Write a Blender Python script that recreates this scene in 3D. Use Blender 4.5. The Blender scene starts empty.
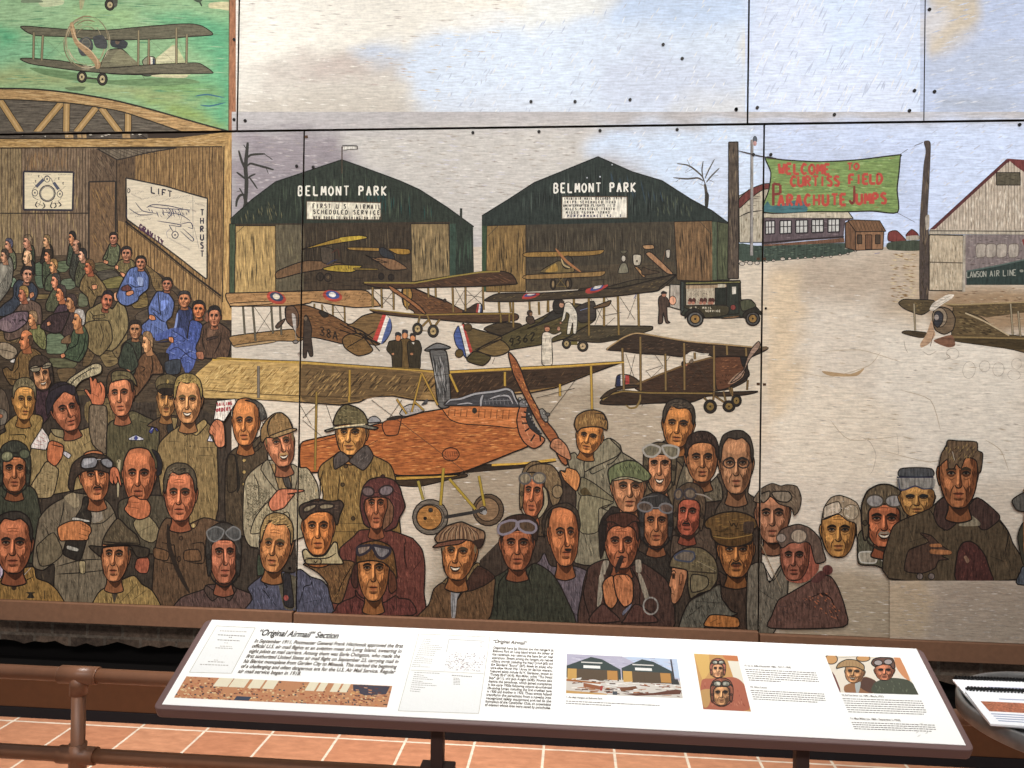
import bpy, math, random
random.seed(7)
SC = bpy.context.scene
COL = SC.collection
# ---------------------------------------------------------------- camera (solved from the seams of the wall panels)
F = 760.0; CX, CY = 512.0, 384.0
YAW, PITCH, ROLL = math.radians(-4.723), math.radians(-0.368), math.radians(-0.840)
CAMZ = 1.58; WALLD = 4.0          # eye height; distance to the face of the panels (face is y = 0)
CAM = (0.0, -WALLD, CAMZ)
def _mm(a, b): return [[sum(a[i][k]*b[k][j] for k in range(3)) for j in range(3)] for i in range(3)]
_c, _s = math.cos, math.sin
_Rr = [[_c(ROLL), -_s(ROLL), 0], [_s(ROLL), _c(ROLL), 0], [0, 0, 1]]
_Rp = [[1, 0, 0], [0, _c(PITCH), _s(PITCH)], [0, -_s(PITCH), _c(PITCH)]]
_Ry = [[_c(YAW), 0, _s(YAW)], [0, 1, 0], [-_s(YAW), 0, _c(YAW)]]
RM = _mm([[1, 0, 0], [0, 0, 1], [0, -1, 0]], _mm(_Ry, _mm(_Rp, _Rr)))
def ray(px, py):
    v = ((px-CX)/F, (py-CY)/F, 1.0)
    return [sum(RM[i][k]*v[k] for k in range(3)) for i in range(3)]
def at_y(px, py, y):
    d = ray(px, py); t = (y-CAM[1])/d[1]
    return (CAM[0]+d[0]*t, y, CAM[2]+d[2]*t)
def at_z(px, py, z):
    d = ray(px, py); t = (z-CAM[2])/d[2]
    return (CAM[0]+d[0]*t, CAM[1]+d[1]*t, z)
# ---------------------------------------------------------------- flat surfaces that carry paint or print
class Surf:
    def __init__(s, o, u, v, n, step):
        s.o, s.u, s.v, s.n, s.step = o, u, v, n, step
        s.buckets = []; s.grid = {}; s.panels = []
    def uv(s, px, py):
        d = ray(px, py)
        t = sum((s.o[i]-CAM[i])*s.n[i] for i in range(3))/sum(d[i]*s.n[i] for i in range(3))
        q = [CAM[i]+d[i]*t-s.o[i] for i in range(3)]
        return (sum(q[i]*s.u[i] for i in range(3)), sum(q[i]*s.v[i] for i in range(3)))
    def co(s, u, v, h): return tuple(s.o[i]+s.u[i]*u+s.v[i]*v+s.n[i]*h for i in range(3))
WALL = Surf((0, 0, 0), (1, 0, 0), (0, 0, 1), (0, -1, 0), 0.00003)
class B: pass
TS = [0.0, 0.0, 8.0]; ST = dict(surf=WALL, b=None, fig=None, g=(0.35, 0))
def S(ox, oy, sc=8.0): TS[:] = [ox, oy, float(sc)]
def on(surf): ST['surf'] = surf
def G(amp, d=0): ST['g'] = (amp, d)
def _bucket(name, parent, label, panel=None):
    b = B(); b.name, b.parent, b.label, b.polys, b.panel = name, parent, label, [], panel
    ST['surf'].buckets.append(b); ST['b'] = b
    return b
def fig(name, label=None, panel=None):
    ST['fig'] = _bucket(name, None, label, panel); return ST['fig']
def sub(name, label=None): return _bucket(name, ST['fig'], label, ST['fig'].panel)
def base(): ST['b'] = ST['fig']
def lin(c):
    if isinstance(c, str):
        c = tuple(int(c[i:i+2], 16)/255 for i in (0, 2, 4))
    return tuple(x/12.92 if x <= .04045 else ((x+.055)/1.055)**2.4 for x in c)
def rgb(c): return tuple(int(c[i:i+2], 16)/255 for i in (0, 2, 4)) if isinstance(c, str) else c
def mul(c, k, warm=0.0):
    c = rgb(c); return (min(1, c[0]*(k+warm)), min(1, c[1]*k), min(1, c[2]*(k-warm)))
def mixc(a, b, t):
    a, b = rgb(a), rgb(b); return tuple(a[i]*(1-t)+b[i]*t for i in range(3))
def pp(s):
    if not isinstance(s, str): return [(TS[0]+x/TS[2], TS[1]+y/TS[2]) for x, y in s]
    out = []
    for t in s.split():
        x, y = t.split(','); out.append((TS[0]+float(x)/TS[2], TS[1]+float(y)/TS[2]))
    return out
def smooth(p, closed=True, n=4):
    m = len(p); out = []
    if m < 3: return list(p)
    for i in range(m if closed else m-1):
        a, b, c, d = (p[(i+k) % m] for k in (-1, 0, 1, 2)) if closed else (p[max(i-1, 0)], p[i], p[i+1], p[min(i+2, m-1)])
        for j in range(n):
            t = j/n; t2 = t*t; t3 = t2*t
            out.append(tuple((2*t3-3*t2+1)*b[k]+(t3-2*t2+t)*.36*(c[k]-a[k])+(3*t2-2*t3)*c[k]+(t3-t2)*.36*(d[k]-b[k]) for k in (0, 1)))
    if not closed: out.append(p[-1])
    return out
def _level(q, put=True):
    s = ST['surf']; xs = [a[0] for a in q]; ys = [a[1] for a in q]
    bb = (min(xs), min(ys), max(xs), max(ys)); cs = 0.12
    keys = [(i, j) for i in range(int(bb[0]//cs), int(bb[2]//cs)+1) for j in range(int(bb[1]//cs), int(bb[3]//cs)+1)]
    k = 0
    for key in keys:
        for (o, ok) in s.grid.get(key, ()):
            if ok >= k and o[0] < bb[2] and o[2] > bb[0] and o[1] < bb[3] and o[3] > bb[1]: k = ok+1
    for key in keys: s.grid.setdefault(key, []).append((bb, k))
    return k
def _add(p, c, g=None, k=None):
    cl = ST.get('clip')
    if cl:                                          # keep print inside its picture
        for i in range(4):
            a, b = cl[i], cl[(i+1) % 4]; f = lambda v: (b[0]-a[0])*(v[1]-a[1])-(b[1]-a[1])*(v[0]-a[0]); o = []
            for n in range(len(p)):
                u, v = p[n-1], p[n]; fu, fv = f(u), f(v)
                if (fu >= 0) != (fv >= 0): t = fu/(fu-fv); o.append((u[0]+(v[0]-u[0])*t, u[1]+(v[1]-u[1])*t))
                if fv >= 0: o.append(v)
            p = o
            if len(p) < 3: return k or 0
    q = [ST['surf'].uv(*a) for a in p]
    if k is None: k = _level(q)
    c = lin(c); m = .3*c[0]+.6*c[1]+.1*c[2]; f = .84 if ST['surf'] is not WALL else 1; c = tuple((x*.91+m*.09)*f for x in c)
    ST['b'].polys.append((q, c, g or ST['g'], k)); return k
def soft(x0, y0, x1, y1, base, patches, sp=9.0, cell=6.0, var=.05, g=None, seed=0):
    """a brushed ground whose colours run softly into one another (tile units; sp and cell in picture pixels)"""
    from mathutils import noise, Vector
    X0, Y0 = pp([(x0, y0)])[0]; X1, Y1 = pp([(x1, y1)])[0]; nx, ny = max(1, round((X1-X0)/cell)), max(1, round((Y1-Y0)/cell))
    pt = [(lin(c), pp(t)) for c, t in patches]; b0 = lin(base); C, V = {}, {}
    for j in range(ny+1):
        for i in range(nx+1):
            x, y = X0+(X1-X0)*i/nx, Y0+(Y1-Y0)*j/ny; V[i, j] = ST['surf'].uv(x, y); c = b0
            wx = x+sp*1.2*noise.noise(Vector((x*.03, y*.05, seed))); wy = y+sp*.8*noise.noise(Vector((x*.03, y*.05, seed+9)))
            for pc, p in pt:
                k, d = False, 1e9
                for n in range(len(p)):
                    a, e = p[n-1], p[n]
                    if (a[1] > wy) != (e[1] > wy) and wx < (e[0]-a[0])*(wy-a[1])/(e[1]-a[1])+a[0]: k = not k
                    ux, uy = e[0]-a[0], e[1]-a[1]; l2 = ux*ux+uy*uy or 1; t = max(0, min(1, ((wx-a[0])*ux+(wy-a[1])*uy)/l2))
                    d = min(d, (wx-a[0]-ux*t)**2+(wy-a[1]-uy*t)**2)
                w = .5+(1 if k else -1)*math.sqrt(d)/(2*sp)
                if w > 0:
                    w = min(1, w); w = w*w*(3-2*w); c = tuple(c[m]*(1-w)+pc[m]*w for m in range(3))
            f = 1+var*(noise.noise(Vector((x*.05, y*.12, seed+3)))+.7*noise.noise(Vector((x*.15, y*.35, seed+5)))); C[i, j] = tuple(min(.95, m*f) for m in c)
    k = _level([V[0, 0], V[nx, 0], V[nx, ny], V[0, ny]])
    for j in range(ny):
        for i in range(nx):
            id_ = [(i, j), (i+1, j), (i+1, j+1), (i, j+1)]; ST['b'].polys.append(([V[t] for t in id_], [C[t] for t in id_], g or ST['g'], k))
def P(s, c, sm=1, g=None, n=4):
    p = pp(s); _add(smooth(p, True, n) if sm else p, c, g)
def ribbon(p, w, c, closed=False, taper=.35, g=None, k=None):
    m = len(p); A, Bq = [], []
    for i in range(m):
        a = p[(i-1) % m] if closed or i else p[0]; b = p[(i+1) % m] if closed or i < m-1 else p[-1]
        dx, dy = b[0]-a[0], b[1]-a[1]; l = math.hypot(dx, dy) or 1
        f = 1.0 if closed else 1-(1-taper)*abs(2*i/(m-1)-1)**3
        nx, ny = -dy/l*w*.5*f, dx/l*w*.5*f
        A.append((p[i][0]+nx, p[i][1]+ny)); Bq.append((p[i][0]-nx, p[i][1]-ny))
    if not closed and m <= 2: return _add(A+Bq[::-1], c, g, k)
    if k is None: k = _level([ST['surf'].uv(*a) for a in A+Bq])
    for i in range(m if closed else m-1): j = (i+1) % m; _add([A[i], A[j], Bq[j], Bq[i]], c, g, k)
    return k
INK = '1c1612'; K = 32/3
def L(s, c=INK, w=1.0, sm=1, taper=.35, g=(.1, 0)):
    p = pp(s)
    if sm or len(p) <= 2: ribbon(smooth(p, False, 4) if len(p) > 2 else p, w, c, False, taper, g)
    else:
        for i in range(len(p)-1): ribbon([p[i], p[i+1]], w, c, False, 1, g)
def O(s, c, w=1.1, oc=INK, sm=1, g=None, n=4):
    p = pp(s); p = smooth(p, True, n) if sm else p
    _add(p, c, g)
    w *= 1.3
    if sm: ribbon(p, w, oc, True, g=(.1, 0))
    else:
        for i in range(len(p)): ribbon([p[i], p[(i+1) % len(p)]], w, oc, False, 1, (.1, 0))
def ell(x, y, rx, ry, rot=0, n=18):
    a = math.radians(rot)
    return [(x+rx*_c(t)*_c(a)-ry*_s(t)*_s(a), y+rx*_c(t)*_s(a)+ry*_s(t)*_c(a)) for t in (2*math.pi*i/n for i in range(n))]
def E(x, y, rx, ry, c, rot=0, g=None): P(ell(x, y, rx, ry, rot), c, 0, g)
def EO(x, y, rx, ry, c, w=.8, oc=INK, rot=0, g=None):
    E(x, y, rx, ry, c, rot, g); p = pp(ell(x, y, rx, ry, rot)); ribbon(p, w, oc, True, g=(.1, 0))
def hatch(s, c, n, w=.5, lean=(0, 1), ln=.5, seed=1, jit=.5, taper=.3):
    """brush strokes of one colour scattered inside an outline (the painter's hatching)"""
    p = pp(s); r = random.Random(seed)
    x0, x1 = min(a[0] for a in p), max(a[0] for a in p); y0, y1 = min(a[1] for a in p), max(a[1] for a in p)
    def inside(x, y):
        k = False
        for i in range(len(p)):
            a, b = p[i], p[i-1]
            if (a[1] > y) != (b[1] > y) and x < (b[0]-a[0])*(y-a[1])/(b[1]-a[1])+a[0]: k = not k
        return k
    l = ln*max(x1-x0, y1-y0); d = math.hypot(*lean); got = 0; kk = _level([ST['surf'].uv(*a) for a in p])
    for _ in range(n*8):
        x, y = r.uniform(x0, x1), r.uniform(y0, y1); q = l*r.uniform(.5, 1)
        dx, dy = lean[0]/d*q*.5+r.uniform(-jit, jit), lean[1]/d*q*.5
        if inside(x-dx, y-dy) and inside(x+dx, y+dy):
            bend = r.uniform(-.6, .6)
            ww = w*r.uniform(.42, .78); nx, ny = -dy/(math.hypot(dx, dy) or 1)*ww, dx/(math.hypot(dx, dy) or 1)*ww
            _add([(x-dx, y-dy), (x+nx+bend*.4, y+ny), (x+dx, y+dy), (x-nx+bend*.4, y-ny)], c, (.1, 0), kk+.9*r.random())
            got += 1
            if got >= n: break
# ---------------------------------------------------------------- painted heads
def head(cx, cy, w, h, turn=0.0, tilt=0.0, skin='c48a58', hair='2a2018', hs='short', light=-1, smile=0, must=None,
         neck=1, hat=None, hatc="4a4436", gog=None, brow=None, ears=1, age=.5, beard=0, up=.9, lean=(0.15, 1)):
    """a painted face. cx,cy = the point between the eyes (tile units); w,h = width and height of the whole head."""
    a = math.radians(tilt); ca, sa = _c(a), _s(a); hw, hh = w/2, h/2; cx -= turn*.34*hw
    def T(u, v): x, y = u*hw, v*hh*(up if v < 0 else 1); return (cx+x*ca-y*sa, cy+x*sa+y*ca)
    def X(*q): return [T(u, v) for u, v in q]
    px = w/TS[2]                                    # head width in picture pixels
    ow = max(.45, px*.032); t = turn
    skin = mul(mixc(skin, '7c6250', .14), .95); dk, md, lt, hi = mul(skin, .36, .05), mul(skin, .68, .05), mul(skin, 1.16, .01), mul(skin, 1.4, -.02)
    brow = brow or mul(hair, .6)
    sub('painted_face')
    g0 = ST['g']; ST['g'] = (.3, 0)
    if neck:
        O(X((-.52+t*.05, .5), (.5+t*.05, .5), (.56, 1.02), (.7, 1.32), (0, 1.42), (-.7, 1.32), (-.56, 1.02)), mul(skin, .74, .03), ow)
        P(X((-.45, .75), (.5, .7), (.5, 1.02), (.1, 1.22), (-.4, 1.0)), dk)
    if ears and hat != 'helmet':
        for s in (-1, 1):
            if s*t < .55:
                e = s*(1.0-.05*abs(t))-t*.1
                O(X((e-s*.12, -.15), (e+s*.07, -.22), (e+s*.15, -.02), (e+s*.08, .2), (e-s*.02, .36), (e-s*.12, .25)), mul(skin, .9 if s == light else .72, .03), ow*.8)
                L(X((e+s*.06, -.1), (e+s*.02, .08), (e-s*.02, .2)), dk, ow*.8)
    j = t*.14
    O(X((-.98, -.45), (-.62, -.92), (0, -1.02), (.62, -.92), (.98, -.45), (.99, -.02), (.93+j*.3, .38), (.74+j, .7), (.4+j, .94), (j*1.2, 1.0), (-.4+j, .94), (-.74+j, .7), (-.93+j*.3, .38), (-.99, -.02)), skin, ow*1.15)
    # shadow and light masses
    s = -light; nh = int(8+px*.6); hwid = max(.3, px*.016); ow2 = ow*.8
    P(X((s*.97, -.5), (s*.99, 0), (s*.9+j*.3, .4), (s*.72+j, .7), (s*.38+j, .94), (j*1.2+s*.05, .96), (s*.42+j, .72), (s*.6+j*.5, .45), (s*.62, .2), (s*.74, -.1), (s*.62, -.4), (s*.7, -.7)), md)
    P(X((light*.98, -.3), (light*.97, .2), (light*.85+j*.3, .5), (light*.6+j, .82), (light*.25+j, .98), (light*.5+j, .75), (light*.76+j*.5, .42), (light*.82, 0)), mul(skin, .8, .03))
    P(X((s*.66+j, .34), (s*.42+t*.3, .44), (s*.38+j, .66), (s*.5+j, .84), (s*.7+j, .6)), mul(skin, .58, .04))
    P(X((light*.66+j, .42), (light*.5+t*.3, .5), (light*.42+j, .7), (light*.52+j, .82), (light*.68+j, .62)), mul(skin, .76, .04))
    P(X((-.62+t*.3, -.72), (0+t*.3, -.82), (.5+t*.3, -.7), (.56+t*.3, -.42), (.1+t*.4, -.3), (-.1+t*.4, -.3), (-.6+t*.3, -.4)), lt)
    P(X((light*.82+t*.1, .12), (light*.5+t*.3, .14), (light*.3+t*.3, .3), (light*.42+j, .44), (light*.7+j*.5, .38)), lt)
    for q, nn in ((X((light*.84, .08), (light*.5+t*.3, .1), (light*.28+t*.3, .3), (light*.42+j, .48), (light*.74, .4)), 8), (X((-.5+t*.3, -.74), (.45+t*.3, -.74), (.5+t*.3, -.4), (-.5+t*.3, -.38)), 12)): hatch(q, hi, int(nn*min(1.6, px/20)), hwid*1.2, (-.5, 1), .3, int(cx+cy+nn), .3)
    P(X((s*.68+t*.2, .16), (s*.4+t*.3, .2), (s*.34+t*.3, .34), (s*.56+j, .38)), lt)
    P(X((-.28+j*1.4, .78), (.28+j*1.4, .78), (.2+j*1.4, .93), (-.2+j*1.4, .93)), lt)
    P(X((j*1.4-.26, .7), (j*1.4+.26, .7), (j*1.4+.16, .78), (j*1.4-.16, .78)), mul(skin, .62, .04))
    hatch(X((s*.97, -.6), (s*.99, .1), (s*.8+j, .62), (s*.3+j, .96), (s*.34+j, .6), (s*.6, .1), (s*.62, -.6)), dk, nh, hwid, lean, .2, int(cx*3+cy), .4)
    hatch(X((light*.97, -.5), (light*.98, .1), (light*.8+j, .6), (light*.5+j, .86), (light*.7, .4), (light*.84, -.1)), dk, nh//2, hwid, lean, .2, int(cx*5+cy), .4)
    for q in (.0, .11, .22): L(X((s*(.55+q), .2+q), (s*(.5+q)+j*.5, .5), (s*(.36+q)+j, .8-q*.6)), mul(skin, .5, .05), ow2)
    ff = X((-.85, -.5), (-.3, -.85), (.4, -.85), (.85, -.5), (.85, .2), (.6, .65), (j, .9), (-.6, .65), (-.85, .2))
    hatch(ff, mul(skin, .8, .02), int(6+px*.5), max(.3, px*.014), lean, .16, int(cx+3*cy)); hatch(ff, mul(skin, 1.2), int(6+px*.5), max(.3, px*.014), lean, .14, int(cx+7*cy))
    # eyes
    f = t*.34
    for s2 in (-1, 1):
        k = 1-.34*max(0, s2*t)                      # far eye narrows
        ex = f+s2*.4*k
        P(X((ex-.27*k, -.12), (ex, -.13), (ex+.27*k, -.12), (ex+.24*k, .04), (ex, .075), (ex-.24*k, .04)), mul(skin, .5, .04) if s2 == -light else mul(skin, .62, .04))
        P(X((ex-.17*k, 0), (ex, -.04), (ex+.17*k, 0), (ex, .034)), mul('b8a890', .5 if s2 == -light else .66))
        E(*T(ex+t*.06, -.006), .08*hw*k, .04*hh, '15100d')
        L(X((ex-.23*k, .01), (ex-.07*k, -.055), (ex+.1*k, -.05), (ex+.24*k, .015)), INK, ow*1.35)
        L(X((ex-.16*k, .06), (ex, .085), (ex+.18*k, .055)), dk, ow*.9)
        L(X((f+s2*.13*k, -.115), (f+s2*.38*k, -.17), (f+s2*.68*k, -.1)), brow, ow*2.5)
        if age > .4: L(X((ex-.16*k, .14), (ex+.03, .18), (ex+.2*k, .12)), md, ow*.8)
    # nose
    n = t*.5; s3 = s if abs(t) < .25 else (1 if t < 0 else -1)
    P(X((f*.9+s3*.03, -.12), (f*.9+s3*.15, -.06), (n+s3*.14, .12), (n+s3*.22, .33), (n+s3*.03, .41), (n, .2)), mul(skin, .56, .05))
    P(X((f*.9-s3*.05, -.1), (f*.95+s3*.02, -.1), (n+s3*.03, .27), (n-s3*.1, .3)), hi)
    L(X((f+s3*.13, -.15), (f*.9+s3*.1, .0), (n+s3*.13, .2), (n+s3*.2, .33)), dk, ow*.9)
    L(X((n-.2, .33), (n-.12, .4), (n, .42), (n+.12, .4), (n+.2, .33)), mul(dk, .6), ow*1.2)
    # folds, mouth
    m = t*.4
    for s2 in (-1, 1): L(X((n+s2*.24, .34), (m+s2*.4, .5), (m+s2*.42, .66)), dk if age > .3 else md, ow*.9)
    if smile > .5:
        P(X((m-.34, .53), (m, .58), (m+.34, .53), (m+.2, .68), (m, .72), (m-.2, .68)), mul(dk, .6))
        P(X((m-.27, .56), (m, .6), (m+.27, .56), (m+.15, .64), (m, .66), (m-.15, .64)), 'd8cdb8')
        L(X((m-.36, .52), (m, .57), (m+.36, .52)), mul(dk, .6), ow)
        L(X((m-.2, .75), (m, .78), (m+.2, .75)), md, ow*1.4)
    else:
        P(X((m-.28, .58), (m-.08, .53), (m, .55), (m+.08, .53), (m+.28, .58), (m, .61)), mul(mixc(skin, '8a3020', .45), .8))
        P(X((m-.24, .6), (m, .61), (m+.24, .6), (m, .7)), mul(mixc(skin, '9a4030', .35), .98))
        L(X((m-.31, .58-.04*smile), (m-.1, .59), (m+.1, .59), (m+.31, .58-.04*smile)), mul(dk, .55), ow*1.1)
        L(X((m-.16, .74), (m, .76), (m+.16, .74)), dk, ow*.9)
    if must: P(X((m-.34, .56), (m-.2, .44), (m, .46), (m+.2, .44), (m+.34, .56), (m+.1, .53), (m, .54), (m-.1, .53)), must)
    if beard: P(X((-.9, .3), (-.5+m, .6), (m, .74), (.5+m, .6), (.9, .3), (.72+j, .74), (.38+j, .98), (j, 1.04), (-.38+j, .98), (-.72+j, .74)), hair)
    if age > .6:
        for v in (-.5, -.4): L(X((f-.35, v), (f, v-.03), (f+.35, v)), md, ow*.7)
    # hair, hats
    ST['g'] = (.45, 0)
    if hs and hat not in ('helmet',):
        sub('painted_hair')
        hl = mul(hair, 1.5)
        if hs == 'short':
            O(X((-1.03, .0), (-1.08, -.5), (-.8, -.98), (-.2, -1.17), (.4, -1.14), (.88, -.88), (1.08, -.45), (1.03, 0), (.93, -.1), (.86, -.42), (.55, -.62), (.05, -.68), (-.5, -.62), (-.84, -.4), (-.93, -.1)), hair, ow)
            for hc_, sd in ((hl, 1), (mul(hair, .45), 2)): hatch(X((-.95, -.2), (-1.0, -.5), (-.75, -.9), (-.2, -1.1), (.4, -1.08), (.82, -.82), (1.0, -.4), (.9, -.35), (.6, -.66), (0, -.74), (-.55, -.66), (-.88, -.4)), hc_, int(8+px*.5), max(.3, px*.02), (.25, 1), .18, sd+int(cx), .4)
        elif hs == 'part':
            O(X((-1.02, .02), (-1.08, -.5), (-.84, -.98), (-.3, -1.18), (.4, -1.14), (.9, -.86), (1.08, -.4), (1.02, 0), (.92, -.15), (.84, -.5), (.5, -.78), (-.1, -.72), (-.55, -.82), (-.8, -.5), (-.92, -.1)), hair, ow)
            for hc_, sd in ((hl, 1), (mul(hair, .45), 2)): hatch(X((-.95, -.2), (-1.0, -.5), (-.75, -.9), (-.2, -1.1), (.4, -1.08), (.82, -.82), (1.0, -.4), (.9, -.35), (.6, -.66), (0, -.74), (-.55, -.66), (-.88, -.4)), hc_, int(8+px*.5), max(.3, px*.02), (1, -.35), .18, sd+int(cx), .4)
        elif hs == 'bald':
            O(X((-1.02, .05), (-1.06, -.35), (-.9, -.6), (-.86, -.3), (-.93, .0)), hair, ow); O(X((1.02, .05), (1.06, -.35), (.9, -.6), (.86, -.3), (.93, 0)), hair, ow)
        elif hs == 'thin':
            O(X((-1.03, .0), (-1.07, -.5), (-.82, -.96), (-.2, -1.13), (.4, -1.12), (.86, -.9), (1.07, -.45), (1.03, 0), (.93, -.2), (.84, -.62), (.4, -.88), (0, -.82), (-.5, -.88), (-.84, -.6), (-.93, -.2)), hair, ow)
        elif hs == 'sides':
            for s2 in (-1, 1): P(X((s2*1.02, .05), (s2*1.07, -.3), (s2*.95, -.45), (s2*.9, -.1)), hair)
    if hat == 'helmet':
        sub('painted_helmet'); hd, hl = mul(hatc, .5), mul(hatc, 1.5)
        O(X((-1.06, .75), (-1.2, .2), (-1.2, -.5), (-.9, -1.05), (-.3, -1.3), (.3, -1.3), (.9, -1.05), (1.2, -.5), (1.2, .2), (1.06, .75), (.86, .62), (.84, .1), (.82, -.3), (.5, -.52), (0, -.56), (-.5, -.52), (-.82, -.3), (-.84, .1), (-.86, .62)), hatc, ow*1.1)
        hatch(X((-1.1, .2), (-1.1, -.5), (-.8, -1.0), (-.2, -1.2), (.3, -1.2), (.85, -.95), (1.1, -.4), (1.1, .2), (.9, .3), (.85, -.4), (0, -.65), (-.85, -.4), (-.9, .3)), hl, int(6+px*.4), max(.35, px*.02), lean, .25, int(cx+cy*2))
        hatch(X((-1.1, .2), (-1.1, -.5), (-.8, -1.0), (-.2, -1.2), (.3, -1.2), (.85, -.95), (1.1, -.4), (1.1, .2), (.9, .3), (.85, -.4), (0, -.65), (-.85, -.4), (-.9, .3)), hd, int(6+px*.4), max(.35, px*.02), lean, .25, int(cx+cy*5))
        for s2 in (-1, 1): L(X((s2*1.0, .6), (s2*.8+j, .86), (s2*.3+j, 1.06), (j, 1.1)), hd, ow*1.8)
        EO(*T(-1.02, .15), .12*hw, .1*hh, mul(hatc, .75), ow*.6); EO(*T(1.02, .15), .12*hw, .1*hh, mul(hatc, .75), ow*.6)
    if hat == 'flat':       # soft cloth cap with a peak
        sub('painted_cap')
        O(X((-1.12, -.3), (-1.25, -.72), (-.95, -1.12), (-.3, -1.38), (.4, -1.38), (1.0, -1.12), (1.25, -.72), (1.1, -.3), (.6, -.48), (0, -.54), (-.6, -.48)), hatc, ow)
        O(X((-1.0+f, -.32), (-.4+f, -.6), (.4+f, -.6), (1.0+f, -.32), (.4+f, -.36), (-.4+f, -.36)), mul(hatc, .66), ow)
        for q in range(5): L(X((-.8+.4*q, -.56), (-.6+.32*q, -1.0), (-.15+.1*q, -1.32)), mul(hatc, .55), ow*.8)
        hatch(X((-1.0, -.45), (-1.0, -.9), (-.3, -1.3), (.4, -1.3), (1.0, -.9), (1.0, -.45), (0, -.6)), mul(hatc, 1.4), int(6+px*.3), max(.35, px*.02), (.4, 1), .22, int(cx))
    if hat == 'peaked':     # officer's cap with a stiff peak
        sub('painted_cap')
        O(X((-1.02, -.42), (-1.3, -.86), (-1.0, -1.22), (0, -1.42), (1.0, -1.22), (1.3, -.86), (1.02, -.42), (0, -.6)), hatc, ow)
        O(X((-1.02, -.4), (-1.05, -.66), (-.5, -.82), (.5, -.82), (1.05, -.66), (1.02, -.4), (.5, -.54), (-.5, -.54)), mul(hatc, .75), ow)
        O(X((-.98+f, -.4), (-.5, -.56), (.5, -.56), (.98+f, -.4), (.55+f*1.3, -.22), (0+f*1.3, -.17), (-.55+f*1.3, -.22)), '241c16', ow)
        EO(*T(f, -.98), .13*hw, .12*hh, 'b89a50', ow*.6)
        hatch(X((-1.1, -.85), (0, -1.35), (1.1, -.85), (0, -.88)), mul(hatc, 1.4), int(6+px*.3), max(.35, px*.02), (.4, 1), .2, int(cx))
    if gog == 'up':         # goggles pushed up on the forehead
        sub('painted_goggles')
        L(X((-1.18, -.5), (-.9, -.74), (0, -.86), (.9, -.74), (1.18, -.5)), '2a2018', ow*3.2)
        for s2 in (-1, 1):
            k = 1-.2*max(0, s2*t)
            O(X((f+s2*.05, -.75), (f+s2*.12, -.98), (f+s2*.5*k, -1.04), (f+s2*.86*k, -.92), (f+s2*.84*k, -.66), (f+s2*.5*k, -.54), (f+s2*.14, -.6)), '8c8878', ow*1.6, '2c241c')
            P(X((f+s2*.2, -.72), (f+s2*.28, -.92), (f+s2*.54*k, -.94), (f+s2*.44*k, -.72)), 'b4b0a0')
            L(X((f+s2*.3, -.66), (f+s2*.55*k, -.66), (f+s2*.7*k, -.78)), '5a564a', ow)
    ST['g'] = g0; base()
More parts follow.
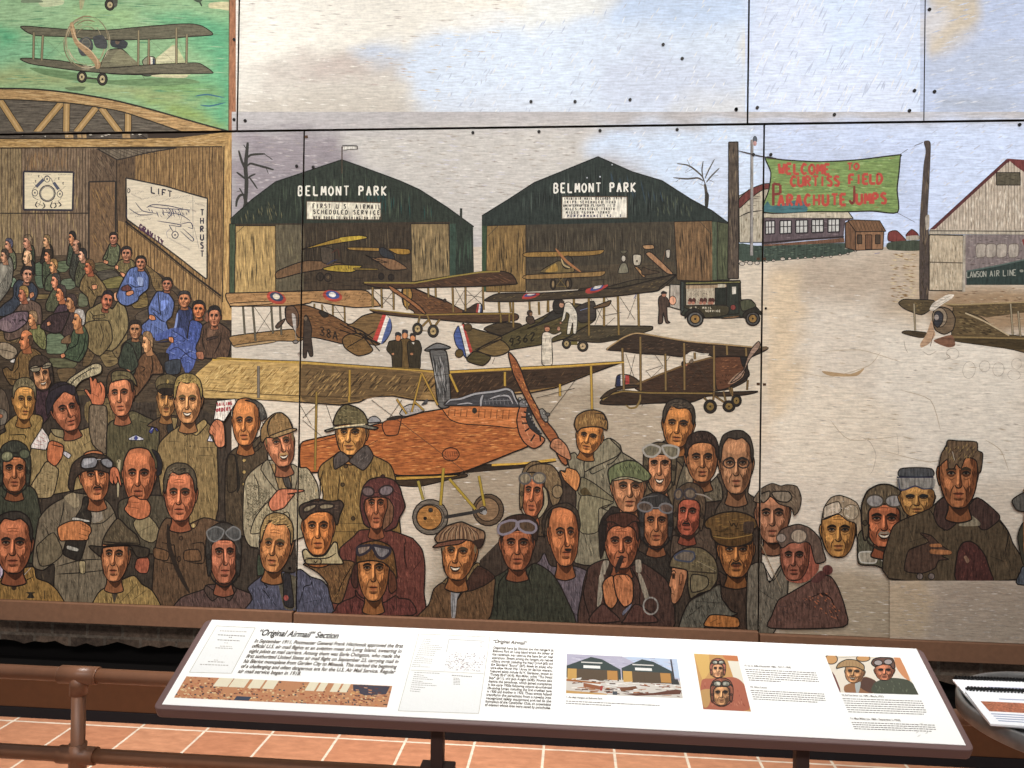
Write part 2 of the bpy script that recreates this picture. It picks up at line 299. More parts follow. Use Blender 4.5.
def prof(cx, cy, w, h, d=-1, tilt=0, skin='c48a58', hair='2a2018', hs='short', neck=1, hat=None, hatc='3c3a2e', must=None):
    """a painted face seen from the side or three-quarters back; d = -1 looks left"""
    a = math.radians(tilt); ca, sa = _c(a), _s(a); hw, hh = w/2, h/2
    def T(u, v): x, y = -d*u*hw, v*hh; return (cx+x*ca-y*sa, cy+x*sa+y*ca)
    def X(*q): return [T(u, v) for u, v in q]
    px = w/TS[2]; ow = max(.4, px*.032)
    dk, md, lt = mul(skin, .42, .05), mul(skin, .7, .05), mul(skin, 1.2, .02)
    sub('painted_face'); g0 = ST['g']; ST['g'] = (.25, 0)
    if neck: O(X((-.35, .6), (.55, .3), (.75, .9), (.9, 1.3), (-.3, 1.35)), mul(skin, .75, .03), ow)
    O(X((-.72, -.5), (-.5, -.9), (.1, -1.0), (.7, -.7), (.9, -.1), (.6, .4), (.35, .72), (-.2, .98), (-.58, .95), (-.72, .72), (-.7, .56), (-.78, .42), (-.98, .3), (-.82, -.02), (-.74, -.14)), skin, ow)
    P(X((.1, -.1), (.6, -.1), (.55, .4), (.3, .72), (-.2, .95), (.0, .5)), md)
    P(X((-.62, .1), (-.3, .1), (-.2, .4), (-.5, .5)), lt); P(X((-.66, -.5), (-.2, -.7), (.0, -.5), (-.55, -.3)), lt)
    P(X((-.72, -.14), (-.35, -.16), (-.38, .04), (-.68, .04)), dk)
    E(*T(-.52, -.05), .09*hw, .07*hh, INK); L(X((-.76, -.2), (-.5, -.28), (-.26, -.16)), mul(hair, .6), ow*1.7)
    L(X((-.9, .34), (-.72, .4), (-.62, .28)), dk, ow); L(X((-.72, .62), (-.5, .62), (-.36, .66)), mul(dk, .6), ow*1.1)
    L(X((-.6, .32), (-.42, .52), (-.4, .66)), dk, ow*.7)
    if must: P(X((-.78, .56), (-.7, .42), (-.4, .48), (-.38, .6)), must)
    O(X((.14, -.12), (.3, -.2), (.42, -.05), (.34, .2), (.22, .28), (.16, .12)), mul(skin, .92, .03), ow*.7)
    sub('painted_hair'); ST['g'] = (.45, 0)
    if hs == 'short':
        O(X((-.74, -.6), (-.6, -1.0), (0, -1.16), (.68, -.98), (1.0, -.4), (.98, .15), (.78, .5), (.5, .4), (.48, -.1), (.2, -.25), (.0, -.5), (-.5, -.66)), hair, ow)
        hatch(X((-.5, -.8), (0, -1.1), (.6, -.9), (.95, -.3), (.75, .4), (.5, .2), (.3, -.4), (0, -.6)), mul(hair, 1.6), int(4+px*.3), max(.3, px*.02), (.4, 1), .25, int(cx+cy))
    elif hs == 'bald':
        O(X((.2, -.3), (.6, -.55), (.95, -.2), (.9, .3), (.7, .5), (.48, .35), (.46, -.05)), hair, ow)
    if hat == 'helmet':
        O(X((-.76, -.45), (-.7, -1.0), (0, -1.25), (.8, -1.05), (1.12, -.4), (1.05, .3), (.8, .7), (.2, .75), (-.1, .4), (-.05, -.1), (-.4, -.4)), hatc, ow)
    if hat == 'flat':
        O(X((-1.1, -.42), (-.85, -.75), (-.6, -1.15), (.2, -1.3), (.95, -1.0), (1.1, -.4), (.5, -.4), (-.5, -.55)), hatc, ow)
    ST['g'] = g0; base()
# ================================================================= upper left board: biplane over a field, roof arch
S(0, 0, 4)
fig('painted_field'); G(.22, 1)
soft(-600, -90, 930, 530, '8cb084', [('97b98d', '-100,10 200,0 500,40 700,20 918,60 918,110 600,130 200,90 -100,110'), ('80b38a', '-100,180 120,150 250,190 160,250 -100,260'), ('6fa97e', '560,40 918,70 918,500 700,420 760,330 860,260 700,150'), ('5fa27a', '760,60 918,110 918,520 870,500 880,300 850,180'), ('9ba876', '-100,280 200,290 460,350 700,350 800,420 600,400 300,350 -100,345'), ('7a9c66', '500,310 760,320 880,370 860,400 650,370'), ('8aa05e', '560,390 760,430 900,500 880,515 700,470'), ('98ba86', '300,20 520,50 540,110 300,95'), ('62ac80', '0,110 80,120 60,170 0,180')], 7, 6, .06)
hatch('0,0 918,0 918,500 600,420 300,350 0,340', '9cc094', 70, .7, (1, .05), .09, 3); hatch('0,0 918,0 918,500 600,420 300,350 0,340', '5c9068', 80, .7, (1, .03), .09, 4)
for s in ('780,385 830,378 900,392', '800,420 840,424 905,410', '760,425 800,440'): L(s, '3a6a80', 1.5, taper=.1)
P('120,270 300,290 420,320 700,310 800,330 600,345 350,330 180,300', '6a8a5c')
P('260,350 340,346 330,362 280,362', '6a7f58'); P('650,215 690,180 710,190 745,255 760,300 620,300 600,250', 'b9bd8c')
P('700,185 705,245 620,250 660,205', 'c8c49c'); P('610,300 745,300 735,312 620,308', 'c3bd95')
P('840,12 918,8 920,42 880,36 838,32', 'cfc79a'); P('155,0 250,0 255,14 240,22 170,28', 'bcc79c'); P('90,0 160,0 170,10 90,12', '77896a')
fig('painted_biplane', 'olive biplane with a spinning propeller'); G(.3, 1)
def strut(s, c='8d8060', w=1.6): L(s, mul(c, .5), w+.9, 0, 1); L(s, c, w, 0, 1)
sub('painted_fuselage')
O('430,205 480,195 500,205 560,262 640,268 640,296 500,298 400,285', '77735a', .7); P('480,198 556,258 500,262 440,250', '848062')
O('570,245 590,226 615,228 622,240 618,262 580,265', '8c8a70', .6); P('592,228 602,228 602,262 592,262', 'a8604c', 0); P('602,228 611,230 611,262 602,262', 'd8d4c0', 0); P('611,230 620,240 619,260 611,262', '3a4250', 0)
O('570,297 610,295 600,304 578,304', '54564a', .6); L('568,298 580,318', '2e302a', 1)
sub('painted_pilot'); P('440,165 462,150 490,158 512,172 500,195 450,188', '3b3f42'); E(470, 168, 9, 10, '6a5848'); P('455,160 470,148 490,158 480,166', '2a2d30')
sub('painted_lower_wing')
O('80,236 120,233 250,244 400,272 560,262 690,255 790,252 830,272 848,286 840,294 640,295 480,296 330,285 200,268 120,255', '66614e', .7)
for i in range(22): L([(110+i*32, 238+i*(.6 if i < 10 else .5)), (128+i*32, 258+i*1.7)], '4d4a3c', .5)
sub('painted_upper_wing')
O('82,108 110,105 260,117 420,121 560,108 700,97 770,96 810,105 848,130 845,141 760,147 650,156 420,160 260,147 150,143 110,130', '66624e', .7)
for i in range(23): L([(110+i*31, 108+i*(.7 if i < 9 else -.1)), (124+i*31, 134+i*.6)], '504d3e', .5)
sub('painted_struts')
for s in ('136,130 134,238', '172,142 167,242', '555,122 553,262', '596,158 594,258', '706,112 706,255', '748,138 746,254'): strut(s)
for s in ('175,148 255,225', '180,235 255,160', '140,140 168,236', '600,160 700,250', '600,255 700,160', '480,165 555,220', '712,150 746,250'): L(s, '55563f', .5)
sub('painted_propeller_arc')
for i in range(46):
    r = random.Random(i); a0 = r.uniform(0, 6.28); rr = r.uniform(.82, 1.06); sp = r.uniform(.3, 1.1)
    L([(348+88*rr*_c(a0+sp*k/6), 170+104*rr*_s(a0+sp*k/6)) for k in range(7)], r.choice(['b5a684', '9a8a68', '7d7458', 'c9bd9c', '8b6f50']), r.uniform(.4, 1.0))
for i in range(14):
    r = random.Random(i+90); a0 = r.uniform(3.4, 6.0); rr = r.uniform(.45, .8)
    L([(350+88*rr*_c(a0+.1*k), 160+104*rr*_s(a0+.1*k)) for k in range(7)], r.choice(['a89a78', '84785c']), .5)
P('312,195 318,160 350,148 370,165 372,195 350,222 325,222', '4e5050'); P('372,150 410,140 430,170 425,195 385,190', '4a4c4c'); EO(345, 175, 17, 20, '5c5c54', .5, '8a846c')
P('280,95 292,90 302,120 310,160 350,190 380,220 402,250 400,272 385,275 375,250 330,205 300,175 285,130', 'a88a62'); L('288,95 300,140 318,170 365,205 390,240 392,270', 'd0b48c', 1)
sub('painted_wheels')
for x, y, rx, ry in ((328, 308, 19, 23), (410, 317, 20, 25)):
    EO(x, y, rx, ry, '3a3732', .8); EO(x, y, rx*.62, ry*.65, 'b6a67c', .6); E(x, y, 4, 5, '2c2822')
L('345,312 392,316', '3e3a30', 1.6, 0, 1); L('345,290 335,300', '3e3a30', 1.2); L('398,280 402,300', '3e3a30', 1.2)
fig('painted_wheel', 'wheel of an aeroplane cut off by the top edge')
EO(440, 18, 20, 24, '3a3732', .8); EO(440, 20, 12, 14, 'b6a67c', .6); E(441, 20, 3, 3, '2c2822'); P('450,-10 470,-10 470,20 460,30', '55564a')
fig('painted_tail_skid'); L('785,-8 800,10 808,26', '3a4638', 1.6); P('770,-10 815,-10 800,10 782,6', '4a5a46')
fig('painted_propeller_tip'); P('318,-8 340,-8 330,35 320,36', 'a9aa7c'); L('322,0 322,34', 'c0a57c', 1)
fig('painted_roof_arch', 'golden timber roof truss'); G(.35, 1)
sub('painted_roof_boards')
P('-600,395 0,398 150,404 300,415 480,445 620,490 735,532 -600,532', '5f574b', 0)
hatch('0,400 150,406 300,418 480,447 620,495 690,525 0,528', '443d34', 50, .7, (1, .04), .12, 5); hatch('0,400 150,406 300,418 480,447 620,495 690,525 0,528', '7b7262', 40, .6, (1, .04), .12, 6)
sub('painted_truss_strut')
for s in ('0,402 85,532', '248,410 145,532', '267,415 265,532', '385,430 305,530', '405,432 480,532', '513,455 512,532'):
    L(s, '2a241c', 7.4, 0, 1); L(s, 'a5844f', 6, 0, 1)
    L(s, 'bb9a64', 2, 0, 1)
base()
P('-600,352 0,354 150,358 300,374 450,400 600,437 750,480 915,526 730,526 620,490 480,445 300,415 150,404 0,398 -600,395', 'ae8b58', 0)
hatch('0,356 150,360 300,376 450,402 600,439 750,482 880,518 735,522 620,486 480,441 300,411 150,400 0,394', 'c8a873', 40, .8, (1, .12), .1, 8); hatch('0,356 150,360 300,376 450,402 600,439 750,482 880,518 735,522 620,486 480,441 300,411 150,400 0,394', '8a6c42', 36, .6, (1, .12), .1, 9)
L('-600,352 0,354 150,358 300,374 450,400 600,437 750,480 915,526', '2f2a20', 1.7, 1, 1); L('-600,395 0,398 150,404 300,415 480,445 620,490 735,530', '2f2a20', 1.2, 1, 1)
fig('painted_edge_board'); G(.3, 0)
P('918,-90 960,-90 960,530 915,530', 'a06c4a', 0); hatch('922,0 950,0 950,520 922,520', '8a5a3c', 20, .6, (0, 1), .15, 3); L('918,-90 915,530', '5a4a34', .8, 0, 1)
# ================================================================= left board: lecture room
fig('painted_lecture_room'); G(.4, 0)
S(0, 120, 8)
sub('painted_back_wall')
P('-1600,225 935,225 935,1500 -1600,1500', '76624c', 0)
P('-1600,230 170,230 190,1500 -1600,1500', '83704f', 0)
for i in range(60):
    x = -400+i*23+random.uniform(-5, 5)
    if x < 900: L([(x, 228), (x+random.uniform(-5, 5), 1250)], random.choice(['3c2f24', '4c3c2c', '5c4a38']), random.uniform(.35, .8), 0, 1)
hatch('0,235 640,235 650,1100 0,1150', '9a8358', 90, .8, (0, 1), .16, 11); hatch('0,235 640,235 700,900 0,1000', '54432f', 80, .7, (0, 1), .16, 12); hatch('200,235 560,235 560,420 200,420', '8a6a44', 40, .7, (0, 1), .3, 13)
L('-1600,748 705,746', '2e2720', 1.1, 0, 1)
P('720,240 800,235 935,320 935,1200 705,1200 705,500 720,380', '5c4a38', 0); hatch('720,250 800,245 925,330 925,480 720,480', '41352a', 40, .7, (.5, 1), .3, 14)
hatch('720,250 800,245 925,330 925,480 720,480', '73604a', 30, .6, (.5, 1), .3, 15)
O('712,495 925,490 925,1200 712,1200', '6a5238', 1.2, '2a2420', 0); hatch('730,515 920,515 920,1150 730,1150', '8a6a3c', 40, .7, (.5, 1), .14, 16); hatch('730,515 920,515 920,1150 730,1150', '48382a', 40, .7, (.5, 1), .14, 17)
sub('painted_side_wall'); S(128, 120, 8)
P('-90,300 0,275 380,215 775,210 775,1560 -90,1560', '86683f', 0)
for i in range(34):
    x = -80+i*26+random.uniform(-6, 6)
    L([(x, 305-max(0, (x+90))*.19 if x < 380 else 214), (x+3, 1480)], random.choice(['33281e', '4a3824', '5e482c']), random.uniform(.35, .8), 0, 1)
hatch('40,300 380,240 760,225 760,1500 40,1400', 'a98752', 150, .9, (0, 1), .12, 18); hatch('40,300 380,240 760,225 760,1500 40,1400', '5c4529', 150, .7, (0, 1), .12, 19)
P('-90,300 0,270 60,270 60,850 -90,800', '5a4733', 0); hatch('-85,310 50,285 50,600 -85,600', '3e3126', 30, .7, (0, 1), .2, 20)
L('-90,312 0,296 200,255 380,218', '241e18', 1.2, 1, 1); L('-90,310 -86,900', '241e18', .9, 0, 1)
S(128, 216, 8); L('-20,45 260,260 480,440 745,640', '231d17', 1.9, 1, 1); L('-20,62 260,278 480,458 745,660', '4a3a26', .9, 1, 1)
S(0, 120, 8); sub('painted_ceiling'); O('780,232 1200,228 1410,225 1180,262 1040,298 940,320', '6b5f4e', .9, '2a241e', 0)
for q in range(6): L([(830+q*55, 236), (960+q*60, 310-q*8)], '473d32', .6, 0, 1)
sub('painted_roof_beam'); G(.35, 1)
P('-1600,95 1175,92 1190,152 -1600,152', '544c43', 0); hatch('0,100 1150,98 1165,145 0,145', '3a332c', 40, .7, (1, 0), .06, 21)
for x in (520, 555, 620, 660, 980, 1010): P([(x, 100), (x+30, 100), (x+34, 150), (x+2, 150)], 'a98a5c', 0)
P('-1600,150 1400,146 1860,92 1860,216 -1600,232', 'a8864f', 0); hatch('0,156 1400,156 1840,120 1840,208 0,222', 'c0a06a', 70, .9, (1, 0), .05, 22); hatch('0,156 1400,156 1840,120 1840,208 0,222', '836536', 50, .7, (1, 0), .05, 23)
L('-1600,234 1780,214', '2c251c', 1.1, 0, 1); L('-1600,151 1180,150', '2c251c', 1.1, 0, 1); L('1080,96 1180,150', '2c251c', 1.1, 0, 1)
hatch('0,118 1150,114 1150,132 0,134', 'cfc6b4', 9, 1.0, (1, 0), .03, 24)
sub('painted_door_post'); S(128, 120, 8); G(.35, 0)
P('768,208 836,100 836,1600 755,1600', 'b08c52', 0); hatch('778,215 830,200 830,1500 765,1500', 'caa768', 40, .9, (0, 1), .12, 25); hatch('778,215 830,200 830,1500 765,1500', '8d6d3d', 30, .7, (0, 1), .12, 26)
L('770,208 758,1460', '2c251c', 1.0, 0, 1); L('838,100 824,1460', '1c1712', 1.4, 0, 1)
# wall charts
fig('painted_wall_chart', 'pale chart with a diagram of a rotary engine'); G(.12, 1); S(0, 120, 8)
O('190,412 590,418 582,722 190,718', 'd3c6a6', 1.5, '2c2a34', 0)
sub('painted_engine_diagram')
for x, y in ((378, 472), (480, 592), (280, 582)): EO(x, y, 22, 26, 'd3c6a6', .7, '3a3a44'); E(x, y, 7, 8, '45454e')
L('255,580 270,545 330,500 350,470 378,450 410,470 430,510 480,555 500,590 480,640 440,650', '4a4a54', .6); L('255,580 270,620 310,640', '4a4a54', .6)
EO(380, 588, 62, 64, 'd3c6a6', 1.1, '30303a'); EO(380, 588, 53, 55, 'd3c6a6', .6, '4a4a54')
L('290,535 350,475', '4c5060', 3, 0, 1); L('430,500 470,555', '4c5060', 3, 0, 1); L('265,500 300,540', '30303a', .8); L('490,560 525,530', '30303a', .8); L('330,450 345,470', '30303a', .8); L('430,490 450,465', '30303a', .8)
for s in ('300,650 285,680 300,700', '330,645 310,690', '345,660 360,690 340,710', '420,650 405,690 420,705', '440,660 450,690 430,705', '465,650 490,680 470,692', '300,665 350,690', '420,670 475,665'): L(s, '2c2a30', 1.2)
for x, y in ((310, 452), (285, 492), (470, 470), (505, 508)): L([(x-6, y-8), (x+5, y-8), (x-2, y+2), (x+6, y+9)], '3a3840', .7)
for x, n in ((205, 5), (350, 6), (470, 9)):
    for k in range(n): L([(x+k*11, 432), (x+k*11+4, 442)], '3a3840', 1.0)
fig('painted_wall_chart', 'large slanted chart of the forces on an aeroplane'); S(128, 120, 8); G(.12, 1)
O('-14,464 120,492 300,530 500,590 638,628 634,790 634,1268 620,1268 420,1110 200,945 0,800 -14,780', 'cbbfa6', 1.1, '2a2622', 0)
sub('painted_lettering')
def letters(txt, x, y, w, h, c, wd, dx, dy, sl=0.0):
    GL = {'L': ['0,0 0,1 .8,1'], 'I': ['.4,0 .4,1'], 'F': ['.8,0 0,0 0,1', '0,.5 .6,.5'], 'T': ['0,0 .9,0', '.45,0 .45,1'], 'H': ['0,0 0,1', '.8,0 .8,1', '0,.5 .8,.5'], 'R': ['0,1 0,0 .7,.05 .7,.45 0,.5', '.2,.5 .8,1'],
          'U': ['0,0 0,.8 .4,1 .8,.8 .8,0'], 'S': ['.8,.1 .3,0 .05,.25 .7,.6 .6,.95 0,.9'], 'G': ['.8,.15 .3,0 0,.5 .3,1 .8,.85 .8,.55 .5,.55'], 'A': ['0,1 .4,0 .8,1', '.15,.65 .65,.65'], 'V': ['0,0 .4,1 .8,0'],
          'Y': ['0,0 .4,.5 .8,0', '.4,.5 .4,1'], 'D': ['0,0 0,1 .5,.95 .8,.5 .5,.05 0,0'], 'B': ['0,0 0,1 .6,.95 .75,.72 .5,.5 0,.48', '.5,.5 .68,.25 .5,.03 0,0'], 'E': ['.8,0 0,0 0,1 .8,1', '0,.5 .6,.5'],
          'M': ['0,1 .1,0 .45,.7 .8,0 .9,1'], 'O': ['.4,0 0,.3 0,.7 .4,1 .8,.7 .8,.3 .4,0'], 'N': ['0,1 0,0 .8,1 .8,0'], 'P': ['0,1 0,0 .7,.05 .7,.45 0,.5'], 'K': ['0,0 0,1', '.8,0 0,.5 .8,1'], 'C': ['.8,.15 .35,0 0,.4 0,.7 .35,1 .8,.85'],
          'W': ['0,0 .2,1 .45,.4 .7,1 .9,0'], 'J': ['.7,0 .7,.8 .4,1 .05,.8'], 'Q': ['.4,0 0,.3 0,.7 .4,1 .8,.7 .8,.3 .4,0', '.5,.7 .9,1.1'], '1': ['.4,0 .4,1'], '3': ['0,.1 .5,0 .7,.25 .3,.45 .75,.7 .5,1 0,.9'], '8': ['.4,.48 .1,.25 .4,0 .7,.25 .4,.48 .05,.75 .4,1 .75,.75 .4,.48'],
          '2': ['.05,.2 .4,0 .75,.25 .05,1 .8,1'], '6': ['.7,.05 .1,.5 .1,.85 .45,1 .75,.75 .45,.5 .1,.6'], '9': ['.7,.4 .4,.5 .1,.3 .4,0 .7,.2 .65,.7 .4,1'], '0': ['.4,0 .05,.5 .4,1 .75,.5 .4,0'], '4': ['.6,1 .6,0 0,.65 .85,.65'], '.': ['.3,.95 .4,1'], '-': ['.1,.5 .7,.5'], 'X': ['0,0 .8,1', '.8,0 0,1'], 'Z': ['0,0 .8,0 0,1 .8,1'], ':': ['.4,.3 .4,.35', '.4,.8 .4,.85']}
    for i, ch in enumerate(txt):
        for st in GL.get(ch, []):
            q = []
            for t in st.split():
                a, b = (float(v) for v in t.split(',')); q.append((x+i*dx+a*w+(1-b)*h*sl, y+i*dy+b*h+a*w*(dy/dx if dx else 0)))
            L(q, c, wd, ch in 'SCGOUJQ0236898DB', .8)
letters('LIFT', 188, 535, 36, 48, '2c2a38', 1.4, 44, 10); letters('D', 0, 550, 22, 32, '2c2a38', .9, 10, 0)
S(128, 216, 8)
for i, ch in enumerate('THRUST'): letters(ch, 582, -50+i*66, 28, 46, '2c2a3a', 1.5, 1, 0)
letters('GRAVITY', 96, 62, 24, 44, '4a2c44', 1.5, 28, 20); letters('DRAG', -8, -80, 14, 26, '2c2a38', .8, .1, 28)
sub('painted_aeroplane_diagram')
for s in ('235,40 300,50 415,70 420,85 330,72', '330,72 345,100 365,130', '385,85 380,130', '415,70 500,50 520,100 480,90', '520,-160 522,190', '280,-30 420,-10 500,40', '420,60 440,-30', '160,-80 280,-60 500,-50', '420,120 510,200 525,180 440,100', '530,90 570,260', '60,-110 120,-40 230,-20', '10,-60 90,-10 200,-10', '320,-70 350,-20 310,30', '440,-70 410,20', '150,-65 200,-90 330,-80 500,-40'): L(s, '3a3c54', .9)
EO(378, 152, 25, 27, 'cbbfa6', .9, '33344a'); E(378, 152, 7, 8, '33344a'); L('345,100 310,130 320,180', '7a7888', .5)
for x0, y0, x1, y1 in ((60, -180, 130, -200), (30, -175, 120, -130), (60, 5, 130, -10), (100, 40, 190, 20), (330, 180, 500, 270), (240, -110, 350, -140), (350, -140, 500, -165), (470, -105, 540, -120), (120, -135, 260, -165), (20, -20, 130, -40), (540, -100, 620, -80), (500, -60, 550, -30)):
    nn = int(math.hypot(x1-x0, y1-y0)/11)
    for k in range(nn): L([(x0+(x1-x0)*k/nn, y0+(y1-y0)*k/nn-6), (x0+(x1-x0)*(k+.6)/nn, y0+(y1-y0)*(k+.6)/nn+6)], '3c3c50', .8)
hatch('130,-70 500,-60 500,10 250,20', '40425c', 30, .7, (.5, 1), .12, 27)
# ---------------------------------------------------------------- the seated audience of the lecture room
def detail(nm, *ops):
    sub(nm)
    for o in ops: o()
    base()
def man(label, body, coat, nm='painted_coat', folds=(), hi=None, seed=1, w=.95):
    fig('painted_man', label); G(.45, 0); sub(nm)
    if body:
        O(body, coat, w)
        nn = 16 if TS[2] > 9 or len(body) > 150 else 12; hatch(body, mul(coat, 1.42), nn*3, .4, (.3, 1), .11, seed); hatch(body, mul(coat, .5), nn*3, .45, (.3, 1), .13, seed+1)
    if hi: P(hi, mul(coat, 1.35))
    for f in folds: L(f, mul(coat, .26), w*1.15)
    base()
def hand(s, skin='c08058', w=.6, fingers=()):
    sub('painted_hand'); O(s, skin, w)
    for f in fingers: L(f, mul(skin, .3), w*1.3)
    base()
def sm(x, y, w=8, h=10, d=-1, skin='c48a5c', hair='33291f', hs='short', tilt=0, front=None, **k):
    if front is None: prof(x, y, w*TS[2], h*TS[2], d, tilt, skin, hair, hs, **k)
    else: head(x, y, w*TS[2], h*TS[2], front, tilt, skin, hair, hs, age=.2, **k)
fig('painted_benches', 'dark benches between the seated men'); G(.45, 1); S(0, 216, 8)
P('-500,330 130,330 540,310 720,370 960,390 1150,400 1300,470 1500,640 1700,780 1850,880 1850,1600 -500,1600', '45392b', 0)
hatch('0,450 900,400 1700,800 1700,1500 0,1500', '6a583a', 120, .7, (1, .1), .03, 31); hatch('0,450 900,400 1700,800 1700,1500 0,1500', '2b241c', 120, .8, (1, .1), .03, 32)
for s, c in (('0,330 130,300 270,320 260,420 120,480 40,520 0,520', '5a4c38'), ('280,390 340,360 360,420 350,480 290,470', '4f5f48'), ('460,370 540,360 560,410 520,450 460,440', '556046'), ('760,380 880,370 930,410 900,440 800,450 760,420', '545138'),
             ('780,450 900,430 960,480 930,520 800,510', '4b453a'), ('820,520 960,480 1000,520 980,570 860,580', '6a6236'), ('500,510 600,500 612,560 560,590 490,570', '5b6650'), ('40,510 120,495 140,560 60,570', '6d8068'),
             ('290,630 420,625 420,660 300,665', '6a5a36'), ('280,480 350,480 380,560 320,580 290,540', '4d5c48'), ('640,620 710,640 700,720 630,720', '5c6048')): O(s, c, .5)
S(0, 312, 8)
for s, c in (('380,180 500,180 540,290 540,330 380,330', '5c6a50'), ('400,370 560,375 620,410 580,450 430,440', '56563c'), ('0,155 160,165 140,250 0,240', '6b5738'), ('80,165 150,170 130,240 80,235', '7a6442'), ('460,460 610,455 570,570 500,580', '5c4a30'),
             ('520,30 570,0 600,10 580,110 490,170', '7d6038'), ('620,630 740,640 740,700 620,690', '5a4a32'), ('780,290 880,270 950,400 850,440', '705f3c'), ('700,280 770,310 720,420 660,430', '5c4a30')): O(s, c, .5)
hatch('790,290 880,280 940,400 850,430', '33281c', 9, .7, (1, -.1), .5, 5); hatch('700,290 765,320 715,410', '33281c', 8, .6, (.2, 1), .3, 6)
O('930,60 1010,100 1020,230 940,370 870,240 880,110', '6a5a3a', .6); hatch('930,70 1010,110 1010,230 940,360 880,240', '3a2e20', 24, .6, (.3, 1), .2, 7)
S(128, 216, 8)
O('130,380 260,480 300,560 250,620 200,560 180,480', '6b5634', .6); hatch('130,390 250,480 290,560 250,600 180,500', '34281a', 14, .6, (-.1, 1), .3, 8)
O('100,610 150,620 160,720 60,740 30,700', '6e5c34', .6); hatch('100,620 150,630 150,720 60,730', '382c1c', 8, .6, (1, 0), .3, 9)
O('330,600 400,640 410,700 380,900 330,1000 280,900', '4c3c2a', .6); O('60,800 180,740 200,860 130,960', '4a3f32', .5)
# back row
S(0, 216, 8)
man('man with grey-blue hair in the back row', '60,270 100,265 130,320 130,420 90,430', '5d6148'); sm(72, 232, 9, 12, hair='4c4a58', skin='b98464')
man('man sitting in profile by the left edge', '40,330 90,330 110,420 90,560 40,640 -10,680 -10,400 20,370', '686459', hi='0,400 50,370 60,440 20,520 -10,540'); sm(40, 322, 9, 13, skin='c08e6c', hair='3c342c')
man('brown-haired man in dark green in the back row', '200,250 240,225 275,260 280,400 220,420 180,360', '38402f'); sm(224, 208, 10, 13, skin='bb8466', hair='6c5a44')
man('brown-haired man in black in the back row', '350,255 400,225 425,270 420,370 350,380 325,370', '2b2620'); sm(376, 202, 8, 12, skin='c9986c', hair='6e5a3c')
man('man with thin fair hair and black coat', '200,390 250,340 280,390 275,470 180,480 170,440', '2c2b29'); sm(222, 330, 10, 14, skin='d0a47a', hair='b49468', hs='bald')
man('dark-haired man in green by the plank wall', '350,370 420,350 430,420 400,600 350,560 340,440', '414834'); sm(388, 320, 9, 12, skin='c08058')
man('tall man in dark green beside the door', '560,220 610,210 610,330 570,400 535,380', '3d4535'); sm(580, 175, 8, 12, skin='c48458', hair='221e1c')
man('balding man in dark coat', '590,290 640,280 640,380 600,520 560,470 560,430', '38382f'); sm(614, 238, 9, 12, skin='a97c60', hs='bald')
man('dark-haired man in olive coat', '640,350 700,340 700,430 650,560 610,560 600,480', '4a4a35'); sm(662, 312, 9, 12, skin='c99678', hair='2a2725')
man('man in olive uniform sitting alone by the door', '880,225 920,210 960,250 955,340 920,400 860,390 825,345 850,290', '54583e', folds=('870,260 860,330 840,350',)); sm(905, 180, 8, 12, skin='b87a5c', hair='27211d', front=-.6)
hand('835,350 870,365 860,385 830,375')
man('officer in patterned brown coat', '950,360 1020,340 1080,370 1080,470 1040,500 960,460 925,420', '665a38'); sm(1010, 300, 10, 14, skin='b87a58', front=-.4, hair='2a2624')
hand('960,450 1000,460 1010,490 980,485'); hand('925,395 950,400 945,430 922,420')
man('fair-haired man in green', '420,450 470,440 480,560 430,600 360,590 370,500', '48503a'); sm(430, 400, 9, 13, skin='c48c5c', hair='8a6a3c')
man('dark grey-haired man in green', '430,580 490,560 500,640 470,760 380,760 370,700', '4a4c36'); sm(448, 520, 10, 14, skin='c4805c', hair='3c3833')
man('brown-haired man in khaki coat in profile', '690,460 760,460 830,540 860,600 830,640 780,650 730,760 700,650 640,590 650,520', '6b5836', folds=('700,560 740,600 760,640', '770,500 790,560')); sm(718, 410, 11, 14, skin='b0643f', hair='5b4328'); hand('735,555 775,550 780,580 745,590')
man('young man in dark blue suit facing forward', '190,520 150,510 110,560 105,650 40,700 -20,760 -20,800 200,800 300,640 300,580 260,530 230,545', '343a44', folds=('140,560 130,640 180,700', '200,540 215,600')); sub('painted_collar'); P('185,530 215,560 235,535 215,520', 'b4bcc4'); base()
sm(228, 468, 10, 16, skin='c58c6c', hair='2b2624', front=.35, tilt=8); hand('240,620 270,610 275,640 245,660')
man('fair-haired man seen from behind in brown', '180,690 240,670 330,720 320,900 60,1000 40,860 120,760', '5d4a3e'); P('165,690 230,660 240,672 180,705', 'bcb4a4'); sm(190, 625, 11, 15, skin='a9684a', hair='8a6c3a')
man('dark-haired man in plum coat with white collar', '480,700 530,650 560,700 560,900 440,900 410,860 440,760', '43333a'); P('478,695 520,660 526,670 486,702', 'c6bcb0'); sm(490, 620, 11, 16, skin='c87c4c', hair='382e2a')
man('balding dark man in plum coat', '540,760 620,730 650,800 640,980 500,950', '40322e'); sm(572, 690, 12, 15, skin='a8764c', hair='3a2e2a')
man('moustached officer in khaki with a raised hand', '760,720 830,690 900,745 950,680 1010,740 1030,900 900,1080 700,1000 690,780', '776843', folds=('830,720 850,760', '860,760 860,850', '960,720 950,900', '720,760 760,820 730,860')); sub('painted_pocket'); O('750,800 830,790 840,815 750,822', '6a5b3a', .6); base()
head(868, 672, 88, 150, .5, 12, 'b96a48', '262225', 'short', must='171310', age=.4); hand('915,620 945,610 960,650 945,680 920,675', 'bd8a64')
O('700,850 870,840 900,1000 800,1120 700,1050 660,940', '6f5f3c', .8); hatch('700,860 860,850 890,1000 800,1110 690,1000', '463a24', 20, .6, (.2, 1), .3, 3); L('800,850 830,960 800,1060', '2c241a', .8)
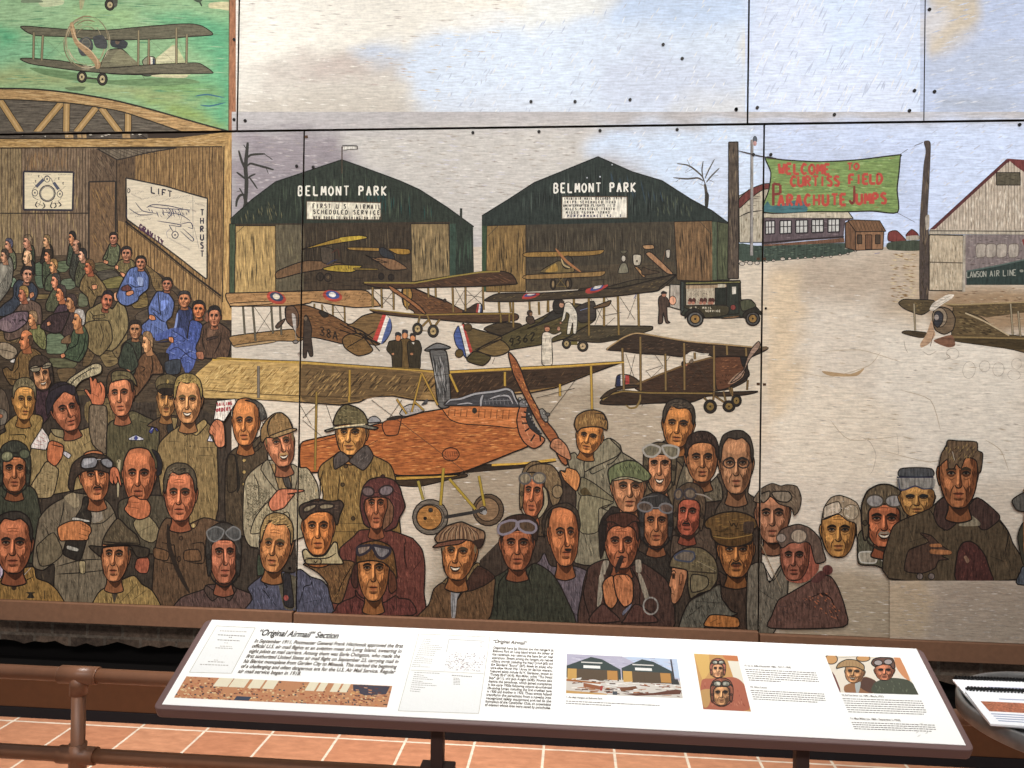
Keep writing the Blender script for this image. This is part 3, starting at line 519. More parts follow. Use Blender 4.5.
# blue uniforms
S(128, 216, 8)
man('man with moustache in blue uniform holding a brown cap', '10,430 80,405 130,430 170,490 165,580 120,620 90,650 80,680 0,720 -60,700 -90,640 -60,560', '50608c', folds=('20,440 0,540', '60,490 60,560', '20,545 60,570 130,560', '60,610 130,590'), hi='15,490 45,490 40,550 15,540'); P('80,490 125,500 120,560 85,550', '8290b4')
sm(102, 372, 10, 13, skin='be7c58', hair='24211f', front=-.35, must='1c1714'); hand('-10,610 40,595 48,620 10,640 -12,630', 'b87850'); sub('painted_cap'); O('-50,575 0,550 30,580 10,600 -40,600', '5a3430', .6); base()
man('man in blue uniform with a shoulder strap', '230,610 280,605 330,625 372,690 355,800 310,850 330,930 260,980 120,960 110,880 170,820 165,730', '4f5f8e', folds=('240,620 260,760 265,800', '195,720 190,780', '200,770 260,830 300,850', '230,890 300,930'), hi='270,680 330,680 300,740 270,760'); L('245,610 258,760', '2a2a34', 1.8); L('195,740 270,790', '2a2a30', 2.0)
sm(312, 545, 10, 13, skin='b07050', hair='28241f', front=-.3); hand('180,790 215,800 225,830 190,835 170,815', 'b8754c')
man('dark-haired man in navy uniform', '400,760 470,720 520,760 530,1000 490,1080 350,1010 380,900', '2c3352', folds=('430,780 410,900', '400,790 380,900 350,930')); L('400,775 385,880 360,930', '7486b8', 2.2)
sm(448, 665, 12, 16, skin='bb784c', hair='33302f', front=-.4)
man('dark man in blue uniform with bright red face', '500,840 590,860 610,940 600,1080 480,1060', '3b4a80'); sm(565, 745, 12, 17, skin='c9743f', hair='26221f', front=-.3)
P('350,900 440,900 480,1000 560,1060 560,1100 520,1220 470,1260 440,1200 420,1160 320,1150 310,1080 350,1020 320,980 230,1000 220,950 280,930', '44538a'); hatch('350,920 440,920 560,1080 500,1220 420,1150 330,1140 330,1000 230,990', '7484b4', 26, .6, (1, .4), .1, 4); hatch('350,920 440,920 560,1080 500,1220 420,1150 330,1140 330,1000 230,990', '252c50', 26, .7, (1, .4), .12, 5)
for s in ('330,1080 400,1050 500,1130 570,1160', '240,1010 330,1000 400,960', '420,1160 450,1110 520,1080', '350,910 460,980 440,1010'): L(s, '1d2240', .9)
hand('328,972 362,970 368,1012 340,1010', 'c07848')
man('man in brown leather coat with clasped hands', '600,880 640,850 700,840 760,870 820,920 828,1000 800,1130 680,1140 600,1130 545,1060 580,970', '4d392b', folds=('610,900 600,1000 620,1080', '750,930 740,1010 690,1110', '640,975 720,960'), hi='640,900 720,900 680,960 640,970'); O('635,980 712,962 715,975 640,995', '40302a', .6)
sm(692, 800, 12, 20, skin='b9744e', hair='25211f', front=-.2); hand('548,1090 600,1085 612,1130 600,1150 560,1140', '8c5a40'); P('620,800 640,770 645,850 615,830', '6a4432')
S(128, 312, 8)
man('spectacled man in dark green', '10,220 60,215 110,260 100,420 40,500 -40,480 -50,280', '33382c'); sm(58, 140, 12, 18, skin='b17a4e', hair='2c251f', front=-.3)
man('fair-haired man in brown coat in profile', '130,330 200,310 250,380 290,490 200,500 160,560 60,680 0,640 60,480 90,380', '5c4029', folds=('190,340 200,440 180,520', '100,430 140,450 120,480')); sm(160, 245, 12, 20, skin='c08c5c', hair='7c6142', tilt=-4)
O('230,340 320,330 330,400 300,480 280,430', '2c251e', .5); O('300,400 420,380 420,480 380,500 310,490', '33383f', .6)
S(0, 312, 8)
man('fair-haired man in olive coat in profile', '260,130 320,100 370,180 370,290 340,300 280,240 230,150', '68683f', folds=('280,170 340,230',)); sm(264, 55, 10, 15, skin='c88a58', hair='83694a')
man('plum-coated knees of a man', '0,60 130,0 230,0 220,80 150,140 80,165 0,140', '66545a', 'painted_trousers', folds=('100,60 200,70', '150,80 190,60 220,90')); P('0,80 60,70 100,110 60,150 0,130', '7c686a')
O('0,250 60,245 130,290 140,330 110,370 60,380 0,340', '8c7c64', .7); L('0,300 60,310 130,330', INK, .7); O('85,390 110,375 130,380 120,405 90,405', 'c8c4bc', .5)
man('dark coat of a man in the middle rows', '420,20 520,0 560,10 500,150 430,170 330,130 350,80', '3a2c2c', folds=('400,60 440,120',)); hand('375,85 400,75 410,100 385,115')
man('bald man in tan coat seen from behind', '180,300 270,290 330,330 350,380 260,420 240,540 100,590 40,510 25,460 60,440 100,470 130,370', '6d5430', folds=('150,360 150,440 110,490', '270,300 330,360', '60,530 150,540 160,480')); sm(212, 225, 15, 20, skin='b97346', hair='54402e', hs='bald', tilt=4)
man('white-haired man in dark green coat', '600,130 670,110 710,190 700,300 640,400 530,370 510,340 540,300 570,200', '3d4a35', folds=('640,140 620,260 540,300', '690,180 670,300 620,390', '530,350 620,360')); sm(632, 65, 13, 20, skin='b97e4c', hair='9a948c', tilt=4); hand('485,345 515,330 525,355 500,370', 'c07a52')
O('570,250 560,180 500,220 495,250', '6a5238', .5)
man('dark green sleeve at the end of the bench', '1000,250 1060,270 1110,420 1040,490 980,460 950,400', '32382c'); P('1000,460 1040,465 1050,490 1010,490', 'b4704c')
# ================================================================= sky and airfield
def streaks(pol, cols, n, w=1.2, ln=.1, lean=(1, .06), seed=1):
    for i, c in enumerate(cols): hatch(pol, mixc(c, 'cfcac4' if c < 'd' else 'dcdad6', .35), int(n*.6), w*.9, lean, ln, seed+i, 1.0, .1)
S(0, 0, 1)
fig('painted_sky', 'cloudy sky'); G(.13, 1)
soft(236, -70, 752, 138, 'dcd9cf', [('efece1', '240,-50 560,-50 570,10 520,36 420,48 330,50 260,58 240,62'), ('c9c2b9', '262,70 350,52 420,62 410,80 330,88 270,84'), ('c7c1b6', '240,96 330,86 430,96 420,122 320,130 240,132'), ('c6bab2', '300,60 350,56 360,72 320,74'), ('d3e0f0', '430,30 520,20 620,8 748,-20 749,127 640,129 520,130 440,128 405,90 410,60'), ('c4d2e6', '355,52 400,46 415,58 380,64'), ('e6e9e6', '520,-50 620,-50 600,10 540,36 516,20'), ('cfd8e4', '420,104 520,96 600,112 560,126 430,126'), ('c6d8f0', '575,-50 748,-50 746,20 690,30 620,20'), ('cbd5e6', '600,60 660,50 740,70 746,110 660,120 600,100'), ('d2d6da', '680,100 746,94 746,124 680,126')], 14, 6, .05)  # brighter light at the top of the wall is baked into these colours
streaks('242,-20 560,-20 420,125 242,128', ('efecdf', 'b9b1a5', 'e8e4d6', 'c8bdb0'), 74, 1.12, 0.039)
streaks('430,40 745,-20 745,122 430,124', ('e2eaf4', 'b8cae8', 'dde7f5', 'aec4e6'), 101, 1.28, 0.033, (.55, -1), 11)
streaks('280,60 420,56 420,84 280,88', ('b8a39a', 'd8cfc6'), 26, 1.04, 0.088, (1, .05), 21)
fig('painted_sky', 'pale blue sky'); soft(745, -70, 928, 130, 'cddcf2', [('d2ddf1', '752,-50 800,-50 830,40 770,110 752,110'), ('cfdbf0', '860,-50 922,-50 922,60 880,60'), ('d3def2', '760,70 860,60 920,90 920,120 760,124')], 14, 6, .04)
streaks('752,-20 922,-20 922,118 752,122', ('e4ecf8', 'b6c9ec', 'dbe6f6', 'abc0e6'), 88, 1.36, 0.110, (.5, -1), 31)
fig('painted_sky', 'grey-blue sky with a buff cloud'); soft(920, -70, 1200, 126, 'b9c6e0', [('c9bfae', '926,-50 985,-50 980,30 960,42 930,58 926,50'), ('d2d2d6', '926,8 940,10 946,26 936,36 926,36'), ('b6c1d6', '926,60 1010,40 1200,50 1200,80 1000,84 926,78'), ('a9b2c2', '936,96 990,94 1020,106 940,112')], 10, 6, .05)
streaks('926,-20 1100,-20 1100,112 926,116', ('cbd6ea', 'a6b6d6', 'c3cfe6'), 74, 1.28, 0.077, (1, -.3), 41)
fig('painted_low_sky', 'banded winter sky over the airfield'); G(.15, 1)
soft(232, 112, 1200, 300, 'b7b4b4', [('948d92', '232,132 345,132 345,215 232,260'), ('c4c1bb', '345,131 500,128 500,240 440,240 345,150'), ('c6c3bd', '480,128 600,127 590,160 500,230 478,230'), ('ccdcf0', '600,127 765,125 765,260 730,260 640,165 590,150'), ('c8d6f0', '763,125 1500,110 1500,250 763,262'), ('c9d5e8', '700,150 736,150 740,230 712,210'), ('c2d0ec', '850,130 930,150 930,220 900,220'), ('bcc8e0', '764,150 840,140 910,160 900,200 770,220')], 14, 6, .06)
streaks('234,134 345,134 345,200 236,230', ('b4aab0', '7b7478', 'a49ca8', '8d8280'), 57, 1.04, 0.077, (1, .08), 51)
streaks('350,140 500,131 590,131 580,150 480,230 440,190', ('d9d5cd', '928a80', 'c6c6d2', 'a39a8c'), 88, 1.12, 0.044, (1, .05), 61)
streaks('600,130 760,128 760,240 735,240 650,170', ('d9e4f4', 'a9bee2', 'dfe6f0'), 57, 1.20, 0.055, (.6, -.7), 71)
streaks('765,128 1020,122 1020,170 920,230 765,240', ('cbd6ec', 'a6b6da', 'c4cfe8'), 96, 1.20, 0.033, (.7, -.5), 81)
fig('painted_airfield', 'pale trodden airfield'); G(.16, 1)
soft(232, 247, 1200, 700, 'cdc2b0', [('d3c9b9', '764,262 850,252 918,250 1500,262 1500,700 764,700'), ('d3c9b9', '764,262 850,252 918,250 1500,262 1500,700 764,700'), ('b59c78', '905,246 921,246 921,306 898,314 890,280'), ('9d8569', '924,292 965,288 1024,283 1200,283 1200,345 930,338'), ('b8aa98', '770,262 850,254 918,252 914,300 880,330 780,330 770,300'), ('d6cdbe', '800,300 870,300 930,350 880,400 790,390'), ('d2c0a4', '764,270 800,270 800,420 764,440'), ('e0d9cb', '880,330 1020,340 1020,480 870,480'), ('dcd2c0', '812,380 840,385 900,410 900,480 780,480 770,420'), ('a99a84', '770,560 1020,575 1020,700 770,690'), ('c6bba8', '640,330 760,300 762,400 700,420'), ('9f927e', '440,400 620,380 640,440 560,620 430,620'), ('bcb4a6', '232,330 440,330 440,380 232,370'), ('a99c88', '560,410 680,400 690,500 600,520')], 12, 6, .06)
streaks('232,330 470,300 480,372 232,350', ('dcd6c8', '8f877a', 'a69c8e'), 74, 0.80, 0.028, (1, .04), 91); streaks('480,330 640,320 760,320 760,420 560,560 430,600', ('ded6c6', '9c9080', 'aa9f8e'), 154, 0.88, 0.028, (1, .03), 95)
streaks('770,280 930,280 1020,380 1020,640 770,640', ('ded5c4', 'a39786', 'd2cabb', 'b09a78'), 154, 0.96, 0.028, (1, .1), 99)
streaks('780,560 1015,585 1015,640 780,640', ('8d7e6a', 'bfb29c'), 88, 0.88, 0.044, (1, .03), 105)
for s in ('818,352 860,350 900,362', '800,372 830,377 868,366 880,352', '830,420 850,440 900,436', '900,390 930,400 940,430', '985,440 1000,450 1008,470', '880,450 930,462 960,452'): L(s, 'b7a68c', .7)
P('822,371 850,374 864,368 856,376 830,376', 'b0946c')
# bare trees
fig('painted_tree', 'bare dark tree at the left of the airfield'); G(.2, 0); S(232, 140, 8)
for s, w in (('100,580 112,470 118,330 110,230 118,120 128,20', 4), ('110,240 80,170 55,85', 2.4), ('118,150 150,122 200,115 265,112', 2.2), ('255,110 325,158', 1.6), ('116,215 150,190 210,205 275,222 335,240', 2.2), ('275,222 292,270', 1.5), ('118,320 80,290 38,258', 2), ('120,315 150,290 190,272', 1.8), ('140,300 170,340 205,392', 1.6), ('120,80 95,40', 1.6), ('108,520 95,440 60,450 40,490 35,535', 2.6), ('92,440 70,400 60,385', 1.4), ('75,410 40,412', 1.2)): L(s, '35342f', w, 1, .5)
P('85,580 98,500 130,500 128,580', '35342f')
fig('painted_tree', 'small bare tree beside the right hangar'); S(600, 140, 8)
for s, w in (('852,530 850,430 838,350', 3), ('840,352 815,290 740,225 690,200 615,190', 1.6), ('830,330 780,305 700,312 585,303', 1.7), ('822,300 815,240 825,170', 1.3), ('838,310 870,240 915,155', 1.3), ('850,340 890,290 955,225', 1.4), ('870,320 915,340', 1), ('830,370 785,345', .9), ('745,230 680,265', .9), ('720,210 695,155', .9), ('640,312 605,335', .9), ('890,292 945,285', .9)): L(s, '4c463f', w, 1, .4)
P('838,530 840,420 862,420 872,450 862,540', '35332c')
# ---------------------------------------------------------------- hangars
def planks(s, c, n, seed, dk=.5, lt=1.3, w=.6):
    O(s, c, .6, INK, 0); hatch(s, mul(c, dk), n, w, (.04, 1), .4, seed, .3); hatch(s, mul(c, lt), n, w, (.04, 1), .3, seed+1, .3)
fig('painted_hangar', 'dark green hangar with a small white flag'); G(.35, 0); S(0, 0, 1)
P('231,219 252,200 276,182 303,173 342,160 362,167 400,181 420,190 448,208 473,226 474,272 452,282 232,295', '2a3229', 0)
hatch('240,218 280,186 342,164 400,184 465,226 460,225 240,222', '45503f', 70, .8, (0, 1), .12, 111); hatch('240,218 280,186 342,164 400,184 465,226 460,225 240,222', '191f1a', 80, .8, (0, 1), .12, 112); hatch('330,165 420,196 460,222 380,222', '1f4440', 24, .9, (0, 1), .16, 113)
hatch('235,215 270,195 290,222 240,224', '6a6648', 18, .8, (.2, 1), .2, 114); hatch('450,215 472,230 472,268 452,275', '3c5040', 16, .8, (0, 1), .5, 115)
L('231,219 252,200 276,182 303,173 342,160 362,167 400,181 420,190 448,208 474,227', '1a1d18', 1.1, 0, 1)
sub('painted_hangar_interior'); P('234,224 450,222 452,280 412,284 234,294', '3a3023', 0); hatch('270,225 410,224 410,262 280,270', '5a4d38', 50, .7, (0, 1), .18, 116); hatch('270,225 410,224 410,262 280,270', '241d16', 50, .7, (0, 1), .18, 117); P('276,272 412,262 412,288 276,294', '423628', 0); hatch('280,274 410,264 410,288 280,292', '2a2119', 20, .8, (1, 0), .14, 118)
P('276,225 304,225 304,290 276,292', '5b533f', 0); hatch('277,226 303,226 303,290 277,290', '7a7050', 16, .7, (.1, 1), .3, 119)
sub('painted_hangar_door'); planks('236,226 276,226 276,292 234,294', 'a58953', 26, 120, .5, 1.25, .9); sub('painted_hangar_door'); planks('411,224 449,224 450,276 412,282', '7f6c48', 26, 122, .5, 1.3, .9)
O('230,224 236,224 235,294 230,294', '3e4a35', .6, INK, 0); P('450,224 456,224 456,276 450,277', '33463a', 0); L('236,234 246,225', '3a3c2c', 1.4)
sub('painted_signboard'); O('307,201.5 381,203 381,220 307,219.5', 'd9d3bd', .7, '5a4a38', 0)
S(232, 140, 8)
letters('FIRST U.S. AIRMAIL', 650, 512, 18, 34, '3a342e', 1.0, 31, .5); letters('SCHEDULED SERVICE', 655, 560, 18, 32, '3a342e', 1.0, 32, .4); letters('NEW YORK TO WASHINGTON 1918', 655, 612, 11, 22, '3a342e', .8, 20.2, .2)
sub('painted_lettering')
letters('BELMONT PARK', 536, 372, 40, 72, 'e6e3d4', 1.7, 60.5, .1)
sub('painted_flag'); L('882,55 882,270', '4a3a2c', 1.0, 0, 1); L('888,60 1000,52 1003,74 890,82', '3a3632', .6, 0, 1); P('890,54 1000,54 998,74 892,80', 'd9d6cc', 0); L('885,48 1003,50 1004,78', '3a3632', 1.1, 0, 1)
sub('painted_chimney'); S(350, 140, 8); L('890,548 888,690', '2e322c', 2.4, 0, 1)
# aeroplanes inside the left hangar
sub('painted_yellow_biplane'); S(224, 225, 8)
O('430,370 640,290 780,290 960,310 900,340 640,380 430,432', '6a4f34', .8); O('645,190 900,110 1080,85 1150,105 960,140 780,170 650,195', '9a7a24', .8); P('930,105 1080,88 1140,105 960,135', 'b69a24'); O('790,350 900,320 1060,325 1110,330 1020,380 850,370', 'a48a22', .8)
hatch('800,350 900,325 1080,330 1010,375', '6a5618', 14, .6, (.3, 1), .1, 3); hatch('660,190 900,115 1120,95 960,138', '7a5c1c', 14, .6, (.3, 1), .06, 4)
O('780,180 880,200 880,310 790,300', '4a4034', .6); EO(772, 415, 28, 32, '3a3026', .9); EO(835, 420, 30, 33, '3a3026', .9); E(835, 420, 12, 13, '5a4a34')
for s in ('720,190 722,275', '660,200 660,260', '870,150 872,300', '990,130 1000,350', '970,170 1000,220'): L(s, '1e1812', 1)
L('860,230 912,195 925,260', '4a2c20', 1.2); L('820,320 870,290 910,280', '2c3450', 1)
sub('painted_brown_biplane'); S(340, 225, 8)
O('70,180 320,185 320,210 200,208 80,200', '8d6c2c', .6); O('390,190 550,195 555,235 460,235', '9a7424', .6); O('250,270 330,260 440,280 540,350 400,360 310,300', '7a5a3c', .8); O('315,190 350,180 380,200 420,230 440,270 400,270 330,245', '2e3034', .7); O('205,240 250,260 380,300 300,290', '8a6844', .6)
EO(332, 412, 22, 26, '2a221b', .8); EO(410, 420, 23, 26, '2a221b', .8); O('120,345 300,350 290,362 130,360', '7a6428', .5); L('330,150 325,200', '1c1814', 1.6); L('360,160 355,200', '1c1814', 1.6)
fig('painted_hangar', 'dark green hangar with a long white notice'); G(.35, 0); S(0, 0, 1)
P('482,216 508,200 534,183 566,170 598,157 632,172 662,181 690,199 712,211 728,223 730,280 482,292', '27302b', 0)
hatch('490,216 535,186 598,160 660,184 720,220', '414b44', 70, .8, (0, 1), .12, 131); hatch('490,216 535,186 598,160 660,184 720,220', '161b19', 80, .8, (0, 1), .12, 132); hatch('660,186 718,220 650,218', '4c5240', 20, .8, (.1, 1), .16, 133); hatch('580,165 630,172 690,205 640,205', '2c3f4a', 18, .9, (.2, 1), .16, 134)
L('482,216 508,200 534,183 566,170 598,157 632,172 662,181 690,199 712,211 728,223', '161916', 1.1, 0, 1); E(612, 165, .7, .7, 'b8bcc4'); E(600, 177, .8, .8, 'b8bcc4'); E(587, 178, .7, .7, 'b8bcc4')
sub('painted_hangar_interior'); P('484,226 712,221 714,285 484,292', '40392c', 0); hatch('527,226 672,223 672,262 527,264', '5e5340', 70, .7, (0, 1), .16, 135); hatch('527,226 672,223 672,262 527,264', '2b251c', 60, .7, (0, 1), .16, 136); P('527,268 674,262 674,285 527,292', '4a4030', 0); hatch('530,270 672,264 672,284 530,290', '352c21', 24, .8, (1, -.05), .14, 137)
sub('painted_hangar_door'); planks('487,226 526,225 526,292 486,292', '7a6136', 28, 138, .45, 1.35, .9); sub('painted_hangar_door'); planks('674,222 712,221 713,282 677,280', '6e5436', 28, 140, .5, 1.3, .9); L('488,236 498,226', '33342a', 1.5); L('700,222 711,234', '33342a', 1.5)
P('482,226 487,226 486,292 482,292', '33472f', 0); P('712,222 717,222 717,280 712,280', '4c5640', 0); planks('717,222 729,224 729,280 717,280', '4b5038', 8, 142)
sub('painted_signboard'); O('562,197 627,197 627,218 562,219', 'ddd8c8', .7, '5a4a38', 0); S(474, 140, 8)
for r, (t, x, n) in enumerate((('1918 AIR MAIL RECORDS 1919', 722, 18), ('TRIPS SCHEDULED 1263', 724, 21), ('UNINTERRUPTED FLIGHTS 1152', 716, 16), ('MILES POSSIBLE 138310', 734, 19), ('MILES FLOWN 128037', 738, 21), ('PERFORMANCE 92.73', 750, 26))):
    letters(t, x, 463+r*27.5, 10, 17, '3a3830' if r != 5 else '2e3050', .75, n, -.1)
sub('painted_lettering'); letters('BELMONT PARK', 642, 350, 38, 72, 'e6e3d8', 1.7, 56, -.5)
sub('painted_parked_aeroplane'); S(460, 225, 8)
O('540,220 1010,210 1150,200 1120,235 980,250 540,258', '8a6a30', .6); hatch('550,225 1100,215 1100,235 550,250', 'b08c44', 16, .6, (.5, 1), .03, 5); O('640,380 760,300 800,290 900,330 900,380', '6a5a34', .7); P('680,375 765,310 780,370', '9a7a34')
EO(860, 300, 46, 52, '413b30', .9); L('810,270 830,320 880,345', 'b09a6a', 1.6); L('765,190 850,290 970,380', 'a06a3c', 2.4, 1, .3); O('540,400 1000,380 1160,370 1130,410 960,420 540,436', '8a6c3c', .6); EO(745, 475, 22, 42, '3a3226', 1.1); EO(745, 475, 12, 30, '8a7450', .6); EO(870, 470, 26, 42, '3a3226', 1.1); EO(862, 472, 12, 30, '7a6444', .6); L('770,400 850,500', '77622e', 1.3); L('850,390 770,490', '77622e', 1.3); L('770,490 850,495', '77622e', 1.3)
sub('painted_workbench'); S(580, 225, 8)
EO(348, 270, 18, 26, 'b4ac9c', .8); O('320,205 380,205 360,230 335,230', '55503f', .5); O('330,310 370,310 385,380 305,385', '77735f', .6); O('425,240 490,245 480,320 430,320', 'b1a894', .8); E(455, 290, 8, 10, '4a4438'); O('435,335 470,345 520,410 500,415', '9a7448', .7); O('500,165 580,160 590,190 520,195', 'a27d54', .7); O('525,230 575,225 740,385 690,385 560,270', '9c7450', .8); O('685,205 720,200 715,265 690,260', 'aaa294', .7); L('660,300 680,210', '6a4a34', 1.6); O('500,340 560,360 640,380 500,400', '4a3c2c', .5)
O('430,440 560,430 750,400 760,415 620,530 400,545 160,560 0,570 0,510 200,500', '3f3728', .7)
# ---------------------------------------------------------------- aeroplanes on the field
def wheel(x, y, rx, ry, tyre='34302a', hub='a08a5c', w=.8): EO(x, y, rx, ry, tyre, w); EO(x, y, rx*.62, ry*.62, hub, w*.7); E(x, y, rx*.15, ry*.15, '201a14')
def struts(ss, c='7c6436', w=1.6):
    for s in ss: L(s, mul(c, .45), w+.8, 0, 1); L(s, c, w, 0, 1)
def wires(ss, c='3b342b', w=.5):
    for s in ss: L(s, c, w, 0, 1)
fig('painted_biplane', 'brown biplane marked 38A with roundels on the wings'); G(.35, 1); S(224, 225, 8)
sub('painted_lower_wing'); S(224, 300, 8); O('60,290 380,250 560,235 640,300 600,330 400,330 110,378 60,340', '8a6a3e', .8); O('100,360 390,322 400,340 110,378', '9a8058', .6); hatch('70,295 560,245 560,300 110,350', '5e4526', 18, .6, (1, -1), .1, 3); S(340, 290, 8); O('0,260 300,390 325,430 260,440 0,330', '6f5330', .7)
sub('painted_struts'); S(224, 300, 8); struts(('155,50 170,280', '232,45 256,330', '380,45 395,270', '450,45 462,280'), '5c5646', 1.4); struts(('725,30 725,70', '785,35 790,90', '872,25 875,160', '965,25 970,190'), '7c6436', 1.2); wires(('245,55 395,270', '395,60 256,280', '790,40 870,160', '880,40 965,160', '875,100 975,100'))
sub('painted_fuselage'); O('500,50 640,40 740,70 860,120 1020,210 1060,260 1060,340 950,350 860,330 720,300 600,300 560,230 500,160', '6c4a2a', .9); hatch('650,60 1000,220 1000,320 720,290', '8d6638', 24, .6, (1, .35), .12, 5); hatch('650,60 1000,220 1000,320 720,290', '45301c', 22, .6, (1, .35), .12, 6); O('500,60 560,50 600,120 590,220 540,210 500,160', '5b4433', .8); P('545,110 575,130 580,240 560,230', 'a9a29a'); L('730,165 1000,260', '2e2014', .9)
O('760,95 800,90 840,125 800,140', '2c2620', .6); S(224, 300, 8); letters('38A', 770, 212, 44, 66, '2a2119', 1.3, 52, 17)
sub('painted_propeller'); O('415,210 440,180 490,150 480,180 440,225 420,225', '4a3a2e', .7); L('570,210 580,320', '8c8880', 1.6); EO(575, 335, 22, 14, '6a6560', .8)
sub('painted_tail'); S(340, 290, 8); O('100,270 180,210 270,185 350,195 400,230 415,300 390,370 330,430 180,330 60,280', '6f5632', .9); P('345,192 372,200 300,412 265,395', 'b03a30', 0); P('372,200 397,225 330,428 300,412', 'd6d2c8', 0); P('397,225 414,290 395,360 355,412 330,428', '4a5c8c'); O('20,400 60,360 160,350 240,440 265,480 230,510 150,528 90,500 40,460', '70542c', .9); hatch('60,380 220,450 150,515 50,450', '4c381e', 12, .6, (.3, 1), .2, 4); wires(('0,270 320,440', '60,460 280,330', '180,330 320,490', '160,340 320,440', '0,320 300,420'), INK, 1)
sub('painted_upper_wing'); S(224, 225, 8); O('20,550 100,545 640,530 1100,520 1180,560 1250,640 1240,650 1040,660 720,615 690,625 500,648 75,650 60,655 25,600', 'a0794a', .9); O('75,625 380,612 360,635 70,650', 'a98455', .6)
hatch('50,555 640,540 600,635 60,640', '735227', 30, .6, (1, .5), .04, 7); hatch('660,540 1150,535 1200,620 760,620', '5e431f', 26, .6, (-.7, 1), .06, 8)
sub('painted_roundel', 'red, blue and white roundel')
for x, y, a, b, rt in ((422, 583, 80, 48, 18), (870, 568, 80, 45, 12)): E(x, y, a, b, 'a8402f', rt); E(x+2, y-8, a*.7, b*.72, '39425a' if x < 800 else '3f4f86', rt); E(x, y-10, a*.36, b*.45, 'cfc5b0' if x < 800 else 'd9d6cf', rt)
fig('painted_airman', 'airman in dark coat before the brown biplane'); S(224, 300, 8); O('645,140 660,120 680,150 705,230 700,300 715,440 690,450 670,400 660,460 635,450 640,250', '3a2f26', .7); E(655, 150, 12, 16, '6a5844'); P('590,430 625,400 620,455 600,450', '9a8e80')
fig('painted_biplane', 'dark biplane facing left with yellow-edged wings'); G(.35, 1)
S(340, 225, 8)
sub('painted_fuselage'); O('500,510 600,510 740,570 850,610 1000,690 1080,690 1080,720 640,740 590,690 510,640', '5e3f26', .9); hatch('610,530 950,690 640,700', '84582e', 22, .6, (1, .5), .12, 9); hatch('610,530 950,690 640,700', '3c2818', 20, .6, (1, .5), .12, 10); O('505,510 560,500 580,560 560,640 530,665 510,630', '9a7434', .8); E(538, 635, 18, 22, 'b88a34'); L('600,515 850,620', '2a1c12', 2); EO(840, 605, 12, 14, '3a2e26', .6)
sub('painted_tail'); S(440, 290, 8); O('180,180 240,140 290,110 330,115 340,150 330,185', '3a2c20', .8); P('300,112 315,112 305,180 288,180', 'a03c32', 0); P('315,112 328,115 320,180 305,180', 'cfccc6', 0); P('328,115 338,140 332,180 320,180', '3a4468', 0); E(268, 260, 16, 20, 'a03c32'); E(292, 264, 18, 20, '3a4a78'); P('255,290 290,250 420,340 490,370 480,378 380,345', 'd2cbbb')
sub('painted_lower_wing'); S(340, 290, 8); O('240,155 330,165 640,195 1200,185 1400,190 1430,215 1400,245 1180,265 1000,260 700,230 420,205 280,180', '4a3422', .9); L('240,155 420,175 640,200 1000,193 1380,190', '8a7030', 1.3, 0, 1)
sub('painted_wheels'); struts(('640,210 620,300', '700,205 735,290', '710,240 660,290', '800,235 760,290'), '7c6436', 1.5); wheel(622, 312, 40, 48); wheel(747, 330, 43, 50); L('660,325 710,328', '6a5632', 1.6)
sub('painted_struts'); S(340, 225, 8); struts(('262,480 265,660', '333,500 338,665', '430,530 432,680', '540,500 540,680', '705,450 710,580', '765,480 768,580', '900,440 908,700', '1005,500 1005,690', '1140,420 1150,680', '1270,480 1275,680'), '7e6638', 1.5); wires(('270,520 430,660', '340,640 430,530', '340,580 430,590', '910,480 1000,650', '1000,520 910,660', '1010,520 1140,640', '1140,520 1010,640', '1010,560 1140,580'))
sub('painted_upper_wing'); O('195,460 600,462 900,410 1130,375 1300,372 1380,400 1415,460 1400,475 1160,490 1000,495 760,500 400,510 250,490', '46301f', .9); L('195,462 600,465 900,412 1130,378 1280,372', '8c7a34', 1.4, 0, 1); hatch('260,470 600,470 1300,385 1390,465 700,495', '6d4a2e', 30, .6, (1, .4), .06, 12)
sub('painted_propeller'); O('385,485 430,500 560,590 640,650 690,710 660,705 540,610 420,530', '8a5a34', .8)
fig('painted_biplane', 'olive biplane marked 9362 with a striped tail'); G(.35, 1); S(440, 290, 8)
sub('painted_lower_wing'); O('350,315 460,265 640,270 640,320 520,370', '3e3322', .8); S(540, 290, 8); O('100,390 210,350 350,290 600,288 880,290 900,305 880,325 640,390 490,420 360,415 210,400', '453c2a', .9); hatch('120,388 350,300 860,300 640,380 400,405', '6a5c3c', 26, .6, (1, -.6), .06, 13); P('490,385 700,360 690,390 500,418', '2f281c')
sub('painted_fuselage'); S(440, 290, 8); O('280,480 490,370 700,270 830,210 930,150 1000,120 1080,110 1230,140 1240,240 1100,330 1000,390 800,440 560,480 420,530 330,500', '4d4426', .9); hatch('500,390 950,200 1100,300 560,470', '6b5f36', 30, .6, (1, -.5), .08, 14); hatch('500,390 950,200 1100,300 560,470', '2f2a18', 26, .6, (1, -.5), .08, 15); O('800,260 930,150 990,170 960,220 700,310', '33302a', .7); EO(950, 130, 48, 62, '2e2a24', 1); O('1080,150 1230,90 1240,230 1120,260', '3a3430', .8); L('1120,165 1200,140', '6a7490', 2)
letters('9362', 555, 390, 42, 62, '1f1b12', 1.4, 56, -15); L('490,400 530,450', '1f1b12', 2)
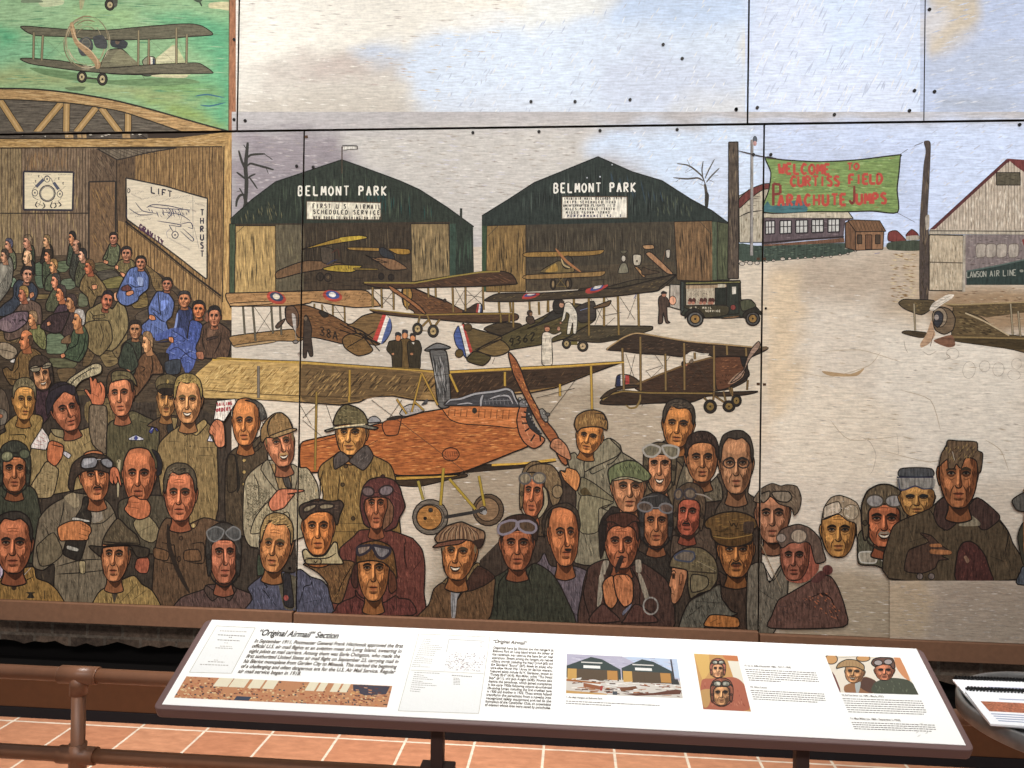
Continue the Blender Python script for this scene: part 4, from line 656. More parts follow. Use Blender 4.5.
sub('painted_tail'); O('180,270 240,300 480,370 480,400 320,470 260,500 200,420', '5a4a2a', .9); O('300,480 480,400 560,470 520,510 430,530', '6a5630', .9); O('215,550 280,490 400,530 390,570 340,605 240,580', '4a4022', .9); P('180,275 195,280 262,490 235,510 165,290', 'a83a30', 0); P('165,290 180,280 240,510 212,538 135,305', 'd4d0c6', 0); O('135,305 155,300 212,538 190,520 130,440 112,360', '42548a', .7); EO(155, 508, 32, 34, '54431f', .8, rot=30); EO(225, 300, 32, 30, '4e3c22', .7); L('440,540 420,590', '3a2e1c', 1.4); wires(('280,480 490,370', '290,490 480,400'), INK, .8)
sub('painted_wheels'); S(540, 290, 8); struts(('230,425 300,425',), '6c6230', 3); wheel(212, 430, 34, 40); wheel(342, 450, 43, 43, hub='b09a74')
sub('painted_struts'); S(540, 290, 8); struts(('65,85 62,180', '390,55 392,365', '512,40 512,290', '622,35 630,360', '785,25 790,290', '270,65 272,120'), '7c6430', 1.7); S(440, 290, 8); struts(('470,95 478,180', '560,95 568,180', '585,95 588,300', '715,95 720,180', '790,95 795,200', '485,190 488,260', '555,190 555,260', '865,90 868,180'), '7c6430', 1.5); S(540, 290, 8); wires(('520,50 620,180', '640,60 760,240', '770,50 700,230', '500,210 650,180', '400,60 500,230', '510,110 440,280', '600,220 520,290')); L('770,35 750,70', '4a5a90', 2)
sub('painted_propeller'); O('430,135 560,85 565,100 540,130 440,150', '5e4830', .8)
sub('painted_upper_wing'); S(460, 225, 8); O('200,600 310,550 640,545 900,530 1100,510 1300,500 1700,400 1710,412 1600,500 1560,530 1200,575 880,590 500,612 240,612', '403627', .9); hatch('250,600 330,560 1300,520 1650,430 1580,510 880,580', '655636', 40, .6, (1, -.5), .03, 16)
sub('painted_roundel', 'red, white and blue roundel'); P('498,590 505,570 530,550 640,550 600,580 540,595', 'a8382f'); P('515,575 530,555 610,553 580,572', '3d4a80'); P('535,562 550,552 600,552 570,566', 'd2cfc8'); S(580, 225, 8); P('45,540 60,510 220,478 200,505 130,540 70,550', 'a8382f'); P('80,525 100,500 185,482 170,510 110,528', '3d4a80'); P('105,512 120,492 175,485 150,508', 'd2cfc8')
fig('painted_airman', 'airman crouching by a cockpit'); S(440, 290, 8); E(718, 185, 24, 26, '3a2c22'); O('695,215 740,210 760,260 720,275 690,250', '4a3a2c', .7); E(728, 195, 12, 14, '7a5a40')
fig('painted_mechanic', 'mechanic in white overalls climbing on a wing'); S(540, 290, 8); O('200,110 240,100 290,170 300,230 290,345 265,345 262,260 240,350 215,350 225,260 235,200 210,180 200,230 170,260 185,190', 'c9c2b0', .6); hatch('205,120 240,110 290,200 280,330 225,330 240,200', '9a917e', 10, .5, (.1, 1), .15, 3); EO(172, 122, 20, 22, 'b98a6c', .6); P('150,100 165,82 195,92 185,110', '3c2f26'); EO(165, 265, 10, 10, 'a8785c', .4)
fig('painted_mechanic', 'mechanic in long white coat reaching up'); O('20,350 60,335 110,355 165,335 170,350 100,385 95,420 98,595 20,595 15,450', 'c6bda9', .6); hatch('25,360 90,360 90,585 25,585', '978d79', 10, .5, (.02, 1), .3, 4); L('14,400 12,595', INK, .9); L('92,390 100,590', INK, .9); EO(58, 312, 22, 24, 'b37a58', .6); P('32,310 36,285 75,285 78,300 55,298', '4a3024'); EO(150, 310, 14, 18, 'a8785c', .5)
fig('painted_airmen_group', 'three airmen standing close together'); G(.35, 0)
S(340, 290, 8)
sub('painted_airman'); O('490,395 560,395 570,480 555,625 495,625 480,480', '5d4926', .7); EO(520, 365, 24, 26, 'b4784c', .6); P('497,350 500,320 520,315 545,325 544,350 520,342', '32343a')
sub('painted_airman'); O('400,410 490,405 498,520 490,622 425,622 415,530 375,480 385,440', '38301f', .7); EO(467, 385, 22, 26, 'b97a4c', .6); P('442,370 445,342 470,335 492,350 488,372 465,362', '2b2d30'); E(425, 512, 10, 8, 'a87450')
sub('painted_airman'); O('545,415 630,405 655,470 645,530 640,628 565,628 545,520', '342d1e', .7); EO(585, 385, 22, 26, 'b97a4c', .6); P('560,375 565,348 590,344 608,358 606,380 585,365', '2b2622'); P('575,420 595,420 590,435', 'c8c4b8'); E(575, 512, 12, 9, 'b07850')
fig('painted_mail_truck', 'dark green mail truck with a mesh side'); G(.3, 0); S(640, 260, 8)
sub('painted_body'); O('325,170 355,175 800,165 805,320 890,320 925,375 950,400 830,460 690,465 500,465 420,470 330,440', '33362a', .9, sm=0); O('360,178 800,170 805,185 362,198', '6f6a3a', .7, sm=0); O('365,205 600,200 600,360 365,365', 'a89c86', .7, sm=0); hatch('370,235 595,230 595,350 370,355', '5a5246', 40, .4, (1, 1), .1, 3, .2); hatch('370,235 595,230 595,350 370,355', '5a5246', 40, .4, (1, -1), .1, 4, .2); P('366,205 690,198 690,222 366,232', '9a8468', 0)
for x in (400, 430, 490, 520, 560, 580): E(x, 325, 16, 22, '4a2c24'); E(x-6, 345, 14, 12, 'a06a54')
O('600,225 690,220 690,360 600,365', '23261f', .6, sm=0); P('620,195 680,195 680,220 620,222', 'b0a894', 0); O('735,215 768,212 768,275 735,280', 'c2bcae', .7, sm=0); O('692,190 790,185 790,430 692,440', '2c3028', .7, sm=0); P('735,216 766,214 766,272 735,276', 'c2bcae', 0); EO(743, 380, 22, 22, '7a3830', .6); O('360,370 690,365 690,440 500,462 400,400', '3e3826', .6)
letters('U.S. MAIL', 400, 376, 12, 14, 'bdb49c', .7, 20, 0); letters('SERVICE', 522, 402, 11, 14, 'bdb49c', .7, 18, 0)
O('800,330 880,318 925,370 820,410', '464834', .7); O('690,455 800,445 760,465 650,470', '6a5034', .5)
sub('painted_wheels'); wheel(440, 473, 62, 58, '5b5a56', '8a6a34', 1.6); wheel(900, 470, 55, 55, '4a4844', '8a6a34', 1.6); O('360,430 400,395 450,390 500,430 515,460 490,440 440,410 390,430 360,470', '2a271e', .7); O('820,440 860,400 910,385 960,410 970,440 920,420 860,430 840,470', '2a271e', .7)
sub('painted_open_door'); O('238,195 320,200 322,400 235,375', 'a39a8c', .9, '2b2a24', sm=0); O('325,170 350,175 350,400 325,440', '3a3f3a', .7, sm=0)
fig('painted_postman', 'postman carrying a pale sack to the truck'); O('150,300 170,285 205,295 235,335 230,375 215,380 220,480 240,500 205,502 185,420 180,500 145,508 150,400 145,340', '46362c', .7); EO(190, 280, 18, 18, 'a8745a', .5); P('166,262 185,248 215,260 210,272 168,272', '2a2522'); EO(260, 325, 28, 36, 'd49a78', .7)
fig('painted_biplane', 'dark brown biplane at the right with a blurred propeller'); G(.35, 1); S(600, 325, 8)
sub('painted_tail'); O('125,470 135,410 165,395 230,400 290,430 330,480 200,495 125,492', '4a3826', .8); P('130,480 135,412 165,397 165,490 130,490', '262c48', 0); P('165,397 200,400 195,488 165,490', 'c8c3ba', 0); P('203,400 232,404 235,470 203,475', 'a83c34', 0)
sub('painted_fuselage'); O('280,480 480,400 700,310 880,265 1020,250 1160,245 1180,420 1130,470 1000,520 700,545 400,540 300,520', '3d2a1c', .9); L('280,480 480,395 700,310 880,262 1020,250', '6b522e', 1.8, 0, 1); hatch('480,420 900,290 900,520 480,530', '5c3f28', 26, .6, (1, -.3), .08, 17); hatch('480,420 900,290 900,520 480,530', '281b12', 26, .6, (1, -.3), .08, 18); S(660, 325, 8); O('440,260 640,255 660,330 700,350 710,410 600,480 460,520 440,400', '5a3823', .8); P('540,470 600,400 670,360 690,400 600,460', '9a7a60'); hatch('450,280 640,270 650,340 460,400', '8a5a38', 16, .6, (1, -.2), .2, 19); hatch('450,400 560,380 540,470 460,500', '2e1e14', 10, .7, (0, 1), .3, 20); O('640,240 690,240 690,290 660,330', '211c1a', .7); O('690,340 710,400 620,470 560,490 660,420', '2a211b', .7)
sub('painted_lower_wing'); S(600, 325, 8); O('0,630 60,560 180,525 400,540 900,540 1260,530 1160,560 1000,570 860,570 720,620 450,625 200,640', '332519', .9); L('20,600 80,555 180,530 400,543 900,547', '7d6634', 1.4, 0, 1); O('0,590 60,530 160,490 300,480 290,500 140,520 60,570', '3a2c1e', .7); L('205,640 240,665 290,655 320,600 320,555', '7d6634', 2); L('330,650 360,620', '2a2018', 1.4)
sub('painted_wheels'); struts(('910,535 905,600', '830,580 870,620', '920,570 1010,630', '985,530 1005,610', '1030,500 1070,590', '1050,500 1060,550', '1180,440 1175,520'), '6e5630', 1.5); wheel(880, 652, 52, 55, '26211c', '77602f'); wheel(1030, 650, 50, 46, '26211c', '77602f'); wheel(1090, 605, 40, 48, '26211c', '77602f'); L('930,645 980,645', '4a3c28', 1.4)
sub('painted_pilot'); EO(668, 310, 18, 22, '28201b', .6); EO(727, 288, 18, 20, '6a5a48', .6); E(690, 320, 8, 8, 'a87050')
sub('painted_upper_wing'); O('55,200 75,175 180,105 260,70 340,68 700,130 1000,155 1220,175 1340,180 1320,205 1200,260 1160,255 1000,250 900,250 800,220 690,230 650,255 520,240 330,230 180,210', '35281d', .9); hatch('90,190 260,85 700,140 900,165 880,230 620,235', '594330', 34, .6, (1, -.3), .06, 21); L('55,198 75,175 180,105 260,72 340,70 700,130 1000,157 1220,176 1340,180', 'a2865a', 1.3, 1, 1); P('700,230 740,212 800,225 870,230 850,245 740,262 700,300', 'c9c0ae'); 
sub('painted_struts'); struts(('178,185 190,520', '322,95 325,525', '522,230 525,525', '672,145 675,520', '910,165 912,530', '1012,165 1016,240', '1165,185 1168,250', '755,220 758,275'), '7a6238', 1.7); wires(('205,230 270,410', '280,235 240,400', '360,370 500,325', '440,240 505,330', '500,335 410,420', '370,370 410,420', '540,380 660,530', '760,300 910,520', '790,340 690,480', '560,250 530,290'))
sub('painted_propeller'); S(660, 325, 8); O('785,130 800,160 780,200 720,270 690,330 640,420 560,465 620,400 670,350 690,280 730,190', '8e7462', .7); P('815,175 850,170 862,188 815,205', '6d5a44')
# ---------------------------------------------------------------- the big orange biplane
fig('painted_biplane', 'large orange biplane with a tall radiator and gold wings'); G(.35, 1); S(180, 340, 4)
sub('painted_upper_wing'); S(180, 340, 4); 
S(0, 0, 1); O('190,381 200,371 213,360 222,358.5 300,362.5 420,370 432,371 432,372 566,366 623,362 590,374 555,388 530,393 500,395 440,401 415,400 393,396 370,396.5 360,402 340,405 300,402 256,399 206,398 196,392', '8c6e3e', 1, sm=0)
P('190,381 200,371 213,360 222,358.5 301,362.5 301,402 256,399 206,398 196,392', 'ae8f52', 0)
for c, n, sd in (('cbae6e', 90, 33), ('7a5c28', 90, 34)): hatch('200,372 222,362 300,366 300,398 206,394', c, n, .7, (-.9, 1), .1, sd)
for c, n, sd in (('6a5028', 70, 35), ('35281a', 120, 36)): hatch('300,366 420,373 560,370 600,368 530,390 440,397 380,394 302,399', c, n, 1, (-.9, 1), .06, sd)
P('440,374 566,368 616,364 590,373 555,387 500,394 442,399', '3b2b1d', 0); hatch('442,376 566,370 600,368 540,388 446,398', '5d452c', 50, .7, (-.9, 1), .06, 37); hatch('442,376 566,370 600,368 540,388 446,398', '241a12', 40, .7, (-.9, 1), .06, 38)
P('303,365 350,368 420,373 420,398 393,394 360,400 340,403 303,400', '665030'); 
hatch('304,367 420,374 420,395 380,393 340,400 304,398', '9a7c48', 70, 1, (-.9, 1), .09, 39); hatch('304,367 420,374 420,395 380,393 340,400 304,398', '3c2d1a', 70, 1, (-.9, 1), .09, 40)
L('206,390 260,394 303,396 360,398', '3b2d1a', .8, 0, 1); L('213,360 222,358.5 300,362.5 420,370 436,372', 'b28f38', 2.4, 0, 1); L('450,372 566,366 624,362', 'c29a34', 2.2, 0, 1); L('213,358.6 300,361 436,370.6', INK, .7, 0, 1); L('450,370.6 566,364.8 624,361.2', INK, .7, 0, 1)
sub('painted_lower_wing'); S(300, 395, 8); O('770,650 1100,640 1320,630 1330,655 1180,680 960,730 790,720', '3c2f20', .9); O('770,652 1020,645 1280,640 1160,660 780,680', 'b88f35', .6); S(520, 460, K); P('-900,60 0,30 380,-10 390,20 200,50 0,90 -600,140', '2a2118', 0); P('-300,40 0,28 380,-20 384,8 0,48 -300,64', 'c79c2c', 0)
sub('painted_fuselage'); S(300, 395, 8)
O('10,390 120,350 300,310 560,245 840,180 1000,135 1300,90 1560,70 1760,60 1830,110 1860,200 1900,300 1840,400 1700,460 1500,540 1280,620 1000,640 780,640 560,600 300,600 120,620 10,600', 'a45c26', 1.1)
for c, n, sd in (('c67c3a', 162, 22), ('7c3f1c', 144, 23), ('d18c48', 90, 24), ('8e4c22', 108, 25)): hatch('30,400 600,260 1300,110 1740,80 1840,250 1700,430 1000,620 600,590 30,580', c, n, .9, (1, -.1), .05, sd)
L('15,410 300,330 560,260 700,230', '4a2412', 1); L('120,600 560,590 780,635', '2e1a10', 1)
O('660,250 680,210 810,170 790,300 770,320 690,320', '9a5426', .8); P('700,185 770,165 815,165 830,180 760,200 700,205', '2b241e'); E(605, 215, 10, 8, '4a3a2c'); P('545,215 560,180 600,168 640,190 650,215', '8c8a86')
O('545,220 560,182 600,168 635,188 645,215', '8c8c8c', .7)
sub('painted_engine'); S(420, 380, 8)
O('180,215 300,205 560,205 790,215 785,378 620,370 480,360 340,350 250,320 205,270', 'b96e34', .8); hatch('200,225 560,210 780,220 775,370 480,355 260,310', 'd9955c', 22, .8, (1, 0), .1, 26); hatch('200,225 560,210 780,220 775,370 480,355 260,310', '94501f', 16, .7, (1, 0), .1, 27)
for k in range(11):
    if k != 4: L([(235+k*48, 228+k*1), (230+k*48, 285+k*3)], '2c160a', 1.7)
E(438, 245, 20, 24, '2e2a22')
O('800,215 860,215 850,300 880,380 940,430 1000,470 970,520 910,548 840,505 795,430 775,320', 'a8643c', 1); hatch('805,230 840,300 880,400 960,480 910,530 800,400', 'c88c60', 12, .7, (.6, 1), .2, 28)
for s in ('830,255 865,265', '810,295 850,298', '815,345 862,345', '840,410 875,385', '885,490 920,435', '965,490 960,440'): L(s, '1e1816', 2, taper=.8)
P('855,220 900,230 900,300 930,370 980,430 940,430 880,380 850,300', '2b2a2a'); 
for k in range(7): E(872+k*13+max(0, k-3)*5, 270+k*24, 6, 6, '8a8884')
EO(248, 593, 68, 52, 'a4592a', 1)
for k in range(6): L([(205+k*18, 572), (210+k*18, 612)], '241408', 1)
sub('painted_radiator'); S(340, 290, 8); O('680,478 775,425 880,455 870,470 770,490 700,490', '6e6e6c', 1); O('720,490 770,480 850,490 875,660 885,920 790,930 760,680', '5c5b58', 1.1); hatch('735,500 845,495 870,900 795,900', '9a9996', 40, .7, (.14, 1), .3, 29, .2); hatch('735,500 845,495 870,900 795,900', '2e2d2c', 46, .7, (.14, 1), .3, 30, .2); L('755,685 880,675', '2a2826', 1.4); L('690,478 775,470 870,468', '2e2d2c', .9)
sub('painted_wheels'); S(340, 465, K); struts(('835,170 890,370',), '9a8a34', 2.4); L('880,170 912,360', INK, 1); EO(965, 555, 190, 190, '6a6256', 1.2); EO(965, 555, 150, 140, '6c6254', .8); EO(955, 558, 135, 132, 'a06e32', 1, rot=0); hatch('840,520 940,430 1080,500 1060,650 920,680', 'c28c46', 18, .8, (.5, 1), .2, 31); EO(910, 568, 16, 16, '1e1a18', .6); EO(968, 480, 22, 20, '3a3836', .8)
S(480, 500, K); EO(90, 105, 165, 170, '574634', 1.2); EO(80, 100, 125, 125, '83684a', 1); EO(30, 110, 42, 40, '8c8884', .9); E(28, 112, 22, 22, '4a4a4a'); struts(('-10,-260 50,60',), 'a38a24', 2.2); S(420, 510, K); L('270,75 560,25', '2c2a28', 3.4, 0, 1); L('560,25 700,-10', '3a3836', 3.4, 0, 1); E(690, 25, 26, 24, '8c8c8a')
sub('painted_undercarriage'); S(400, 340, 4); struts(('175,512 163,660', '198,555 302,676'), 'a38a24', 2.4)
sub('painted_cylinders'); S(420, 380, 8)
O('205,205 225,165 330,140 430,105 560,90 700,65 745,85 770,140 795,215 500,208', '3f3f42', .8)
for k in range(8): L([(520+k*30, 150), (528+k*30, 195)], '77777a', 1.2)
for s, w in (('212,190 245,160 330,150 440,112 600,92 690,72 735,92 760,150 785,195', 1.9), ('560,150 640,125 710,130 745,190', 1.7), ('488,210 490,160 505,118', 2.2), ('300,195 380,185 420,190', 1.4), ('510,170 740,160', 1)): L(s, '1e1d1f', w+1.2); L(s, '9a9a9c', w)
O('795,175 830,150 865,180 870,215 800,215', '6a6a6a', .7)
for x, y in ((800, 150), (830, 175), (855, 195)): EO(x, y, 12, 12, '8c8c8a', .6)
sub('painted_windscreen'); S(300, 395, 8); O('800,150 830,100 880,75 940,80 980,110 990,130 850,170', 'a39e98', .8)
for k in range(7): L([(830+k*22, 100-abs(k-3)*-4), (845+k*22, 155-k*5)], '4a484a', .8)
P('970,80 1020,30 1020,70', '4a4a4a')
S(0, 0, 1); sub('painted_struts'); struts(('259,366 259,398',), '6f675c', 2); struts(('350,370 350,396', '349.5,396 349.5,402'), 'a8842f', 1.8); struts(('317,392 315.5,470',), '8a6f2c', 1.7); struts(('422,373 412,412', '422,373 438,405', '397,399 407,414', '415,402 424,410'), 'a8842f', 1.5); struts(('450,374 458,392', '505,372 505,386', '591,366 592,410', '560,384 560,396'), 'b08c2c', 1.9)
wires(('303,418 320,402', '303,420 322,436', '326,403 336,432', '372,400 470,475', '300,404 312,425', '402,400 388,420', '520,386 500,396', '580,374 545,420', '536,398 575,388', '256,399 268,440', '360,450 378,440'))
sub('painted_propeller'); S(440, 290, 8); O('548,515 565,505 610,560 650,640 700,780 760,900 830,1020 920,1130 970,1230 1020,1380 1000,1400 960,1360 900,1240 830,1140 760,1020 680,860 590,680', '8a4f28', 1); hatch('570,530 640,660 740,880 880,1100 820,1090 700,860 590,650', 'c07e3c', 24, .8, (.5, 1), .07, 41); hatch('570,530 640,660 740,880 880,1100 820,1090 700,860 590,650', '55301a', 20, .8, (.5, 1), .07, 42)
S(500, 370, 8); O('315,320 340,310 370,340 385,400 370,420 345,400 325,360', '6e6c66', .8); EO(382, 355, 18, 14, '4c4a46', .7); EO(350, 345, 10, 9, '9a988e', .5); EO(368, 400, 9, 9, '9a988e', .5)
# ---------------------------------------------------------------- the front rows, left of the seam
S(0, 350, K)
fig('painted_men_behind', 'dark coats between the front-row men'); G(.45, 0)
P('-300,420 140,420 300,700 480,560 900,480 1100,520 1500,560 2000,560 2300,700 2550,1500 3150,1700 3180,2800 -300,2800', '3a3128', 0)
hatch('0,700 2300,700 2400,2600 0,2600', '5a4d3a', 120, .7, (.2, 1), .035, 41); hatch('0,700 2300,700 2400,2600 0,2600', '241d17', 100, .8, (.2, 1), .035, 42)
O('-60,400 60,440 110,600 100,800 -60,850', '55483a', .6); O('-60,620 60,640 90,700 60,790 -60,800', '6e6558', .6); EO(15, 705, 26, 22, 'b07048', .6)
P('930,560 1250,520 1300,760 950,780', '6b5a38'); hatch('940,570 1250,540 1280,750 950,760', '33281a', 16, .7, (1, 0), .25, 3)
P('1700,500 1950,480 1950,760 1700,760', '5b4a30'); hatch('1400,600 1900,560 1900,760 1400,760', '2c2218', 14, .8, (1, -.1), .25, 4)
man('laughing aviator in a close dark helmet', '390,390 560,410 620,560 500,760 400,800', '3b2a2e'); head(455, 255, 205, 340, .1, -10, 'c08858', hs=None, hat='helmet', hatc='3d3228', smile=1, age=.6, neck=0)
detail('painted_goggles', lambda: O('330,190 390,165 440,185 430,225 370,235 335,215', '857b64', .8), lambda: O('460,170 520,130 560,145 550,180 500,200 465,195', '857b64', .8), lambda: L('320,200 440,180 560,160', INK, 1.2))
S(88, 350, K)
man('hand raised beside a pale sleeve', '-260,420 -180,300 60,150 150,160 140,250 -60,330 -180,470', '9c9070', 'painted_sleeve', folds=('-230,420 -100,290 80,180',)); L('30,200 120,190', '3a3a3a', 2.2)
hand('25,300 45,290 60,330 80,300 100,310 110,350 150,340 190,400 195,480 170,580 60,580 30,520 -30,430 0,420 40,470', 'b5663f', .8, ('60,330 75,410', '100,350 105,400', '50,460 120,500', '130,350 150,400 150,460'))
S(0, 420, K)
man('older man with golden skin in khaki tunic', '110,0 60,60 70,120 -20,200 0,560 330,560 400,330 470,0 400,-60 200,-60', '8a713e', folds=('110,20 110,210', '180,0 260,70 340,90', '110,160 270,155 280,200', '440,0 360,110')); S(0, 350, K)
head(285, 525, 235, 440, .38, 2, 'c98f3f', '6b6044', 'short', age=.8, light=-1)
S(0, 420, K)
man('young man with wavy dark hair holding a letter', '560,120 850,110 1020,60 1200,120 1230,360 1100,560 1000,700 520,800 320,760 340,300 500,250', '88744a', folds=('830,210 880,300', '1130,100 1180,240', '560,470 400,590 390,700', '900,270 1010,200', '640,520 580,760', '690,470 760,640'))
O('510,440 630,520 620,640 560,820 330,820 340,700 430,560', '8f7c55', .9); hatch('510,460 620,530 560,800 340,800 440,560', '564a30', 30, .5, (1, .15), .15, 7)
O('560,90 840,130 840,180 760,205 600,170', '7d7150', .9); L('700,180 800,185', INK, 2)
S(0, 350, K); head(735, 625, 290, 490, .45, -14, 'b0653f', '2b2428', 'part', smile=.4, age=.5, up=1.0)
sub('painted_hair'); O('590,560 520,700 500,560 540,450 620,400 700,370 800,380 820,450 790,480 700,445 640,500', '2c252a', .8); base()
S(0, 420, K); sub('painted_letter'); O('460,80 520,160 545,230 500,320 340,300 340,270', 'c9c0b8', .8, sm=0)
for i in range(4): L([(370+i*32, 250-i*38), (430+i*25, 270-i*35)], 'a03c3c', 1.3)
for i in range(3): L([(400+i*32, 295-i*40), (450+i*25, 300-i*35)], 'a03c3c', 1.3)
O('680,360 700,330 770,370 740,410', 'c0bcc0', .7); base()
hand('530,240 570,220 640,240 690,280 670,400 600,490 520,430 512,330', 'b5673c', .9, ('580,225 585,265', '615,235 620,270', '650,250 650,285', '690,290 640,280 560,260'))
S(88, 360, K); fig('painted_sleeve', 'raised brown sleeve below the hand'); O('30,490 110,480 205,500 215,700 200,1000 60,900 20,700', '6b5c48', .9); hatch('40,500 200,510 205,980 60,880', '94836a', 24, .5, (.2, 1), .1, 5); hatch('40,500 200,510 205,980 60,880', '3d3226', 24, .5, (.2, 1), .1, 6);
S(88, 360, K)
man('young soldier in a garrison cap and olive tunic', '330,620 480,540 620,600 720,650 780,760 790,1200 520,1300 300,1300 210,1050 220,700', '4d4730', folds=('340,640 350,780', '560,650 700,690', '790,760 760,1050'), hi='380,640 500,570 520,620 390,690')
S(88, 420, K); detail('painted_badge', lambda: O('445,195 520,160 605,200 580,215 460,215', 'b0b0b8', .6), lambda: P('500,190 520,165 545,190 530,210 510,210', '343a70'), lambda: O('660,120 720,40 775,100 745,120 715,85 690,145', '343a78', .5), lambda: L('680,110 720,65', 'c8c8d0', 1), lambda: L('735,80 760,105', 'c8c8d0', 1))
S(88, 360, K); head(345, 350, 265, 500, -.25, -4, 'c4774a', '3f3020', 'short', age=.25, light=-1)
sub('painted_cap'); O('260,150 290,120 340,110 460,130 520,220 530,280 470,220 400,205 300,225 265,235', '5f5538', 1); L('265,170 400,165 500,230', '2c2418', 1); hatch('270,150 450,130 510,220 400,200 270,230', '7d7048', 14, .5, (1, .1), .25, 3); base()
man("officer in a stiff peaked cap with collar and tie", '640,700 800,600 960,600 1060,700 1060,1250 760,1250 770,760', '4b3a28'); detail('painted_shirt', lambda: O('800,620 860,690 880,760 930,760 960,620', '7d6a42', .8), lambda: O('860,670 890,660 910,690 920,760 880,800 850,740', '2b2b2a', .8))
head(850, 405, 205, 400, -.05, 3, 'b17c3e', '2b221a', None, hat='peaked', hatc='54492f', must='5a4026', age=.5)
S(176, 380, K)
man('smiling fair-haired man in khaki shirt', '0,520 60,480 150,540 300,420 360,470 440,560 450,800 430,1500 -60,1500 -180,1000 -180,700 -60,560', '7d6840', folds=('150,540 160,760', '-100,650 60,660', '260,720 420,720', '250,800 400,810', '130,560 130,1000'))
O('60,480 150,540 100,590', '8d7748', .8); O('300,420 170,540 230,590 340,470', '8d7748', .8); E(160, 705, 9, 9, INK)
head(130, 205, 285, 520, -.15, 0, 'c88b50', '84703c', 'part', smile=1, age=.5)
sub('painted_letter'); O('445,220 640,200 650,240 520,440 410,420', 'd3cabd', .8, sm=0); letters('SAILING', 445, 245, 16, 32, '9a3038', 1.0, 24, -2); letters('ORDERS', 440, 305, 17, 34, '9a3038', 1.1, 27, -3); O('340,650 370,580 410,660', 'b8b8c0', .7, sm=0); base()
hand('380,480 430,420 480,430 520,480 530,690 470,720 430,690 400,600 360,560', 'b9714a', .9, ('390,470 440,540', '370,520 420,580', '430,430 480,500', '520,480 500,440'))
man('man with high forehead in high-collared tunic', '690,700 880,610 940,640 980,760 1000,1600 560,1600 540,900 600,760', '463a2a', folds=('700,720 720,800 860,760 930,700', '720,800 700,1500', '560,850 560,1000')); O('690,700 720,750 850,720 930,620 910,590 800,690', '4d4130', .8)
for y in (855, 980, 1110, 1250): E(735, y, 16, 16, 'b89a58')
for s in ('575,800 640,820 680,1100 660,1200', ): L(s, '221e18', 3)
O('560,820 640,820 660,1150 560,1180', '3f3425', .7)
head(735, 435, 275, 530, -.32, 0, 'c67a38', '3e3a34', None, age=.5)
sub('painted_hair'); O('740,215 850,215 930,270 975,390 910,430 890,300 830,240', '45423c', .8); hatch('800,230 930,280 960,380 910,400 880,290', '6d6a62', 10, .5, (.3, 1), .3, 3); base()
S(228, 400, K)
man('man in a sporting cap and checked tweed jacket, pointing', '440,640 660,680 780,720 860,730 960,900 980,1120 900,1400 700,1500 500,1560 250,1560 170,1380 180,900 260,760', '93886c', 'painted_jacket', folds=('280,790 330,900 340,1150', '460,700 540,860 560,950', '360,730 480,900 530,970'))
hatch('200,850 330,900 480,980 520,1300 300,1430 190,1380', '4d4634', 220, .55, (1, .8), .07, 5, .2); hatch('200,850 330,900 480,980 520,1300 300,1430 190,1380', '5a533e', 220, .5, (1, -.8), .07, 6, .2); hatch('680,700 860,740 960,900 960,1100 700,1100', '5d563f', 120, .5, (.8, 1), .1, 7, .2)
P('470,680 560,950 680,950 670,690 600,730', '8a7048'); O('600,740 640,760 680,930 620,920 590,820', '45403a', .8); O('440,640 550,950 520,960 360,740', '857b62', .8); O('680,690 690,950 720,960 760,740', '857b62', .8)
O('440,1085 520,1230 640,1190 660,1260 560,1330 400,1400 250,1420 300,1250', '988c6c', .8); hatch('430,1110 540,1240 420,1380 270,1410 310,1250', '4d4634', 70, .5, (1, 1), .12, 8, .2); L('270,1240 540,960', INK, 1.3)
hand('440,1090 540,960 640,945 800,955 820,970 740,985 640,1000 720,1000 690,1040 650,1090 600,1150 480,1180', 'b86c4a', .9, ('640,1000 720,990', '650,1050 700,1020', '640,1090 680,1060'))
head(580, 445, 290, 540, .38, -8, 'c0784e', '6a5636', 'sides', smile=.9, age=.6, must='a8824f')
sub('painted_cap'); O('360,430 360,310 420,210 500,145 580,135 650,190 690,260 700,300 740,315 640,360 500,400 420,400 380,450', '80643c', 1); O('450,385 560,340 690,300 745,315 640,360 500,405', '8a7048', .9); L('440,380 430,290 460,200 520,150', INK, 1.6); L('690,290 650,190 580,140', INK, 1); hatch('470,340 500,200 600,170 680,280 560,330', 'a5834f', 20, .5, (1, .3), .2, 3); base()
S(0, 420, K)
man('aviator in dark helmet and dark green coat, at the left edge', '0,560 -60,640 -80,1400 480,1500 420,850 330,700', '3d3f31', folds=('160,850 170,960', '20,800 100,860 200,840')); head(168, 515, 290, 500, .05, 0, 'b26a3b', hs=None, hat='helmet', hatc='393a30', age=.7)
detail('painted_goggles', lambda: L('0,340 180,350 340,350', '23221c', 2), lambda: EO(88, 385, 66, 55, '6c6c50', 1.6, '2a2a22', -15), lambda: EO(272, 360, 58, 52, '565a44', 1.6, '2a2a22', 10), lambda: P('50,390 80,350 120,355 90,400', '8a8a68'))
S(0, 490, 8)
man('goggled aviator with moustache holding a dark bottle', '600,20 520,60 400,130 320,230 290,400 270,600 350,640 440,590 440,760 470,900 880,900 900,700 860,560 940,260 900,130 820,60', '6e624e', folds=('520,90 510,180 480,290', '380,300 400,400 360,460', '640,650 630,890', '550,670 530,880', '700,740 710,880', '920,180 830,260 720,270', '800,110 830,230', '460,610 650,560 840,550', '460,670 640,660 840,640', '740,560 745,650'))
